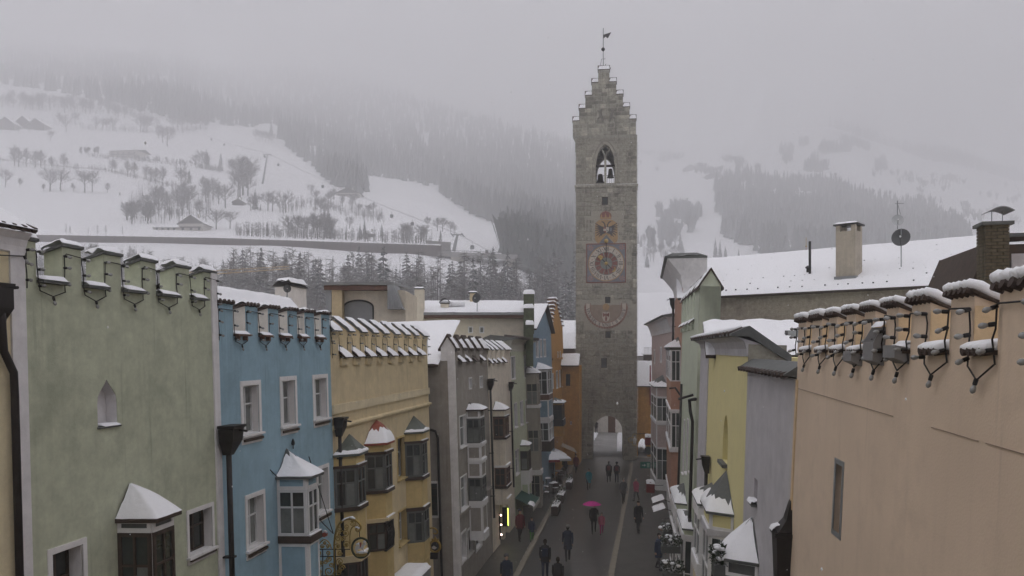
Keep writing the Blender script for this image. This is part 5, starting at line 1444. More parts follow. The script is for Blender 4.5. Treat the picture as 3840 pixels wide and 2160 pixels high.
snow_roof_house('hall_behind_tower', 'long building with broad white snow roof behind the tower', 2330, 2560, 1102, 1335, 0, 118, plaster('brown_grey_plaster', (.3, .28, .26)), 9)  # hall walls in a plain mid brown-grey plaster
# balcony with railing under that roof
c = at_depth(2414, HY, 108); bl = House('roof_balcony', 'small dark roof balcony with white railing in front of the broad snow roof', 'balcony', c.x, c.y, R(2))
a = bl.u(2446); z0, z1, z2 = bl.z(2416, 1350), bl.z(2416, 1330), bl.z(2416, 1303)
MB().box(0, a, 0, 2, z0 - 3, z1).build('parapet', WOODD, bl.root); MB().box(-.2, a + .2, -.2, 2.2, z1, z1 + .15).build('snow', SNOW, bl.root)
MB().box(0, a, .2, .26, z2 - .08, z2).build('rail', FRAME, bl.root)
for k in range(6): MB().box(a * (k + .3) / 6, a * (k + .3) / 6 + .07, .2, .26, z1 + .15, z2 - .08).build('baluster', FRAME, bl.root)
# ------------------------------------------------------------------ buildings behind the right row
MAS = mat('rubble_wall', (.34, .295, .24), .95, var=.35, scale=5, bump=1, bscale=14, stain=(.12, .1, .085), stain_amt=.6, streak=.3)
A = at_depth(2570, 1122, 46.8); B = at_depth(3740, 1060, 36)
ang = math.atan2(B.y - A.y, B.x - A.x)
h = House('masonry_house', 'broad rubble-walled house with long snowy roof dotted with snow hooks', 'house', A.x, A.y, ang)
ue = (Vector((B.x, B.y)) - Vector((A.x, A.y))).length; ze = h.z(2700, 1112)
run = 7.0; zr = h.z(2700, 972, run)
walls(h, 0, ue, ze - .1, [], MAS, depth=14)
rf = MB().loft([[(-.3, -.35, ze - .12), (ue, -.35, ze - .12), (ue, run, zr - .05), (-5, run, zr - .05)], [(-.3, -.35, ze), (ue, -.35, ze), (ue, run, zr + .08), (-5, run, zr + .08)]]).build('roof', WOODD, h.root)
snow_patch((-.3, -.42, ze + .01), (ue, -.42, ze + .01), (ue, run, zr + .09), (-5, run, zr + .09), .16, 60, 14, .25, 11).build('snow', SNOW, rf, smooth=True)
MB().face([(-.3, run, zr + .1), (ue, run, zr + .1), (ue, 14, ze), (-.3, 14, ze)]).build('rear_slope', WOODD, rf)
HK = MB().box(-.035, .035, -.02, .02, -.03, .03).build('snow_hook', IRON); hk_me = HK.data; bpy.data.objects.remove(HK)
hkr = random.Random(8)
for j in range(8):
    for i in range(26):
        t = (j + .35) / 8; x = (i + (.5 if j % 2 else 0)) * ue / 26 + .2
        if x < ue and hkr.random() < .8: o = obj('snow_hook', hk_me, rf); o.location = (x + hkr.uniform(-.06, .06), -.35 + (run + .35) * t + hkr.uniform(-.04, .04), ze + (zr - ze) * t + hkr.uniform(.165, .205))
def box_chimney(h, xa, xb, yt, yb, w, depth, m, cap=.12, name='chimney', holes=True):
    a, z1 = h.px(xa, yt, w); b, z0 = h.px(xb, yb, w)
    c_ = MB().box(a, b, w, w + depth, z0 - .6, z1 - .3 if holes else z1).build(name, m, h.root)
    if holes:
        q = MB(); e = (b - a) * .22
        for x in (a, b - e): 
            for y in (w, w + depth - e): q.box(x, x + e, y, y + e, z1 - .3, z1 - .001)
        q.box(a + e, b - e, w + depth - .06, w + depth - .03, z1 - .3, z1 - .28); q.build('vent_post', m, c_)
    MB().box(a - cap, b + cap, w - cap, w + depth + cap, z1, z1 + .08).build('cap', IRON, c_)
    snow_patch((a - cap, w - cap, z1 + .08), (b + cap, w - cap, z1 + .08), (b + cap, w + depth + cap, z1 + .08), (a - cap, w + depth + cap, z1 + .08), .1, 6, 6, .2).build('snow', SNOW, c_, smooth=True)
    return c_, a, b, z0, z1
GRC = plaster('grey_chimney_plaster', (.46, .405, .33), .5, .5)
c_, a, b, z0, z1 = box_chimney(h, 3134, 3207, 848, 1050, .8, .95, GRC, .1)
MB().box(a - .06, b + .06, .72, 1.8, z0 - .5, z0 + .22).build('flashing', GREYM, c_)
a, z1 = h.px(3037, 905, 2.0); z0 = h.z(3044, 1042, 2.0)
MB().tube([(a, 2, z0 - .4), (a, 2, z1)], .07, 8).build('flue_pipe', IRON, h.root, smooth=True); MB().lathe([(.14, 0), (.08, .35)], (a, 2, z0 - .3), 8).build('flue_collar', IRON, h.root)
a, z1 = h.px(3031, 1000, 2.3); MB().lathe([(.1, -.6), (.1, -.1), (.16, -.08), (.16, -.02), (.03, .06)], (a, 2.3, z1), 10).build('vent_pipe', IRON, h.root, smooth=True)
# spire top that shows behind the ridge
p = at_depth(3023, 965, 140); q = MB().lathe([(.5, -3), (.02, 1.8)], (0, 0, 0), 8); sp_ = empty('church_spire', (p.x, p.y, p.z)); tag(sp_, 'thin red-brown spire tip rising behind the long snowy ridge', 'spire')
q.build('spire', RUST, sp_); MB().ball((0, 0, 1.9), .16).build('ball', GOLD, sp_); MB().box(-.04, .04, -.04, .04, 2.0, 3.4).build('rod', GOLD, sp_); MB().lathe([(.6, -14), (.5, -3)], (0, 0, 0), 8).build('base', RUST, sp_)
# satellite mast
def dish(name, label, p, r, m, aim, mast=None, parent=None):
    o = empty(name, p); tag(o, label, 'satellite dish')
    q = MB(); n = 20; rings = []
    d = Vector(aim).normalized(); s = d.cross(Vector((0, 0, 1))).normalized(); u_ = s.cross(d)
    for k in range(6):
        rr = r * k / 5; rings.append([d * (.22 * r * (k / 5) ** 2) + s * (rr + 1e-4) * math.cos(2 * PI * i / n) + u_ * (rr + 1e-4) * 1.08 * math.sin(2 * PI * i / n) for i in range(n)])
    q.loft(rings, cap=False); q.build('reflector', m, o, smooth=True, recalc=False)
    MB().tube([-u_ * r, d * r * .9 - u_ * r * .25], .012, 5).build('arm', IRON, o); MB().ball(tuple(d * r * .9 - u_ * r * .2), r * .12).build('receiver', FRAME, o)
    if mast: MB().tube([-d * .06 + Vector((0, 0, mast[0])), -d * .06 + Vector((0, 0, mast[1]))], .025, 6).build('mast', GREYM, o)
    return o
DSHD = mat('dark_dish', (.07, .072, .075), .5); DSHL = mat('pale_dish', (.42, .43, .44), .5)
p = at_depth(3379, 893, 40); dish('satellite_dish', 'dark round satellite dish on a mast over the long snowy roof', p, .43, DSHD, (-.4, -1, .35), (-1.4, .5))
p2 = at_depth(3366, 827, 40); o = dish('satellite_dish', 'pale satellite dish on the same mast above the dark round dish', p2, .27, DSHL, (-.2, -1, .3), (-.4, 1.0))
MB().tube([(.0, .05, .9), (.15, .05, .3)], .012, 5).build('aerial', GREYM, o); MB().tube([(-.1, .05, .85), (.3, .05, .85)], .012, 5).build('aerial', GREYM, o)
# low snowy roofs behind yellow and lilac houses
A = at_depth(2680, 1290, 27)
h = House('low_snow_roof_house', 'low house with smooth snowy roof and skylight behind the yellow house', 'house', A.x, A.y, R(-3))
ue = h.u(3080); ze = h.z(2700, 1330); run = 4.0; zr = h.z(2700, 1208, run)
MB().box(0, ue, 0, 8, -.3, ze - .1).build('wall', MAS, h.root)
rf = MB().loft([[(-.3, -.3, ze - .12), (ue, -.3, ze - .12), (ue, run, zr - .1), (-.3, run, zr - .1)], [(-.3, -.3, ze), (ue, -.3, ze), (ue, run, zr), (-.3, run, zr)]]).build('roof', WOODD, h.root)
snow_patch((-.3, -.35, ze), (ue, -.35, ze), (ue, run, zr), (-.3, run, zr), .18, 40, 12, .4, 5).build('snow', SNOW, rf, smooth=True)
for (xa, xb, yt, yb, w) in ((2945, 2993, 1252, 1300, 1.0), (2905, 2990, 1322, 1345, -.1)):
    a, z1 = h.px(xa, yt, w + .5); b, z0 = h.px(xb, yb, w)
    sk = MB().loft([[(a, w, z0), (b + .3, w, z0), (b + .3, w + .7, z1), (a, w + .7, z1)], [(a, w - .06, z0 + .12), (b + .3, w - .06, z0 + .12), (b + .3, w + .64, z1 + .12), (a, w + .64, z1 + .12)]]).build('skylight', IRON, h.root)
    MB().face([(a + .08, w - .0, z0 + .15), (b + .2, w - .0, z0 + .15), (b + .2, w + .58, z1 + .11), (a + .08, w + .58, z1 + .11)]).build('pane', CURT, sk)
# dark gable with brick chimney behind the peach battlements
A = at_depth(3630, 1130, 15.5)
h = House('dark_gable_house', 'dark timber gable and grey wall with a mossy brick chimney', 'house', A.x, A.y, R(-4))
a0, zl = h.px(3622, 1075, 0); a1, zh_ = h.px(3692, 915, 0); ue = h.u(4400)
rf = MB().prism([(a0, zl), (a1, zh_), (a1 + .3, zh_ - .05), (ue, zh_ - .05), (ue, zh_ - .35), (a1 + .25, zh_ - .35), (a0 + .2, zl - .1)], -.25, 3).build('roof', WOODD, h.root)
MB().prism([(a0 + .15, -.2), (a0 + .15, zl - .05), (a1 + .2, zh_ - .2), (ue, zh_ - .2), (ue, -.2)], -.2, 2.5).build('wall', mat('dark_timber', (.07, .062, .055), .85, var=.3, scale=5), h.root)
a2 = h.u(3790, 1000, -.22); MB().box(a2, ue, -.26, -.21, zl - 1, h.z(3800, 952, -.22)).build('grey_wall', LGR, h.root)
snow_patch((a1 + .3, -.25, zh_ - .05), (ue, -.25, zh_ - .05), (ue, 3, zh_ - .02), (a1 + .3, 3, zh_ - .02), .12, 20, 6, .3).build('snow', SNOW, rf, smooth=True)
a, z1 = h.px(3795, 888, .2); MB().box(a, ue, .2, 1.5, zh_, z1).build('dormer', WOODD, h.root); MB().box(a - .1, ue, .1, 1.6, z1, z1 + .06).build('dormer_roof', SLATE, h.root)
w = -.75; a, z1 = h.px(3694, 838, w); b, z0 = h.px(3787, 1040, w)
BRK = mat('mossy_brick', (.1, .085, .056), .95, var=.4, scale=12, bump=.6, bscale=20, island=.55)
ch = MB().box(a + .02, b - .02, w + .02, w + .45, z0 - 1, z1 - .02).build('chimney', mat('dark_mortar', (.05, .047, .042), .95), h.root)
zz = z0 - .4; k = 0
rb = random.Random(2)
while zz < z1 - .06:
    x = a - (.1 if k % 2 else 0); 
    while x < b - .02:
        x0, x1 = max(a, x), min(b, x + .2)
        if x1 - x0 > .03: MB().box(x0 + .006, x1 - .006, w - .012 * rb.random(), w + .1, zz, zz + .05).build('brick', BRK, ch)
        x += .2
    for y in (w + .1, w + .28):
        for xx in (a - .006, b - .07): MB().box(xx, xx + .076, y + .006, y + .17, zz, zz + .05).build('brick', BRK, ch)
    zz += .062; k += 1
MB().box(a - .06, b + .06, w - .05, w + .5, z1 - .03, z1 + .03).build('cap', SLATE, ch)
q = MB(); n = 8; x0c, x1c = h.u(3715, 800, w), h.u(3802, 800, w); zc0 = z1 + .03
pts = [(x0c + (x1c - x0c) * i / n, zc0 + .17 + .1 * math.sin(PI * (i / n * .8 + .12))) for i in range(n + 1)]
q.loft([[(p[0], w - .05, p[1]) for p in pts] + [(p[0], w - .05, p[1] - .015) for p in reversed(pts)], [(p[0], w + .5, p[1]) for p in pts] + [(p[0], w + .5, p[1] - .015) for p in reversed(pts)]]); q.build('cowl', GREYM, ch)
for x in (x0c + .08, x1c - .12): MB().tube([(x, w + .2, zc0), (x, w + .2, zc0 + .22)], .008, 4).build('cowl_stay', GREYM, ch)
# ------------------------------------------------------------------ buildings behind the left row
OFFW = plaster('offwhite_plaster', (.70, .63, .52), .2, .2)
c = at_depth(1214, HY, 42); h = House('roof_pavilion', 'cream roof pavilion with flat metal roof and wide arched window', 'building', c.x, c.y, YAW)
U = lambda x, w=0: h.u(x, 1150, w); Zz = lambda y, w=0: h.z(1350, y, w)
a, b = U(1288, .6), U(1400, .6)
mb = MB(); facade(mb, U(1222), U(1512), 4, Zz(1085), [(a, b, Zz(1210), Zz(1120), .3, arch_pts(a, b, Zz(1150), Zz(1123), 8), False)], .6); mb.build('wall', OFFW, h.root)
MB().box(U(1222), U(1512), .95, 6, 4, Zz(1085)).build('rear_wall', OFFW, h.root)
q = MB(); pts = arch_pts(a, b, Zz(1150), Zz(1123), 8); q.tube([(p[0], .62, p[1]) for p in [(a, Zz(1195))] + pts + [(b, Zz(1195))]], .05, 6); fr = q.build('arched_window', IRON, h.root); MB().prism([(a, Zz(1210))] + pts + [(b, Zz(1210))], .8, .82).build('pane', mat('grey_pane', (.3, .31, .32), .3, spec=.6), fr)
MB().box(U(1245), U(1283), -.05, .55, 4, Zz(1085)).build('ochre_pier', plaster('tan_plaster', (.56, .45, .28)), h.root)
MB().box(U(1222), U(1243), -.02, .59, 4, Zz(1088)).build('side_cladding', GREYM, h.root)
MB().loft([[(U(1214), -.3, Zz(1070)), (U(1480), -.3, Zz(1070)), (U(1480), 6.5, Zz(1070) + .3), (U(1214), 6.5, Zz(1070) + .3)], [(U(1214), -.35, Zz(1060)), (U(1480), -.35, Zz(1060)), (U(1480), 6.5, Zz(1060) + .3), (U(1214), 6.5, Zz(1060) + .3)]]).build('roof', GREYM, h.root)
MB().box(U(1218), U(1476), -.2, 6, Zz(1088), Zz(1071)).build('soffit', WOODB, h.root)
q = MB(); q.prism([(U(1456), Zz(1160)), (U(1456), Zz(1066)), (U(1478), Zz(1066)), (U(1512), Zz(1160))], -.3, 2).build('metal_flank', GREYM, h.root)
for k in range(5): 
    x0 = U(1460 + k * 9); MB().tube([(x0, -.315, Zz(1158)), (x0, -.315, Zz(1090 + k * 13))], .015, 4).build('standing_seam', GREYM, h.root)
c = at_depth(1440, HY, 57); h = House('long_cream_building', 'long cream building with dark eaves and snowy roof behind the ochre house', 'building', c.x, c.y, YAW * .8)
U = lambda x: h.u(x, 1200); ue = U(1964); ze = h.z(1500, 1176); run = 4; zr = h.z(1500, 1133, run)
ws = [Win(h, 1755, 1774, 1224, 1250, .04, .1, cols=1, rows=1, sill=False, glass=CURT), Win(h, 1797, 1816, 1224, 1250, .04, .1, cols=1, rows=1, sill=False, glass=CURT)]
walls(h, 0, ue, ze - .2, [w_.op() for w_ in ws], OFFW, depth=8, z0=2)
for w_ in ws: w_.make()
MB().box(-.3, ue + .1, -.5, 2, ze - .35, ze - .02).build('eaves', WOODB, h.root); MB().box(-.35, ue + .15, -.6, -.5, ze - .12, ze + .04).build('gutter', GREYM, h.root)
rf = MB().loft([[(-.3, -.5, ze), (ue + .1, -.5, ze), (ue + .1, run, zr), (-.3, run, zr)], [(-.3, -.5, ze + .06), (ue + .1, -.5, ze + .06), (ue + .1, run, zr + .06), (-.3, run, zr + .06)]]).build('roof', TILE, h.root)
snow_patch((-.3, -.52, ze + .06), (ue + .1, -.52, ze + .06), (ue + .1, run, zr + .06), (-.3, run, zr + .06), .15, 40, 8, .3, 9).build('snow', SNOW, rf, smooth=True)
c_, a, b, z0, z1 = box_chimney(h, 1554, 1588, 1085, 1220, -.62, .6, OFFW, .02, holes=False)
q = MB()
for k in range(5): 
    t = PI * k / 4; q.tube([(a + .05, -.35, z1 + .08), ((a + b) / 2 - .2 * math.cos(t), -.35 + .1 * (k - 2), z1 + .32), (b - .05, -.35, z1 + .08)], .012, 4)
q.build('wire_basket', IRON, c_)
c_, a, b, z0, z1 = box_chimney(h, 1652, 1682, 1139, 1165, .5, .6, OFFW, .04, holes=False)
pts = [(a - .1 + (b - a + .2) * i / 8, z1 + .1 + .3 * math.sin(PI * i / 8)) for i in range(9)]
MB().loft([[(p[0], .4, p[1]) for p in pts] + [(p[0], .4, p[1] - .03) for p in reversed(pts)], [(p[0], 1.1, p[1]) for p in pts] + [(p[0], 1.1, p[1] - .03) for p in reversed(pts)]]).build('cowl', IRON, c_)
box_chimney(h, 1762, 1784, 1100, 1130, 3, .6, OCHRE, .1, holes=False)
a, z1 = h.px(1690, 1140, .8); MB().tube([(a, .8, z1), (a + 1.0, .8, z1)], .17, 10).build('snow_covered_duct', SNOW, h.root, smooth=True)
p = at_depth(1788, 1119, 56.3); dish('satellite_dish', 'large dark satellite dish on the long cream building roof', p, .32, DSHD, (-.25, -1, .25), (-.9, .1))
p = at_depth(1077, 1083, 27.5); dish('satellite_dish', 'small dark satellite dish beside the blue house chimney', p, .13, DSHD, (.5, -1, .2), (-.35, .1))
# copper-green stepped chimney with snow
c = at_depth(1964, HY, 54.5); h = House('stepped_chimney_wall', 'green stepped fire wall and chimney heaped with snow', 'chimney', c.x, c.y, YAW)
GRN = mat('mossy_metal', (.09, .105, .06), .8, var=.5, scale=4)
for k, (xa, xb, yt, yb, w) in enumerate(((1964, 2003, 1085, 1170, 2.0), (1964, 2000, 1138, 1230, 1.2), (1973, 2000, 1200, 1290, .4))):
    a, z1 = h.px(xa, yt + 18, w); b, z0 = h.px(xb, yb, w)
    o = MB().box(a, b, w, w + .8, z0 - 1.5, z1).build('wall_step', GRN, h.root)
    snow_patch((a - .05, w - .08, z1), (b + .05, w - .08, z1), (b + .05, w + .85, z1), (a - .05, w + .85, z1), .3, 6, 6, .2, k).build('snow', SNOW, o, smooth=True)
# ------------------------------------------------------------------ trees
BARK = snow_mix('grey_bark', (.075, .067, .06), .3)
TWIG = snow_mix('bare_twigs', (.09, .082, .076), .35)
NEED = snow_mix('dark_needles', (.035, .045, .038), .42, lo=.5)
LARCH = snow_mix('larch_twigs', (.085, .075, .066), .35, lo=.4)
def twig(mb, p, d, L, w):
    s = d.cross(Vector((random.gauss(0, 1), random.gauss(0, 1), random.gauss(0, 1))))
    if s.length < 1e-4: return
    s = s.normalized() * w
    q = p + d * L
    mb.face([p - s, p + s, q + s * .25, q - s * .25])
def bare_tree(seed, spread=.34, low=.22):
    random.seed(seed); t = MB(); c = MB(); H = 10.0
    top = Vector((random.uniform(-.3, .3), random.uniform(-.3, .3), H * .8))
    t.tube([(0, 0, -.4), (0, 0, H * low), tuple(top * .6), tuple(top)], [.24, .19, .12, .04], 6)
    n = 11
    for i in range(n):
        f = low + (.62 - low) * i / n; b = top * (f / .8); a = i * 2.4 + random.random()
        up = random.uniform(.5, 1.1); d = Vector((math.cos(a), math.sin(a), up)).normalized(); L = H * spread * random.uniform(.8, 1.25) * (1.15 - .5 * i / n)
        m = b + d * L * .5 + Vector((0, 0, .2)); e = b + d * L + Vector((0, 0, .5))
        t.tube([tuple(b), tuple(m), tuple(e)], [.09, .06, .02], 4)
        for k in range(16):
            s = random.uniform(.25, 1.0); p = b.lerp(m, s * 2) if s < .5 else m.lerp(e, s * 2 - 1)
            dd = (d * .7 + Vector((random.gauss(0, .7), random.gauss(0, .7), random.uniform(-.1, 1.0)))).normalized(); l = random.uniform(.7, 1.7)
            twig(c, p, dd, l, .05)
            for _ in range(3):
                q = p + dd * l * random.uniform(.3, 1); d3 = (dd + Vector((random.gauss(0, .7), random.gauss(0, .7), random.gauss(.1, .6)))).normalized()
                twig(c, q, d3, random.uniform(.6, 1.4), .042)
    for k in range(60):
        p = top * random.uniform(.75, 1.0); twig(c, p, Vector((random.gauss(0, .6), random.gauss(0, .6), 1)).normalized(), random.uniform(.8, 2.0), .045)
    return t, c
def conifer(seed, rad=.2, sparse=1.0, w=.5, levels=20, per=8, droop=.35):
    random.seed(seed); t = MB(); c = MB(); H = 10.0
    t.tube([(0, 0, -.4), (0, 0, H * .5), (0, 0, H * .98)], [.16, .1, .02], 6)
    for i in range(levels):
        f = .1 + .88 * i / (levels - 1); r = H * rad * (1 - f) ** .85 + .12
        for k in range(per):
            if random.random() > sparse: continue
            a = k * 2 * PI / per + i * .7 + random.uniform(-.3, .3); L = r * random.uniform(.65, 1.15)
            dr = Vector((math.cos(a), math.sin(a), 0)); s = Vector((-dr.y, dr.x, 0)); z = H * f + random.uniform(-.12, .12)
            b = Vector((0, 0, z)); m = b + dr * L * .55 - Vector((0, 0, droop * L * .3)); e = b + dr * L - Vector((0, 0, droop * L * .9))
            ww = w * (.35 + .65 * L / (H * rad)) * random.uniform(.7, 1.2)
            c.face([b, m + s * ww * .5, e, m - s * ww * .5])
            c.face([b + Vector((0, 0, .06)), m + Vector((0, 0, ww * .16)), e, m - Vector((0, 0, ww * .45))])
    twig(c, Vector((0, 0, H * .93)), Vector((0, 0, 1)), .9, .06)
    return t, c
def larch(seed):
    random.seed(seed); t = MB(); c = MB(); H = 10.0
    t.tube([(0, 0, -.4), (.03, 0, H * .5), (0, .03, H)], [.13, .085, .015], 5)
    for i in range(46):
        f = .22 + .76 * (i / 46); r = H * .15 * (1.05 - f) ** .7 * random.uniform(.55, 1.2); a = random.uniform(0, 2 * PI)
        d = Vector((math.cos(a), math.sin(a), random.uniform(-.25, .2))); b = Vector((0, 0, H * f))
        twig(c, b, d.normalized(), r, .045)
        for _ in range(7):
            q = b + d * r * random.uniform(.2, 1); twig(c, q, (d * .5 + Vector((random.gauss(0, .5), random.gauss(0, .5), random.uniform(-.6, .5)))).normalized(), random.uniform(.35, .95), .036)
    return t, c
def tree_meshes(f, crown, n):
    out = []
    for k in range(n):
        t, c = f(k)
        a = t.build('trunk', BARK); b = c.build('crown', crown, recalc=False); out.append((a.data, b.data))
        bpy.data.objects.remove(a); bpy.data.objects.remove(b)
    return out
KIND = {'bare': tree_meshes(lambda k: bare_tree(20 + k, .34 + .05 * (k % 3), .2 + .03 * k), TWIG, 4),
        'tall': tree_meshes(lambda k: bare_tree(60 + k, .2, .2), TWIG, 3),
        'fir': tree_meshes(lambda k: conifer(80 + k, .19 + .03 * (k % 2), .95, .75), NEED, 4),
        'larch': tree_meshes(lambda k: larch(120 + k), LARCH, 4)}
NAMES = {'bare': 'bare_tree', 'tall': 'slim_bare_tree', 'fir': 'spruce_tree', 'larch': 'larch_tree'}
random.seed(99)
TRND = random.Random(41)
def plant(kind, p, H, label, group):
    o = empty(NAMES[kind], p, TRND.uniform(0, 6.28)); s = H / 10.0; o.scale = (s * TRND.uniform(.85, 1.2), s * TRND.uniform(.85, 1.2), s)
    tag(o, label, 'tree', group)
    a, b = TRND.choice(KIND[kind]); obj('trunk', a, o); obj('crown', b, o)
    return o
def plant_px(kind, px, py, hpx, label, group):
    hpx *= 1.16 if kind in ('bare', 'tall') else 1.1
    p, d = ground_hit(px, py); plant(kind, p, hpx / FPX * d, label, group)
G1 = 'trees on the snowy meadows'
row1 = [(54, 624, 79), (70, 626, 70), (99, 624, 70), (132, 628, 65), (153, 628, 65), (195, 636, 50), (240, 636, 60), (420, 647, 50), (431, 648, 48), (478, 663, 60), (503, 665, 58), (549, 674, 55), (566, 680, 52), (584, 692, 65), (611, 696, 70)]
for x, y, hh in row1: plant_px('tall', x, y, hh, 'slim leafless tree in the row along the meadow fence', G1 + ', fence row')
for x, y, hh in [(21, 701, 65), (188, 717, 82), (227, 715, 78), (318, 723, 80), (346, 721, 78)]: plant_px('bare', x, y, hh, 'broad leafless fruit tree standing on the open snow below the fence', G1 + ', orchard')
for x, y, hh in [(163, 716, 28), (275, 718, 32), (402, 723, 38), (450, 738, 16), (75, 702, 35)]: plant_px('tall', x, y, hh, 'small leafless bush on the open snow below the fence', G1 + ', bushes')
for x, y, hh in [(679, 698, 70), (695, 705, 60), (762, 722, 62), (799, 748, 75), (845, 781, 90), (757, 632, 65), (735, 630, 50), (776, 636, 55), (870, 653, 58), (885, 660, 60), (940, 690, 85), (925, 705, 110), (911, 732, 140), (900, 740, 120), (893, 745, 100), (930, 735, 110), (820, 765, 70), (780, 740, 70)]:
    plant_px('bare' if x % 2 else 'tall', x, y, hh, 'leafless tree in the thicket between the hill house and the lift pylon', G1 + ', thicket')
for x, y, hh in [(710, 690, 52), (828, 643, 66), (775, 625, 60), (957, 789, 72), (976, 790, 25), (1233, 892, 96), (1242, 894, 60), (1367, 898, 68), (1350, 897, 50), (1432, 887, 42), (1652, 907, 42)]: plant_px('fir', x, y, hh, 'single dark spruce standing out among leafless trees on the hill', G1 + ', spruces')
for x, y, hh in [(956, 789, 60), (940, 790, 50), (811, 860, 75), (863, 857, 62), (1005, 790, 70), (1022, 793, 60), (1071, 798, 76), (1050, 798, 45)]: plant_px('bare', x, y, hh, 'leafless tree near the farmhouse above the motorway', G1 + ', farmhouse')
for k in range(34): 
    x = TRND.uniform(470, 780); y = TRND.uniform(0, 1); y = (845 - (x - 470) * .05 - y * (30 + 60 * min(1, (x - 440) / 200)))
    plant_px(TRND.choice(['bare', 'tall', 'tall']), x, y, TRND.uniform(48, 78), 'leafless tree of the grove behind the white farmhouse', 'grove behind the farmhouse')
for k in range(20): plant_px(TRND.choice(['bare', 'tall', 'tall', 'fir']), TRND.uniform(1060, 1255), TRND.uniform(860, 895), TRND.uniform(45, 75), 'tree in the dense row just above the motorway barrier', 'trees above the barrier')
for k in range(16): plant_px(TRND.choice(['bare', 'tall']), TRND.uniform(1180, 1340), TRND.uniform(745, 810), TRND.uniform(30, 52), 'leafless tree below the low hill chalet', 'trees below the chalet')
for x, y, hh in [(1166, 728, 36), (1311, 858, 46), (1343, 806, 42), (1385, 812, 45), (1400, 800, 40), (1425, 822, 20), (1605, 856, 42), (1659, 869, 52), (1640, 866, 48), (1690, 872, 42), (1703, 878, 35)]: plant_px('bare', x, y, hh, 'lone leafless tree on the snow slope under the gondola line', G1 + ', lift slope')
for k in range(10): plant_px(TRND.choice(['bare', 'tall']), TRND.uniform(1505, 1600), TRND.uniform(890, 912), TRND.uniform(40, 58), 'leafless tree in the clump beside the motorway bridge', 'clump by the bridge')
for k in range(46):
    x = TRND.uniform(0, 480); plant_px(TRND.choice(['bare', 'tall']), x, 384 + x * .08 + TRND.uniform(-8, 22), TRND.uniform(34, 55), 'leafless tree in the upper hedgerow below the fog line', 'upper hedgerow')
for x, y, hh in [(224, 464, 40), (248, 497, 62), (281, 468, 45), (360, 485, 45), (385, 489, 45), (400, 490, 40), (422, 493, 50), (526, 497, 62), (551, 497, 62), (540, 496, 50), (610, 535, 55), (627, 549, 75), (595, 520, 50), (190, 530, 40), (70, 500, 28), (110, 500, 26)] + [(650 + 17 * i, 486 + (i % 3), 50) for i in range(8)] + [(960 + 12 * i, 525 + i * 3, 40) for i in range(6)]:
    plant_px('bare', x, y, hh, 'leafless tree of the hill meadow above the long hill house', 'upper meadow trees')
for k in range(14): plant_px('tall', TRND.uniform(285, 370), TRND.uniform(570, 584), TRND.uniform(18, 26), 'low leafless shrub in the hedge left of the long hill house', 'hedge by the hill house')
for k in range(26): 
    x = TRND.uniform(500, 740); plant_px(TRND.choice(['tall', 'fir']), x, 598 + (x - 500) * .1 + TRND.uniform(-5, 5), TRND.uniform(12, 22), 'shrub of the long hedge below the hill house', 'long hedge on the hill')
for x, y, hh in [(248, 878, 34), (262, 878, 26), (330, 879, 22), (366, 879, 32), (397, 879, 34), (459, 880, 28)]: plant_px('larch', x, y, hh, 'small larch showing over the motorway barrier', 'larches at the barrier')
# belt of trees at the foot of the slope, behind the roofs
LB = {'fir': 'dark snow-dusted spruce', 'larch': 'bare brown larch', 'tall': 'slim leafless tree'}
def belt_place(px): return 'seen over the sage green battlements' if px < 816 else 'rising over the blue house roof' if px < 1240 else 'behind the roof pavilion' if px < 1500 else 'behind the long cream building' if px < 1970 else 'close beside the clock tower'
for k in range(290):
    px = TRND.uniform(150, 2175); d = TRND.uniform(203, 258) if px > 560 else TRND.uniform(215, 310)
    if 830 < px < 1000 and d > 270: continue
    kind = TRND.choices(['fir', 'larch', 'tall'], [.24 if px > 500 else .1, .52, .24])[0]
    H = TRND.uniform(15, 25) * (1.0 if kind != 'tall' else .75) * (1.0 if px > 560 else .72)
    if px < 840: H *= .8
    H = max(6, min(H * 1.25, CAMZ + (HY - (TRND.uniform(915, 1015) if px > 560 else TRND.uniform(890, 960))) / FPX * d - terr_z(px, d)))
    x, y = cam_xy(px, d); plant(kind, Vector((x, y, terr_z(px, d))), H, LB[kind] + ' ' + belt_place(px), 'wood behind the left roofs, ' + belt_place(px))
# trees right of the tower
for k in range(26): plant_px(TRND.choice(['fir', 'larch', 'bare', 'tall']), TRND.uniform(2392, 2560), TRND.uniform(900, 1010), TRND.uniform(35, 75), 'tree of the valley clumps right of the tower', 'valley clumps right of the tower')
for x, y, hh in [(2683, 968, 70), (2700, 968, 60), (2720, 966, 40), (2770, 966, 30), (3330, 950, 35), (3405, 950, 30), (3480, 945, 30), (3745, 560, 1)][:-1]: plant_px('fir', x, y, hh, 'spruce peeping over the long snowy ridge', 'spruces over the ridge')
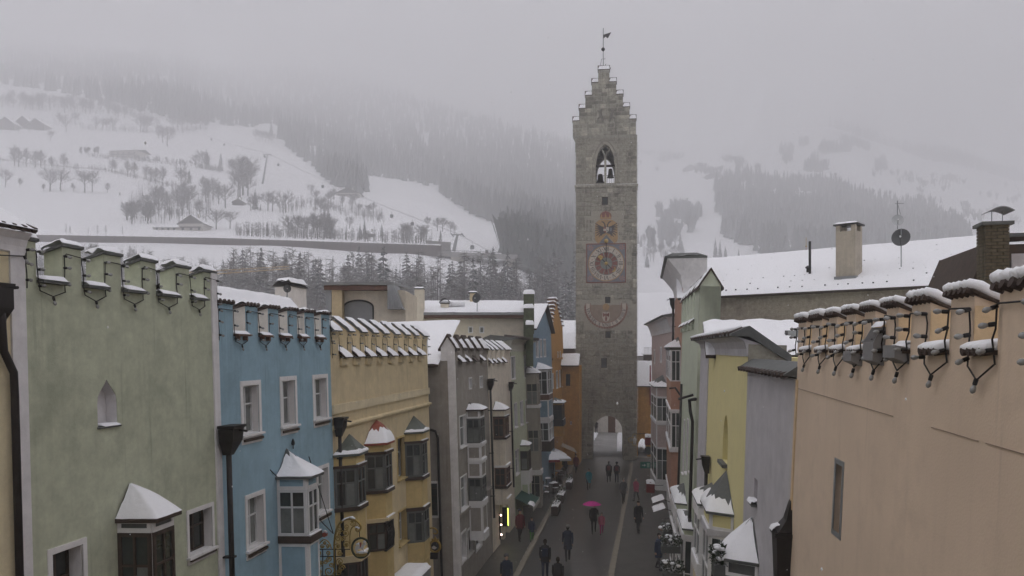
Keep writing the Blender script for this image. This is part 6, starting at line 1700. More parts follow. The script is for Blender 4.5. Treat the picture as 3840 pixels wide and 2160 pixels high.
# ------------------------------------------------------------------ far woods: one mass each
def inside(poly, x, y):
    c = False; j = len(poly) - 1
    for i in range(len(poly)):
        xi, yi = poly[i]; xj, yj = poly[j]
        if (yi > y) != (yj > y) and x < (xj - xi) * (y - yi) / (yj - yi) + xi: c = not c
        j = i
    return c
def wood(label, poly, n, hm=(16, 26), clear=(), dmin=300, leafless=.0, noise_cut=None):
    mb = MB(); rnd = random.Random(n); xs = [p[0] for p in poly]; ys = [p[1] for p in poly]; k = 0; tries = 0
    while k < n and tries < n * 8:
        tries += 1
        x, y = rnd.uniform(min(xs), max(xs)), rnd.uniform(min(ys), max(ys))
        if not inside(poly, x, y) or any(inside(c, x, y) for c in clear): continue
        if noise_cut is not None and noise.noise(Vector((x / 60, y / 30, 1.7))) < noise_cut: continue
        p, d = ground_hit(x, y, dmin)
        k += 1; H = rnd.uniform(*hm); r = H * rnd.uniform(.13, .19); a0 = rnd.uniform(0, 6)
        if rnd.random() < leafless:
            for j in range(7):
                a = a0 + j * .9; mb.face([p, p + Vector((math.cos(a) * r * 1.6, math.sin(a) * r * 1.6, H * rnd.uniform(.6, .95))), p + Vector((math.cos(a + .5) * r, math.sin(a + .5) * r, H * rnd.uniform(.5, 1)))])
            continue
        for tier in range(4):
            zb, zt_, rr = H * (.05 + .22 * tier), H * (.45 + .185 * tier), r * (1 - .23 * tier)
            for j in range(5):
                a = a0 + tier + j * 2 * PI / 5; b = a + 2 * PI / 5; q = rnd.uniform(.75, 1.25)
                mb.face([p + Vector((math.cos(a) * rr * q, math.sin(a) * rr * q, zb - rnd.random() * .6)), p + Vector((math.cos(b) * rr, math.sin(b) * rr, zb)), p + Vector((0, 0, zt_))])
    o = mb.build('forest', NEED, kind='stuff', recalc=False); tag(o, label, 'forest')
def twig_wood(label, n, f, hm):
    mb = MB(); r = random.Random(n)
    for k in range(n):
        px, d = f(r); x, y = cam_xy(px, d); p = Vector((x, y, terr_z(px, d))); H = r.uniform(*hm)
        if d < 340: H = max(3, min(H * 1.6, CAMZ + (HY - (r.uniform(950, 1055) if px > 560 else r.uniform(915, 985))) / FPX * d - p.z))
        s = RGT * .11; mb.face([p - s, p + s, p + Vector((0, 0, H)) + s * .1, p + Vector((0, 0, H)) - s * .1])
        for j in range(26):
            z = H * r.uniform(.2, .97); a = r.uniform(0, 6.28); L = H * .2 * (1.15 - z / H) * r.uniform(.5, 1.2) + .5
            dv = Vector((math.cos(a), math.sin(a), r.uniform(-.1, .9))).normalized(); b = p + Vector((0, 0, z)); w_ = Vector((-math.sin(a), math.cos(a), r.uniform(-1, 1))).normalized() * .055
            mb.face([b - w_, b + w_, b + dv * L + w_ * .3, b + dv * L - w_ * .3])
            q = b + dv * L * .5; d2 = (dv + Vector((r.gauss(0, .6), r.gauss(0, .6), r.gauss(0, .6)))).normalized() * L * .7; mb.face([q - w_, q + w_, q + d2])
    tag(mb.build('undergrowth', TWIG, kind='stuff', recalc=False), label, 'woodland')
twig_wood('grey leafless undergrowth filling the wood at the foot of the slope', 1500, lambda r: (lambda p_: (p_, r.uniform(203, 262 if p_ > 560 else 316)))(r.uniform(120, 2190)), (7, 15))
twig_wood('leafless scrub thickening the grove behind the white farmhouse', 150, lambda r: (r.uniform(480, 800), r.uniform(425, 560)), (6, 12))
def hedge_line(label, pts, n, hm, jit=5):
    def f(r):
        k = r.randrange(len(pts) - 1); t = r.random(); a, b = pts[k], pts[k + 1]; px = a[0] + (b[0] - a[0]) * t
        return px, ground_hit(px, a[1] + (b[1] - a[1]) * t + r.uniform(-jit, jit))[1]
    twig_wood(label, n, f, hm)
hedge_line('thin scrub growing along the meadow fence', [(0, 604), (265, 633), (393, 642), (560, 680), (660, 706)], 150, (2, 6))
hedge_line('scrubby hedge of the upper pasture', [(0, 395), (240, 412), (480, 428), (600, 470)], 260, (5, 11), 10)
hedge_line('hedge line crossing the middle pasture', [(200, 470), (430, 492), (640, 500), (780, 486)], 200, (4, 9), 6)
hedge_line('scrub and saplings on the slope under the lift', [(1050, 800), (1170, 770), (1340, 810), (1440, 830)], 150, (3, 8), 12)
hedge_line('brush on the bank above the motorway barrier', [(880, 880), (1250, 896), (1620, 915)], 300, (3, 7), 5)
hedge_line('dark line of shrubs below the hill house', [(330, 590), (540, 606), (740, 628), (830, 645)], 260, (2, 6), 4)
C1 = [(935, 482), (1000, 470), (1070, 492), (1062, 512), (1000, 506)]; C2 = [(1535, 500), (1590, 508), (1635, 560), (1580, 548)]; C3 = [(1965, 735), (2060, 762), (2095, 810), (2050, 812), (1985, 780)]; C4 = [(545, 285), (660, 318), (650, 338), (560, 312)]
C5 = [(1150, 545), (1230, 590), (1300, 640), (1290, 660), (1190, 610), (1140, 570)]
wood('foggy spruce forest covering the mountainside above the meadows', [(-300, 300), (0, 318), (200, 345), (450, 392), (560, 432), (760, 470), (960, 478), (1075, 550), (1130, 602), (1250, 695), (1330, 730), (1395, 735), (1340, 655), (1440, 668), (1560, 688), (1640, 715), (1760, 800), (1960, 885), (2170, 960), (2190, 560), (1700, 420), (1300, 300), (960, 180), (600, 80), (0, 20), (-300, 0)], 7000, (17, 27), [C1, C2, C3, C4, C5], 420)
wood('dark spruce forest on the far right hillside', [(2682, 780), (2682, 718), (2697, 689), (2801, 666), (2945, 706), (2963, 689), (3090, 690), (3205, 741), (3332, 775), (3480, 790), (3560, 850), (3640, 900), (3650, 975), (2900, 975), (2790, 925), (2700, 880), (2760, 860), (2690, 800)], 2600, (15, 26), [], 500, .1, -.3)
wood('strip of forest along the crest of the far right hill', [(3100, 470), (3205, 480), (3480, 570), (3620, 590), (3840, 670), (3840, 690), (3620, 625), (3470, 600), (3300, 540)], 700, (18, 30), [], 1500)
wood('scattered foggy woods on the upper right fields', [(2900, 560), (3130, 520), (3300, 560), (3330, 640), (3100, 650), (2960, 640)], 420, (14, 22), [], 800, .2, .1)
wood('wooded patches on the lower slope right of the tower', [(2392, 800), (2640, 790), (2600, 870), (2500, 900), (2392, 960)], 300, (12, 20), [], 500, .4, .12)
wood('bushes and hedgerows across the far right snow fields', [(3200, 640), (3840, 690), (3840, 880), (3500, 800)], 170, (8, 14), [], 900, .7, .2)
wood('hedge lines and farm trees on the far fields right of the tower', [(2400, 570), (2760, 600), (2900, 640), (2780, 665), (2400, 640)], 220, (7, 13), [], 900, .6, .15)
wood('forest edge descending to the valley left of the tower', [(1900, 900), (2170, 960), (2170, 1090), (2010, 1050), (1880, 960)], 380, (13, 22), [], 330, .3, -.12)
# ------------------------------------------------------------------ motorway barrier and bridge
BRR = mat('barrier_boards', (.085, .062, .058), .85, var=.2, scale=1.2); CONC = mat('grey_concrete', (.3, .29, .28), .9, var=.15, scale=.8, streak=.3)
nb = empty('noise_barrier'); tag(nb, 'long brown noise barrier of the motorway across the slope', 'barrier')
def hwz(px): 
    t = [(-600, 868, 918), (110, 880, 930), (800, 892, 935), (1640, 920, 962), (2000, 950, 985)]
    for (a, b, c_), (a2, b2, c2) in zip(t, t[1:]):
        if px <= a2: s = (px - a) / (a2 - a); return b + (b2 - b) * s, c_ + (c2 - c_) * s
    return t[-1][1:]
DHW = 343.0
def hw(px, y, dd=0.0): p = at_depth(px, y, DHW + dd); return p
px = -420
while px < 1640:
    x1 = px + 34; t0, b0 = hwz(px); t1, b1 = hwz(x1)
    MB().loft([[hw(px + 1, b0 + 6), hw(px + 1, t0), hw(px + 1, t0, .4), hw(px + 1, b0 + 6, .4)], [hw(x1 - 1, b1 + 6), hw(x1 - 1, t1), hw(x1 - 1, t1, .4), hw(x1 - 1, b1 + 6, .4)]]).build('panel', BRR, nb)
    MB().loft([[hw(x1 - 1, b1 + 6, -.1), hw(x1 - 1, t1 - 2, -.1), hw(x1 - 1, t1 - 2, .45), hw(x1 - 1, b1 + 6, .45)], [hw(x1 + 1, b1 + 6, -.1), hw(x1 + 1, t1 - 2, -.1), hw(x1 + 1, t1 - 2, .45), hw(x1 + 1, b1 + 6, .45)]]).build('post', IRON, nb)
    px = x1
def slab(nm, m, par, x0, x1, yt0, yb0, yt1, yb1, d0=0, dd=2.0):
    return MB().loft([[hw(x0, yb0, d0), hw(x0, yt0, d0), hw(x0, yt0, d0 + dd), hw(x0, yb0, d0 + dd)], [hw(x1, yb1, d0), hw(x1, yt1, d0), hw(x1, yt1, d0 + dd), hw(x1, yb1, d0 + dd)]]).build(nm, m, par)
slab('retaining_strip', CONC, nb, -420, 1640, 928, 938, 966, 972, -1.5, 1.0); slab('snow_ledge', SNOW, nb, -420, 1640, 925, 928, 963, 966, -1.6, 1.2)
mbr = empty('motorway_bridge'); tag(mbr, 'concrete motorway bridge with railing at the end of the barrier', 'bridge')
slab('deck', CONC, mbr, 1640, 2060, 948, 960, 966, 980, 0, 8); slab('abutment', mat('pale_concrete', (.33, .3, .26), .9, var=.15, scale=.6, streak=.3), mbr, 1690, 1737, 952, 1010, 954, 1010, .2, 6)
slab('abutment', MATS['pale_concrete'], mbr, 1898, 1990, 962, 1030, 966, 1010, .3, 6); slab('pier', CONC, mbr, 1846, 1856, 960, 1040, 960, 1040, 1, 4); slab('parapet', CONC, mbr, 1640, 2060, 942, 948, 960, 966, .0, .4)
slab('portal_wall', CONC, mbr, 1652, 1690, 908, 950, 914, 952, 4, 3); slab('portal_lintel', CONC, mbr, 1600, 1692, 902, 914, 908, 918, 3, 5); slab('cabinet', IRON, mbr, 1820, 1831, 938, 951, 938, 951, .3, 1)
for k in range(26): slab('rail_post', IRON, mbr, 1660 + k * 15, 1661.5 + k * 15, 938 + k * .65, 944 + k * .65, 938 + k * .65, 944 + k * .65, .1, .2)
slab('handrail', IRON, mbr, 1655, 2050, 936.5, 938, 954.5, 956, .1, .2)
# ------------------------------------------------------------------ hill farms
TIM = mat('weathered_timber', (.075, .062, .055), .9, var=.3, scale=2); HWALL = plaster('farm_render', (.55, .52, .48), .2, .2)
def chalet(name, label, px, py, wpx, hpx, roofpx, wing=None, timber=False, yaw=0.0, wins=3, roof_across=False, balcony=True):
    p, d = ground_hit(px, py); s = d / FPX; W = wpx * s; Hh = hpx * s; Rr = roofpx * s
    o = empty(name, p - Vector((0, 0, .3)), YAW + yaw); tag(o, label, 'farmhouse' if not timber else 'hut')
    D = max(W * .9, 4); m = TIM if timber else HWALL
    MB().box(-W / 2, W / 2, 0, D, -2, Hh).build('wall', m, o)
    ov = .06 * W
    if roof_across:
        q = MB().prismx([(-ov, Hh - .1), (D / 2, Hh + Rr), (D + ov, Hh - .1), (D / 2, Hh + Rr - .4)], -W / 2 - ov * .4, W / 2 + ov * .4); rf = q.build('roof', TIM, o)
        for y0, y1 in ((-ov, D / 2), (D + ov, D / 2)): snow_patch((-W / 2 - ov * .4, y0, Hh - .05), (W / 2 + ov * .4, y0, Hh - .05), (W / 2 + ov * .4, y1, Hh + Rr + .05), (-W / 2 - ov * .4, y1, Hh + Rr + .05), .35, 6, 4, .2).build('snow', SNOW, rf)
    else:
        MB().prism([(-W / 2, Hh), (0, Hh + Rr), (W / 2, Hh)], .05, D - .05).build('gable', TIM, o)
        q = MB(); e = Rr / (W / 2) * ov
        for sg in (-1, 1): q.loft([[(sg * (W / 2 + ov), -ov, Hh - e), (0, -ov, Hh + Rr), (0, D + ov, Hh + Rr), (sg * (W / 2 + ov), D + ov, Hh - e)], [(sg * (W / 2 + ov), -ov, Hh - e + .3), (0, -ov, Hh + Rr + .3), (0, D + ov, Hh + Rr + .3), (sg * (W / 2 + ov), D + ov, Hh - e + .3)]])
        rf = q.build('roof', TIM, o)
        for sg in (-1, 1): snow_patch((sg * (W / 2 + ov), -ov * .8, Hh - e + .3), (0, -ov * .8, Hh + Rr + .3), (0, D + ov, Hh + Rr + .3), (sg * (W / 2 + ov), D + ov, Hh - e + .3), .4, 5, 5, .2).build('snow', SNOW, rf)
    if not timber:
        for k in range(wins):
            x = -W / 2 + W * (k + .5) / wins
            for fl in range(2 if Hh > 4 else 1): 
                z = Hh * (.62 if fl else .18); MB().box(x - .5, x + .5, -.06, 0, z, z + 1.2).build('window', GLASS, o)
        if balcony: MB().box(-W * .42, W * .42, -.7, -.02, Hh * .46, Hh * .46 + .55).build('balcony', TIM, o)
    if wing:
        wx, ww, wh = wing[0] * s, wing[1] * s, wing[2] * s
        wg = MB().box(wx - ww / 2, wx + ww / 2, 1.0, D * .8, -2, wh).build('wing', HWALL if not timber else TIM, o)
        MB().prismx([(.2, wh - .1), (D * .45, wh + wing[3] * s), (D * .9, wh - .1)], wx - ww / 2 - .3, wx + ww / 2 + .3).build('wing_roof', TIM, wg)
        snow_patch((wx - ww / 2 - .4, .1, wh), (wx + ww / 2 + .4, .1, wh), (wx + ww / 2 + .4, D * .45, wh + wing[3] * s + .1), (wx - ww / 2 - .4, D * .45, wh + wing[3] * s + .1), .4, 8, 5, .2).build('snow', SNOW, wg)
        for k in range(4): MB().box(wx - ww * .4 + ww * .22 * k, wx - ww * .4 + ww * .22 * k + 1, .93, 1.0, wh * .45, wh * .45 + 1.1).build('window', GLASS, wg)
    MB().box(W * .1, W * .1 + .8, D * .5, D * .5 + .8, Hh, Hh + Rr + 1.6).build('chimney', HWALL, o)
    return o
chalet('farmhouse', 'white farmhouse with dark gable and long snow-roofed wing above the motorway', 716, 866, 92, 30, 30, (-96, 98, 16, 14))
chalet('hill_house', 'long terraced white house with stepped snowy roof on the hillside', 462, 592, 112, 28, 14, None, False, -.12, 5, True)
chalet('timber_farm', 'large dark timber barn on the upper left hillside', 20, 487, 66, 24, 26, None, True); chalet('timber_farm', 'dark timber farm building beside the upper left barn', 85, 482, 62, 22, 26, None, True); chalet('timber_farm', 'dark gabled hay barn at the end of the upper farm', 133, 487, 64, 22, 22, None, True)
chalet('hut', 'small dark hut on the slope above the white farmhouse', 892, 770, 42, 14, 12, None, True); chalet('chalet', 'low wide chalet with snowy gable among leafless trees', 1304, 738, 88, 16, 18, (-62, 40, 8, 5), False, 0, 4)
chalet('hut', 'small snow-roofed hut beside the spruces over the barrier', 1392, 890, 30, 16, 8, None, True, .3, 3, True); chalet('hay_hut', 'tiny lone hay hut on the open snow slope', 1882, 846, 16, 9, 6, None, True)
chalet('foggy_chalet', 'fog-veiled chalet at the forest edge, upper of the pair', 1688, 716, 44, 18, 12, None, False, .4, 3, True); chalet('foggy_chalet', 'fog-veiled chalet at the forest edge, lower of the pair', 1752, 728, 56, 16, 12, None, False, .4, 3, True)
for x, y, ww, lb in ((2680, 668, 60, 'pale farm under the fog right of the tower'), (2590, 640, 44, 'dim barn in fog on the fields right of the tower'), (2760, 672, 38, 'dim farm shed at the forest edge in fog'), (3560, 672, 48, 'dim farmhouse on the far right snow field')): chalet('distant_farm', lb, x, y, ww, 12, 11, None, True, 0)
# meadow fence
fn = empty('meadow_fence'); tag(fn, 'thin wooden fence running across the snowy meadow', 'fence')
pts = [(-60, 592), (0, 600), (120, 618), (265, 630), (393, 639), (470, 656), (560, 676), (660, 704)]
prev = None
for (a, b), (a2, b2) in zip(pts, pts[1:]):
    n = max(2, int((a2 - a) / 16))
    for k in range(n):
        x = a + (a2 - a) * k / n; y = b + (b2 - b) * k / n; p, d = ground_hit(x, y)
        MB().box(p.x - .08, p.x + .08, p.y - .08, p.y + .08, p.z - .3, p.z + 1.3).build('post', TIM, fn)
        if prev is not None: MB().tube([prev + Vector((0, 0, 1.1)), p + Vector((0, 0, 1.1))], .08, 4).build('rail', TIM, fn); MB().tube([prev + Vector((0, 0, .6)), p + Vector((0, 0, .6))], .08, 4).build('rail', TIM, fn)
        prev = p
# gondola lift
PYL = mat('lift_steel', (.16, .165, .17), .6)
def pylon(px, py, top, arm, label):
    p, d = ground_hit(px, py); s = d / FPX; t = at_depth(top[0], top[1], d)
    o = empty('lift_pylon', p); tag(o, label, 'pylon', 'gondola lift'); v = t - p
    MB().tube([(0, 0, -1), tuple(v * .5), tuple(v)], [.85, .7, .5], 8).build('mast', PYL, o, smooth=True)
    a = arm * s; MB().tube([tuple(v - RGT * a), tuple(v + RGT * a)], .3, 6).build('cross_arm', PYL, o)
    for sg in (-1, 1):
        e = v + RGT * a * sg; dirv = Vector((-.8, .9, .5)).normalized() * a * .55
        MB().tube([tuple(e - dirv - Vector((0, 0, .5))), tuple(e + dirv + Vector((0, 0, .2)))], .28, 6).build('sheave_train', PYL, o)
    return p, t
pylon(984, 690, (1003, 580), 14, 'tall slanting steel pylon of the gondola lift on the meadow'); pylon(1700, 942, (1716, 880), 20, 'short pylon of the gondola lift beside the motorway bridge')
_, d1 = ground_hit(984, 690); _, d2 = ground_hit(1700, 942)
CABM = mat('cabin_shell', (.06, .065, .07), .35, var=.1, spec=.5)
line = [(560, 430, d1 * 1.6), (1003, 582, d1), (1716, 882, d2), (2050, 1030, d2 * .85)]
def on_line(x):
    for (a, b, c_), (a2, b2, c2) in zip(line, line[1:]):
        if x <= a2: t = (x - a) / (a2 - a); return b + (b2 - b) * t + 14 * math.sin(PI * t), 1 / ((1 - t) / c_ + t / c2)
    return line[-1][1:]
cb = None
cab = MB().lathe([(.35, 0), (.95, .15), (1.05, .9), (1.0, 1.7), (.8, 2.1), (.2, 2.25)], (0, 0, -4.3), 10).build('shell', CABM, smooth=True).data
hgr = MB().tube([(0, 0, -2.1), (0, 0, 0)], .09, 5).build('hanger', PYL).data; wnd = MB().lathe([(1.06, .95), (1.07, 1.6)], (0, 0, -4.3), 10).build('window_band', GLASS).data
for o in [o for o in bpy.data.objects if o.name in ('shell', 'hanger', 'window_band')]: bpy.data.objects.remove(o)
for x, y in [(626, 450), (666, 475), (793, 526), (841, 545), (993, 590), (1044, 621), (1210, 703), (1469, 815), (1546, 844), (1771, 933)]:
    _, d = on_line(x); p = at_depth(x, y, d) + Vector((0, 0, 3.4)); o = empty('gondola_cabin', p, YAW); o.scale = (.85,) * 3; tag(o, 'dark round gondola cabin hanging over the snowy slope', 'gondola', 'cabins on the lift cable')
    obj('shell', cab, o); obj('hanger', hgr, o); obj('window_band', wnd, o)
for k in (0, 1):
    q = MB(); q.tube([at_depth(x, on_line(x)[0] - 8 + k * 3, on_line(x)[1] + k * 5) for x in range(560, 2050, 30)], .05, 4)
    tag(q.build('lift_cable', PYL), 'thin steel cable of the gondola lift, %s strand' % ('nearer' if k == 0 else 'further'), 'cable')
# tower crane jib glimpsed over the blue roof
p0, p1 = at_depth(690, 1036, 110), at_depth(1085, 1008, 150)
cr = empty('crane_jib'); tag(cr, 'thin yellow crane jib over the blue house roof', 'crane'); YC = mat('crane_yellow', (.45, .3, .12), .6)
MB().tube([p0, p1], .06, 4).build('lower_chord', YC, cr); MB().tube([p0 + Vector((0, 0, .5)), p1 + Vector((0, 0, .5))], .05, 4).build('upper_chord', YC, cr)
for k in range(14): 
    a = p0.lerp(p1, k / 14); b = p0.lerp(p1, (k + .5) / 14) + Vector((0, 0, .5)); c2 = p0.lerp(p1, (k + 1) / 14); MB().tube([a, b, c2], .03, 4).build('lattice', YC, cr)
MB().tube([(p0.x - .5, p0.y, 0), (p0.x - .5, p0.y, p0.z + 1)], .35, 4).build('mast', YC, cr)
# ------------------------------------------------------------------ street
def street_z(y): return max(0.0, min(1.15, 1.15 * (84 - y) / 46))
def street_hit(px, py):
    d = 20.0
    while d < 130:
        p = at_depth(px, py, d)
        if p.z <= (street_z(p.y)): return p, d
        d += .05
    return p, d
def sheet(name, xl, xr, ys, dz, m, n=1, kind='structure'):
    mb = MB()
    for k in range(len(ys) - 1):
        a, b = ys[k], ys[k + 1]
        mb.face([(xl(a), a, street_z(a) + dz), (xr(a), a, street_z(a) + dz), (xr(b), b, street_z(b) + dz), (xl(b), b, street_z(b) + dz)])
    return mb.build(name, m, kind=kind)
WET = mat('wet_setts', (.055, .053, .049), .3, var=.25, scale=.8, bump=.5, bscale=9, stain=(.075, .072, .066), stain_amt=.6, spec=.5)
PAV = mat('wet_paving', (.07, .065, .058), .5, var=.25, scale=1.2, bump=.4, bscale=8, stain=(.035, .034, .032), stain_amt=.6)
KRB = mat('porphyry_kerb', (.22, .195, .155), .7, var=.3, scale=3, island=.2)
YS = [-40 + 4 * k for k in range(33)]
kl = lambda y: -5.75 - .95 * min(1, max(0, (y - 36) / 46)); kr = lambda y: -1.2 + .5 * min(1, max(0, (y - 36) / 40))
sheet("road", kl, kr, YS, 0.0, WET)
pl = sheet('pavement', lambda y: -10.5, lambda y: kl(y) - .001, YS, .03, PAV); pr = sheet('pavement', lambda y: kr(y) + .001, lambda y: 4.5, YS, .03, PAV)
kst = MB().box(-.14, .14, .012, .988, -.2, .045).build('kerb_stone', KRB); km = kst.data; bpy.data.objects.remove(kst)
for par, f in ((pl, lambda y: kl(y) + .14), (pr, lambda y: kr(y) - .14)):
    for k in range(22, 84):
        o = obj('kerb_stone', km, par); o.location = (f(k), k, street_z(k)); o.rotation_euler = (-math.atan((street_z(k) - street_z(k + 1))), 0, 0)
SLUSH = mat('slush_road', (.3, .295, .29), .6, var=.25, scale=.3, stain=(.6, .6, .61), stain_amt=.5)
MB().face([(-30, 88.3, .004), (30, 88.3, .004), (30, 116, .004), (-30, 116, .004)]).build('square', SLUSH, kind='structure')
# house beyond the gate, snow ploughed to the road sides
for k, (x0, x1) in enumerate(((-9.0, -5.9), (-2.6, .5))):
    o = snow_patch((x0, 93, .01), (x1, 93, .01), (x1 + .3, 112, .01), (x0 - .5, 112, .01), .35, 14, 20, .9, k * 7).build('snow_bank', SNOW, smooth=True); tag(o, ['ploughed snow bank left of the road beyond the arch', 'ploughed snow bank right of the road beyond the arch'][k], 'snow bank', 'snow banks beyond the gate')
chl = House('house_beyond_gate', 'pale house with a brown door seen through the tower arch', 'house', -9, 114, R(2)); MB().box(-6, 18, 0, 8, -.3, 8).build('wall', plaster('buff_plaster', (.74, .70, .64), .2, .2), chl.root)
MB().box(4.6, 5.6, -.1, 0, 0, 2.6).build('door', WOODB, chl.root); MB().box(-6.3, 18.3, -.4, 8.4, 8, 8.4).build('roof', SNOW, chl.root)
for x in (1.5, 8): MB().box(x, x + 1.1, -.06, 0, 2.2, 3.8).build('window', GLASS, chl.root)
# ------------------------------------------------------------------ people
def figure(seed, stride=.25, armsw=.2, coat=1.0, bend=0.0, up=None):
    q = MB(); hip = .92
    def limb(pts, rs, n=8): q.tube(pts, rs, n)
    # legs: hip, knee, ankle, foot
    for s, f in ((-1, stride), (1, -stride)):
        x = .095 * s; kn = (x, -f * .45 - .03, .49); an = (x, -f * .85 + (.06 if f < 0 else 0), .085 + (.05 if f < 0 else 0))
        limb([(x, 0, hip), (x, -f * .2, .72), kn, ((kn[0] + an[0]) / 2, (kn[1] + an[1]) / 2 + .015, .3), an], [.098, .085, .062, .06, .045])
        limb([(x, an[1] + .05, an[2] - .04), (x, an[1] - .06, an[2] - .045), (x + .01 * s, an[1] - .17, an[2] - .055)], [.042, .045, .03])
    # trunk
    b = bend
    limb([(0, 0, hip - .12 * coat), (0, 0, hip + .08), (0, -.0 - b * .2, 1.15), (0, -b * .6, 1.36), (0, -b * .8, 1.45)], [.165 + .02 * coat, .15, .142, .16, .085], 12)
    limb([(-.17, -b * .7, 1.4), (0, -b * .7, 1.42), (.17, -b * .7, 1.4)], [.07, .1, .07])
    limb([(0, -b * .8, 1.42), (0, -b - .01, 1.53)], [.062, .055])
    hx, hy, hz = 0, -b - .02, 1.635
    q.ball((hx, hy, hz), .098, 12, 10, (.82, 1.0, 1.2)); q.ball((hx, hy - .04, hz - .07), .06, 8, 6, (.9, .9, .8)); q.ball((hx, hy - .105, hz - .015), .018, 6, 5, (.8, 1.2, 1.6))
    for s in (-1, 1): q.ball((hx + s * .083, hy + .01, hz - .005), .025, 6, 5, (.5, .9, 1.3))
    q.ball((hx, hy + .03, hz + .045), .1, 12, 8, (.88, .98, .98))
    for s, f in ((-1, -armsw), (1, armsw)):
        sh = Vector((.2 * s, -b * .7, 1.39))
        if up and s == up: el = sh + Vector((.04 * s, -.12, -.24)); wr = el + Vector((-.05 * s, -.2, .18)); hd = Vector((0, -.15, .6)).normalized()
        else: el = sh + Vector((.03 * s, -f * .3, -.29)); wr = el + Vector((-.015 * s, -f * .6 - .05, -.24)); hd = Vector((-.02 * s, -.3 - f, -1)).normalized()
        limb([tuple(sh), tuple(sh.lerp(el, .5)), tuple(el), tuple(el.lerp(wr, .5)), tuple(wr)], [.066, .058, .05, .046, .036])
        pm = wr + hd * .06; sd = Vector((0, 1, 0)) - hd * hd.y; sd = sd.normalized()
        limb([tuple(wr), tuple(wr + hd * .03), tuple(wr + hd * .09)], [.03, .036, .034])
        for k in range(4):
            r = wr + hd * .085 + sd * (.027 - .018 * k); L = (.062, .075, .07, .055)[k]; c1 = (hd + Vector((-.35 * s, 0, 0))).normalized()
            limb([tuple(r), tuple(r + hd * L * .5), tuple(r + hd * L * .5 + c1 * L * .5)], [.0105, .0095, .008], 6)
        th = wr + hd * .03 - Vector((0, .028, 0)); limb([tuple(th), tuple(th + hd * .035 - Vector((0, .02, 0))), tuple(th + hd * .065 - Vector((0, .024, 0)))], [.012, .011, .009], 6)
    o = q.build('body', MATS['snow'])
    md = o.modifiers.new('r', 'REMESH'); md.mode = 'VOXEL'; md.voxel_size = .0135
    md2 = o.modifiers.new('s', 'SMOOTH'); md2.iterations = 2; md2.factor = .5
    dg = bpy.context.evaluated_depsgraph_get()
    me = bpy.data.meshes.new_from_object(o.evaluated_get(dg)); bpy.data.objects.remove(o)
    me.materials.clear()
    for m in range(5): me.materials.append(SNOW)
    idx = []
    for p in me.polygons:
        c = p.center
        if c.z > 1.5: i = 3 if (c.z > hz + .05 or c.y > hy + .02) else 2
        elif c.z < .1: i = 4
        elif c.z < hip - .1 * coat and abs(c.x) < .22: i = 1
        elif abs(c.x) > .19 and c.z < (.86 if not up else .86): i = 2
        else: i = 0
        idx.append(i)
    me.polygons.foreach_set('material_index', idx); me.polygons.foreach_set('use_smooth', [True] * len(idx))
    return me
FIG = [figure(1, .28, .22, 1.0), figure(2, .18, .12, 1.6, .03), figure(3, .22, .15, 1.2, 0, 1)]
SKIN = mat('skin', (.42, .27, .2), .6)
CL = {}
def cloth(c):
    if c not in CL: CL[c] = mat('cloth_%d' % len(CL), c, .9, var=.2, scale=6)
    return CL[c]
BLK, NAVY, GRY, TURQ, PINK, MAG, MAR, GRN2, HAIR = (.032, .031, .034), (.03, .038, .065), (.1, .1, .105), (.02, .2, .24), (.4, .1, .16), (.36, .02, .16), (.13, .03, .035), (.06, .22, .03), (.03, .022, .016)
def person(px, py, hh, coat, trous, label, fig=0, face=0.0, hair=HAIR):
    p, d = street_hit(px, py); p.z = street_z(p.y) + .03
    o = obj('person', FIG[fig]); o.location = p; o.rotation_euler = (0, 0, face); s = hh / 1.75; o.scale = (s, s, s)
    tag(o, label, 'person', 'people in the street')
    rr = random.Random(int(px)); L = rr.uniform(.55, .8)
    q = MB(); n = 14
    q.loft([[(a_ * math.cos(2 * PI * k / n) * (1 + .04 * math.sin(3 * k)), b_ * math.sin(2 * PI * k / n) - .005, z_) for k in range(n)] for a_, b_, z_ in ((.205, .16, L), (.2, .158, L + .1), (.175, .145, 1.02), (.18, .15, 1.2), (.19, .15, 1.36), (.12, .11, 1.47), (.085, .085, 1.5))], cap=False)
    q.build('coat', cloth(coat), o, smooth=True)
    if rr.random() < .6: MB().lathe([(.108, -.02), (.112, .03), (.1, .09), (.05, .125), (.01, .13)], (0, -.0, 1.665), 12).build('hat', cloth(rr.choice([GRY, MAR, NAVY, BLK, (.2, .19, .17)])), o, smooth=True)
    if rr.random() < .5: MB().box(-.14, .14, .14, .26, 1.05, 1.4).build('rucksack', cloth(rr.choice([GRY, MAR, NAVY, (.1, .12, .06)])), o)
    for i, m in enumerate((cloth(coat), cloth(trous), SKIN, cloth(hair), cloth(BLK))): o.material_slots[i].link = 'OBJECT'; o.material_slots[i].material = m
    return o, p
person(2208, 1838, 1.66, TURQ, BLK, 'person in a turquoise jacket walking near the left kerb', 0, .1)
person(2283, 1811, 1.78, BLK, BLK, 'person in black beside another before the tower gate, left of the two', 0, PI); person(2313, 1812, 1.74, BLK, NAVY, 'person in black and navy beside another before the tower gate', 1, PI)
person(2338, 1888, 1.76, GRY, BLK, 'person in a dark grey coat near the right kerb', 0, .2); person(2386, 1880, 1.66, PINK, GRY, 'person in a pink jacket by the right-hand shops', 1, -.6)
person(2393, 1998, 1.82, BLK, BLK, 'tall person in black standing by the right-hand flower boxes', 1, .5)
_, pu = person(2227, 2002, 1.72, BLK, BLK, 'person in black holding a magenta umbrella', 2, .1); person(2256, 2006, 1.25, PINK, MAG, 'child in pink walking beside the magenta umbrella', 0, .1)
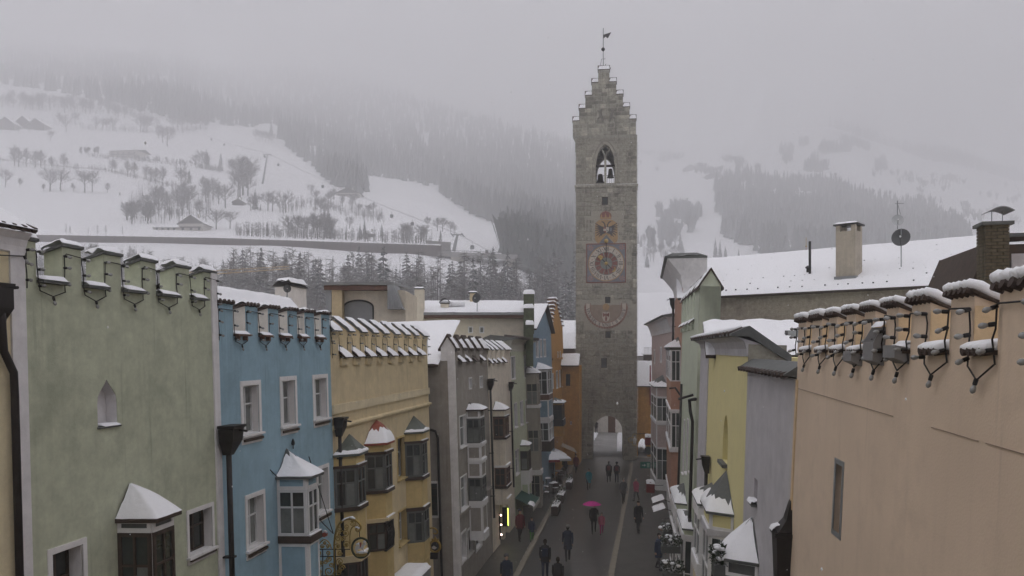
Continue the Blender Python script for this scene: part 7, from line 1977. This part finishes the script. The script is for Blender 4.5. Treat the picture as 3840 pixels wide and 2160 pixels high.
person(2129, 2107, 1.78, NAVY, BLK, 'person in a navy coat walking alone in mid-street', 0, PI + .2); person(2044, 2172, 1.76, BLK, NAVY, 'broad person in a black coat near the left kerb stones', 1, PI + .1)
person(2092, 2245, 1.7, BLK, BLK, 'person in black low in the street beside the broad one', 0, PI); person(1899, 2232, 1.72, NAVY, MAR, 'person in navy on the left pavement below the taupe house', 0, .3)
person(1949, 2030, 1.72, MAR, BLK, 'person in a maroon jacket under the green awning', 1, .6); person(1994, 2031, 1.3, NAVY, GRN2, 'child in bright green trousers near the green awning', 0, .2)
person(2470, 2140, 1.74, (.05, .07, .12), GRY, 'person in a blue-grey anorak by the snowy planters', 1, .9); person(2160, 1775, 1.7, MAR, BLK, 'person in maroon by the beige awning', 0, .4); person(2120, 1790, 1.74, BLK, GRY, 'person in black beside the cafe tables', 1, 1.2)
for k, (x, y) in enumerate(((-6.55, 112), (-6.0, 113.2))):
    o = obj('person', FIG[k]); o.location = (x, y, .01); tag(o, ['person in dark clothes beyond the arch, first of a pair', 'person in dark clothes beyond the arch, second of a pair'][k], 'person', 'people in the street')
    for i, m in enumerate((cloth(BLK), cloth(NAVY), SKIN, cloth(HAIR), cloth(BLK))): o.material_slots[i].link = 'OBJECT'; o.material_slots[i].material = m
um = empty('umbrella', pu + Vector((-.1, -.2, -.22))); tag(um, 'open magenta umbrella held over a person in the street', 'umbrella'); MG = mat('magenta_cloth', (.42, .02, .2), .7)
rings = []
for k in range(6):
    t = k / 5; rings.append([(t * .55 * (1 - .06 * (i % 2)) * math.cos(2 * PI * i / 16) + 1e-4, t * .55 * (1 - .06 * (i % 2)) * math.sin(2 * PI * i / 16), 2.12 - .2 * t * t) for i in range(16)])
q = MB(); q.loft(rings, cap=False); q.build('canopy', MG, um, recalc=False); MB().tube([(0, 0, 1.25), (0, 0, 2.2)], .01, 6).build('shaft', IRON, um); MB().tube([(0, 0, 1.25), (0, 0, 1.18), (.03, 0, 1.15)], .015, 6).build('handle', WOODB, um)
for i in range(8): a = 2 * PI * i / 8; MB().tube([(0, 0, 1.95), (.52 * math.cos(a), .52 * math.sin(a), 1.93)], .004, 4).build('rib', IRON, um)
# ------------------------------------------------------------------ hanging inn signs
def fplane(h, u): 
    o = h.M @ Vector((u, 0, 0)); return Plane(o.x, o.y, 0)
def sign_scroll(fp, Xf, pts, r, m, par, nm='scroll', y=0.0):
    P = [fp.px(*Xf(*p)) for p in pts]
    # smooth the polyline
    for _ in range(2):
        N = [P[0]]
        for a, b in zip(P, P[1:]): N += [(a[0] * .75 + b[0] * .25, a[1] * .75 + b[1] * .25), (a[0] * .25 + b[0] * .75, a[1] * .25 + b[1] * .75)]
        P = N + [P[-1]]
    return MB().tube([(p[0], y, p[1]) for p in P], r, 6).build(nm, m, par)
def spiral(x, y, r, turns=1.6, a0=0.0, sg=1): return [(x + r * (1 - .75 * t) * math.cos(a0 + sg * 2 * PI * turns * t), y + r * (1 - .75 * t) * math.sin(a0 + sg * 2 * PI * turns * t)) for t in [k / 14 for k in range(15)]]
u1 = BLUEH.u(1192, 2050); fp = fplane(BLUEH, u1)
sg = empty('inn_sign'); sg.matrix_world = fp.M; tag(sg, 'large gilded wrought-iron inn sign with white horse in a wreath ring', 'sign')
Xf = lambda x, y: (1180 + x * .2019, 1880 + y * .2019)
sign_scroll(fp, Xf, [(372, 1420), (362, 820), (378, 620), (430, 450), (520, 355), (640, 318), (760, 345), (850, 430), (858, 510), (810, 565), (762, 535), (785, 492)], .03, GOLD, sg)
sign_scroll(fp, Xf, [(660, 880), (650, 600), (690, 480), (770, 445), (830, 480)], .018, GOLD, sg)
for a, b in (((385, 880), (385, 1450)), ((150, 900), (150, 1450)), ((35, 760), (35, 1450)), ((0, 890), (660, 890)), ((30, 1025), (560, 1025)), ((560, 890), (560, 1030)), ((0, 1380), (480, 1380))): sign_scroll(fp, Xf, [a, b], .013, IRON, sg, 'bar')
sign_scroll(fp, Xf, [(70, 890), (78, 790), (180, 690), (285, 775), (312, 890)], .016, GOLD, sg, 'arch'); sign_scroll(fp, Xf, [(20, 770), (60, 700), (70, 770)], .012, GOLD, sg, 'arch')
for x, y, r, t, s in ((460, 520, 60, .4, 1), (575, 585, 72, 2, -1), (600, 470, 50, 1, 1), (440, 690, 60, 0, -1), (540, 690, 55, 2, 1), (430, 830, 66, 1, 1), (590, 800, 72, 0, -1), (720, 400, 60, 3, -1), (270, 1080, 60, 2, 1), (205, 1130, 45, 0, -1), (310, 1190, 50, 1, -1), (265, 1300, 95, 0, 1), (110, 1150, 60, 2, -1), (90, 1310, 60, 1, 1), (470, 1120, 75, 2, 1), (500, 1240, 70, 0, -1), (440, 1330, 60, 3, 1), (470, 960, 45, 0, 1), (250, 960, 45, 2, -1), (90, 960, 40, 1, 1), (140, 830, 40, 0, 1), (240, 830, 40, 2, -1), (190, 770, 34, 1, 1)):
    sign_scroll(fp, Xf, spiral(x, y, r, 1.5, t, s), .014, GOLD, sg)
for x, y, r in ((575, 585, 30), (430, 830, 34), (590, 810, 36), (110, 1150, 30), (480, 1150, 40), (700, 370, 40), (270, 1060, 26), (90, 1320, 36), (470, 1280, 40), (450, 610, 26)):
    a, z = fp.px(*Xf(x, y)); k = r * .2019 / FPX * 22; q = MB(); q.prism([(a + k * (1 if i % 2 else .55) * math.cos(i * PI / 5), z + k * (1.2 if i % 2 else .6) * math.sin(i * PI / 5)) for i in range(10)], -.015, .015); q.build('gilt_leaf', GOLD, sg)
cr_ = [fp.px(*Xf(*p)) for p in ((130, 610), (125, 590), (155, 600), (178, 575), (205, 600), (235, 590), (230, 640), (190, 660), (145, 650))]; MB().prism(cr_, -.04, .04).build('crown', RUST, sg)
ring = [(858 + 165 * math.cos(2 * PI * k / 24), 865 + 182 * math.sin(2 * PI * k / 24)) for k in range(25)]
wr = MB().tube([(fp.px(*Xf(*p))[0], 0, fp.px(*Xf(*p))[1]) for p in ring], .03, 8).build('wreath_ring', mat('dark_wreath', (.035, .045, .025), .8, var=.4, scale=14), sg)
sign_scroll(fp, Xf, [(835, 560), (832, 640), (850, 690)], .012, IRON, sg, 'hanger')
hs_ = [(755, 870), (762, 835), (800, 822), (870, 825), (895, 790), (915, 765), (940, 775), (960, 800), (945, 815), (930, 812), (915, 850), (905, 880), (915, 920), (925, 960), (912, 962), (895, 900), (870, 885), (810, 885), (790, 910), (795, 945), (780, 960), (770, 930), (772, 895), (757, 905), (752, 895)]
MB().prism([fp.px(*Xf(*p)) for p in hs_], -.02, .02).build('horse_figure', mat('white_enamel', (.6, .58, .55), .5), wr)
MB().prism([fp.px(*Xf(*p)) for p in ((835, 770), (870, 770), (862, 800), (868, 835), (842, 870), (845, 830))], -.026, .026).build('saddle_figure', RUST, wr)
MB().prism([fp.px(*Xf(*p)) for p in ((760, 975), (980, 970), (985, 985), (930, 1020), (800, 1025), (755, 990))], -.03, .03).build('base_plate', GOLD, wr)
for xa, ya, xb, yb in ((470, 420, 640, 312), (640, 312, 750, 340), (755, 500, 840, 520), (780, 968, 980, 962), (770, 820, 860, 815), (900, 775, 950, 770), (150, 585, 230, 580)):
    P = [fp.px(*Xf(xa, ya)), fp.px(*Xf(xb, yb))]; MB().tube([(P[0][0], 0, P[0][1] + .025), ((P[0][0] + P[1][0]) / 2, 0, (P[0][1] + P[1][1]) / 2 + .045), (P[1][0], 0, P[1][1] + .025)], [.02, .035, .02], 6).build('snow', SNOW, sg, smooth=True)
tip = fp.M @ Vector((fp.px(*Xf(345, 600))[0], 0, fp.px(*Xf(345, 600))[1]))
for x, y in ((1012, 1762), (1157, 1712)):
    a = BLUEH.px(x, y); MB().tube([sg.matrix_world.inverted() @ (BLUEH.M @ Vector((a[0], -.01, a[1]))), sg.matrix_world.inverted() @ tip], .012, 5).build('stay_rod', IRON, sg)
u2 = OCHREH.u(1578, 2050); fp2 = fplane(OCHREH, u2)
s2 = empty('eagle_sign'); s2.matrix_world = fp2.M; tag(s2, 'small gilded sign with dark oval under a curled iron arm', 'sign')
sign_scroll(fp2, Xf, [(1910, 780), (1930, 680), (2000, 580), (2120, 500), (2230, 490), (2290, 560), (2260, 610), (2205, 590)], .03, GOLD, s2)
sign_scroll(fp2, Xf, [(1900, 810), (2060, 760), (2120, 660), (2115, 560)], .02, IRON, s2, 'brace')
ov = [(2235 + 95 * math.cos(2 * PI * k / 20), 835 + 105 * math.sin(2 * PI * k / 20)) for k in range(21)]
MB().tube([(fp2.px(*Xf(*p))[0], 0, fp2.px(*Xf(*p))[1]) for p in ov], .05, 8).build('oval_frame', GOLD, s2)
MB().prism([fp2.px(*Xf(*p)) for p in ov[:-1]], -.01, .03).build('oval_plate', IRON, s2)
MB().prism([fp2.px(*Xf(*p)) for p in ((2190, 740), (2170, 690), (2210, 700), (2240, 650), (2270, 700), (2310, 690), (2290, 745))], -.04, .04).build('gilt_crest', GOLD, s2); MB().prism([fp2.px(*Xf(*p)) for p in ((2175, 850), (2215, 820), (2270, 860), (2240, 890), (2190, 880))], -.03, .03).build('white_bird', MATS['white_enamel'], s2)
MB().prism([fp2.px(*Xf(*p)) for p in ((2150, 950), (2290, 950), (2290, 1070), (2150, 1070))], -.05, .05).build('lower_plate', IRON, s2)
# snow-topped shop fascia at the foot of the ochre house
a, z = OCHREH.px(1570, 2110, -.5)
fs = empty('shop_fascia'); fs.matrix_world = OCHREH.M; tag(fs, 'grey boxed shop fascia topped with thick snow below the ochre house', 'fascia'); b = OCHREH.u(1590, 2085, -.8)
MB().box(a - 2.5, b + .3, -.95, -.02, z - .75, z - .12).build('box', GREYM, fs); snow_patch((a - 2.5, -.98, z - .12), (b + .3, -.98, z - .12), (b + .3, -.02, z - .12), (a - 2.5, -.02, z - .12), .18, 16, 6, .4).build('snow', SNOW, fs, smooth=True)
# iron window cage on the ochre house
a, z1 = OCHREH.px(1443, 1962, -.6); z0 = OCHREH.z(1443, 2068, -.6); cgw = OCHREH.u(1468, 1960, -.6) - a; cg = empty('window_cage'); cg.matrix_world = OCHREH.M; tag(cg, 'bulging iron lattice cage over the lower ochre oriel window', 'grille')
for k in range(7):
    t = k / 6
    for s in (1, -1): MB().tube([(a + .05 + (t if s > 0 else 1 - t) * .8, -.62 - .12 * math.sin(PI * j / 8), z0 + (z1 - z0) * j / 8) if False else (a + cgw * min(1, max(0, t + s * (j / 8 - .5) * .5)), -.6 - .1 * math.sin(PI * j / 8), z0 + (z1 - z0) * j / 8) for j in range(9)], .012, 4).build('bar', IRON, cg)
for zz in (z0, z1): MB().box(a - .02, a + cgw + .02, -.64, -.56, zz - .02, zz + .02).build('frame_bar', IRON, cg)
# ------------------------------------------------------------------ signs and shop things on the right
def thing_at(name, label, cat, px, py, d, rz=0.0, group=None):
    p = at_depth(px, py, d); o = empty(name, p, rz); tag(o, label, cat, group); return o
GS = mat('green_sign', (.03, .2, .15), .5); WS = mat('white_sign', (.65, .65, .65), .5)
o = thing_at('green_sign', 'green sign with white arrow on the right-hand houses by the gate', 'sign', 2421, 1744, 70, YAW * .5)
MB().box(-.45, .4, -.05, .05, -.27, .27).build('panel', GS, o); MB().prism([(-.32, .02), (-.32, -.04), (-.12, -.04), (-.12, -.13), (.02, -.01), (-.12, .12), (-.12, .02)], -.062, -.051).build('arrow', WS, o); MB().box(.1, .33, -.062, -.051, -.2, .2).build('white_field', mat('pale_green_field', (.3, .45, .38), .5), o); MB().tube([(.4, 0, .1), (1.1, .2, .1)], .02, 5).build('bracket', IRON, o)
o = thing_at('round_sign', 'dark round hanging sign above the green arrow sign', 'sign', 2431, 1690, 71); q = MB().tube([(0, -.04, 0), (0, .04, 0)], .36, 18); q.build('disc', GRY and cloth(GRY), o); MB().tube([(0, 0, .3), (0, 0, .6), (.6, .2, .6)], .02, 5).build('bracket', IRON, o)
RED2 = mat('red_box', (.2, .025, .025), .5)
for px, py, d, lb in ((2431, 1650, 72, 'small red shop sign box with snow on top beside the pink oriel'), (2438, 1825, 62, 'larger red shop sign box with snowy top under the pink oriel')):
    o = thing_at('red_sign_box', lb, 'sign', px, py, d, YAW * .5, 'red sign boxes'); MB().prism([(-.3, -.4), (.3, -.45), (.32, .2), (0, .4), (-.28, .25)], -.3, .3).build('box', RED2, o)
    snow_patch((-.32, -.34, .27), (.34, -.34, .24), (.34, .34, .3), (-.32, .34, .3), .24, 6, 5, .3).build('snow', SNOW, o, smooth=True); MB().tube([(.3, 0, .1), (1.0, .1, .1)], .02, 5).build('bracket', IRON, o)
for px, py, d, lb in ((2467, 1872, 50, 'upper snow-covered slanted shop awning on the right'), (2470, 1905, 49, 'lower snow-covered slanted shop awning on the right')):
    o = thing_at('shop_awning', lb, 'awning', px, py, d, YAW * .5, 'snowy shop awnings'); MB().loft([[(-.35, -.5, -.2), (.35, -.5, .05), (.35, .6, .12), (-.35, .6, -.13)], [(-.35, -.5, -.16), (.35, -.5, .09), (.35, .6, .16), (-.35, .6, -.09)]]).build('canvas', IRON, o)
    snow_patch((-.37, -.52, -.15), (.36, -.52, .1), (.36, .62, .17), (-.37, .62, -.08), .1, 6, 8, .3).build('snow', SNOW, o, smooth=True); MB().tube([(.3, 0, .0), (.8, .1, -.2)], .02, 5).build('arm', IRON, o)
LEAF = snow_mix('dark_shrub_leaves', (.03, .045, .025), .85, lo=.45)
def shrub(n, W, H, m):
    mb = MB(); r = random.Random(n)
    for k in range(n):
        p = Vector((r.uniform(-W, W), r.uniform(-.25, .25), r.uniform(0, H) * (1 - .3 * r.random()))); d = Vector((r.gauss(0, 1), r.gauss(0, 1), r.gauss(.6, 1))).normalized(); s = d.cross(Vector((r.gauss(0, 1), r.gauss(0, 1), .3))).normalized() * .045
        mb.face([p - s, p + d * .05, p + s, p + d * .13])
    return mb
for k, (px, py, d, W, lb) in enumerate(((2515, 2045, 33, .38, 'snowy planter of shrubs under the mint oriel'), (2522, 2145, 29, .36, 'heaped snowy shrub box below the white oriel'), (2508, 1990, 40, .3, 'small snowy flower box on the railing'), (2694, 2112, 18, .12, 'tiny snow-dusted flower basket at the yellow oriel'))):
    o = thing_at('flower_box', lb, 'planter', px, py, d, YAW * .4, 'flower boxes on the right'); MB().box(-W, W, -.2, .2, -.28, 0).build('trough', SLATE, o); shrub(260, W, .42, LEAF).build('shrub', LEAF, o, recalc=False, kind='stuff')
    q = MB(); r = random.Random(k)
    for i in range(7): q.ball((r.uniform(-W, W) * .9, r.uniform(-.2, .1), r.uniform(.15, .42)), r.uniform(.05, .1), 7, 5, (1.2, 1, .6))
    q.build('snow', SNOW, o, smooth=True, kind='stuff'); MB().tube([(W * .6, .2, -.2), (W * .6, 1.0, -.3)], .02, 5).build('bracket', IRON, o)
o = thing_at('hanging_lamp_dish', 'flat oval hanging lamp rimmed with snow over the right pavement', 'lamp', 2494, 1980, 42); MB().lathe([(.05, .08), (.35, .0), (.36, -.05), (.1, -.2)], (0, 0, 0), 14).build('shade', mat('copper_shade', (.25, .12, .08), .5), o, smooth=True); MB().lathe([(.36, 0), (.34, .07), (.02, .1)], (0, 0, 0), 14).build('snow', SNOW, o, smooth=True); MB().tube([(0, 0, .05), (0, 0, .5), (.8, .2, .5)], .02, 5).build('bracket', IRON, o)
# gilded lantern wreath right of the gate
o = thing_at('gilded_lantern', 'gilded scroll lantern arm beside the right jamb of the gate', 'lamp', 2378, 1650, 80)
for x, y, r in ((-.3, 0, .25), (.3, .05, .25), (.05, .4, .2), (.05, -.35, .22)): MB().tube([(x + r * math.cos(2 * PI * k / 10), 0, y + r * math.sin(2 * PI * k / 10)) for k in range(11)], .035, 5).build('scroll', GOLD, o)
MB().lathe([(.02, .3), (.16, .1), (.14, -.3), (.05, -.4)], (.05, 0, 0), 8).build('lantern', mat('milk_glass', (.6, .6, .58), .3), o); MB().tube([(.05, 0, .6), (1.3, .6, .6)], .03, 5).build('arm', IRON, o)
# ------------------------------------------------------------------ cafe terrace on the left by the gate
def parasol(px, py, d, m, lb, W=1.3):
    p = at_depth(px, py, d); z0 = street_z(p.y) + .03; o = empty('cafe_parasol', (p.x, p.y, z0), .3); tag(o, lb, 'parasol', 'parasols of the cafe terrace'); H = 2.5
    MB().tube([(0, 0, 0), (0, 0, H)], .03, 8).build('pole', IRON, o); MB().box(-.3, .3, -.3, .3, 0, .1).build('base', CONC, o)
    q = MB(); c_ = [(-W, -W), (W, -W), (W, W), (-W, W)]
    for i in range(4): a, b = c_[i], c_[(i + 1) % 4]; q.face([(a[0], a[1], H - .55), (b[0], b[1], H - .55), (0, 0, H)]); q.face([(a[0], a[1], H - .75), (b[0], b[1], H - .75), (b[0], b[1], H - .55), (a[0], a[1], H - .55)])
    q.build('canopy', m, o)
    for i in range(4): a, b = c_[i], c_[(i + 1) % 4]; snow_patch((a[0], a[1], H - .54), (b[0], b[1], H - .54), (b[0] * .2, b[1] * .2, H - .1), (a[0] * .2, a[1] * .2, H - .1), .07, 6, 5, .5, i).build('snow', SNOW, o, smooth=True)
WC = mat('white_canvas', (.55, .54, .52), .85); RC = mat('red_canvas', (.25, .025, .025), .85)
parasol(2062, 1705, 73, WC, 'white snow-covered cafe parasol by the blue gabled house'); parasol(2032, 1740, 69, RC, 'red snow-covered cafe parasol next to the pale green house'); parasol(2075, 1745, 70, WC, 'white snow-covered parasol nearer the kerb')
tb = None
def chair_parts(o):
    MB().box(-.21, .21, -.21, .21, .43, .46).build('seat', WOODD, o); MB().box(-.21, .21, .18, .21, .6, .88).build('backrest', WOODD, o)
    for x in (-.19, .19):
        MB().tube([(x, -.19, 0), (x, -.19, .43)], .015, 5).build('leg', IRON, o); MB().tube([(x, .19, 0), (x, .2, .88)], .015, 5).build('leg', IRON, o)
    snow_patch((-.21, -.21, .46), (.21, -.21, .46), (.21, .17, .46), (-.21, .17, .46), .06, 5, 5, .4).build('snow', SNOW, o, smooth=True)
first = None
for k, (px, py) in enumerate(((2050, 1830), (2095, 1800), (2020, 1870), (2075, 1850))):
    p, d = street_hit(px, py); p.z = street_z(p.y) + .03
    t = empty('cafe_table', p, k); tag(t, 'small round cafe table with snow on the left terrace', 'table', 'cafe terrace tables')
    MB().lathe([(.38, .72), (.38, .75)], (0, 0, 0), 14).build('top', WOODD, t); MB().tube([(0, 0, 0), (0, 0, .72)], .03, 6).build('stem', IRON, t); MB().lathe([(.25, 0), (.22, .04)], (0, 0, 0), 12).build('foot', IRON, t); MB().lathe([(.36, .752), (.33, .8), (.02, .83)], (0, 0, 0), 12).build('snow', SNOW, t, smooth=True)
    for s in (0, 1, 2):
        a = k + s * 2.1; c_ = Vector((p.x + .62 * math.cos(a), p.y + .62 * math.sin(a), p.z))
        if first is None: o = empty('cafe_chair', c_, a - PI / 2); tag(o, 'dark slatted cafe chair dusted with snow on the left terrace', 'chair', 'cafe terrace chairs'); chair_parts(o); first = o
        else: o = copy_tree(first); o.location = c_; o.rotation_euler = (0, 0, a - PI / 2)
for k, (px, py, lb) in enumerate(((2105, 1880, 'long planter trough heaped with snow by the left kerb'), (2135, 1830, 'planter trough with a snow ridge further up the left kerb'), (2085, 1925, 'planter trough with a snow ridge nearest the green awning'))):
    p, d = street_hit(px, py); p.z = street_z(p.y) + .03; o = empty('planter_trough', p, PI / 2); tag(o, lb, 'planter', 'terrace planters')
    MB().box(-1.0, 1.0, -.22, .22, 0, .55).build('trough', WOODD, o); snow_patch((-1, -.22, .55), (1, -.22, .55), (1, .22, .55), (-1, .22, .55), .14, 14, 5, .6, k).build('snow', SNOW, o, smooth=True); shrub(120, .9, .5, LEAF).build('shrub', LEAF, o, recalc=False, kind='stuff').location = (0, 0, .6)
# falling snow
mb = MB(); r = random.Random(77)
for k in range(5200):
    p = Vector((r.uniform(-24, 18), r.uniform(2.5, 62), r.uniform(1.2, 34))); s = r.uniform(.004, .011)
    if p.z > .5: mb.v += [tuple(p + Vector(v) * s) for v in ((1, 0, 0), (-1, 0, 0), (0, 1, 0), (0, -1, 0), (0, 0, 1.6), (0, 0, -1.6))]; i = len(mb.v) - 6; mb.f += [(i + a, i + b, i + c_) for a, b in ((0, 2), (2, 1), (1, 3), (3, 0)) for c_ in (4, 5)]
tag(mb.build('falling_snow', SNOW, kind='stuff'), 'falling snowflakes in the air over the street', 'snowfall')
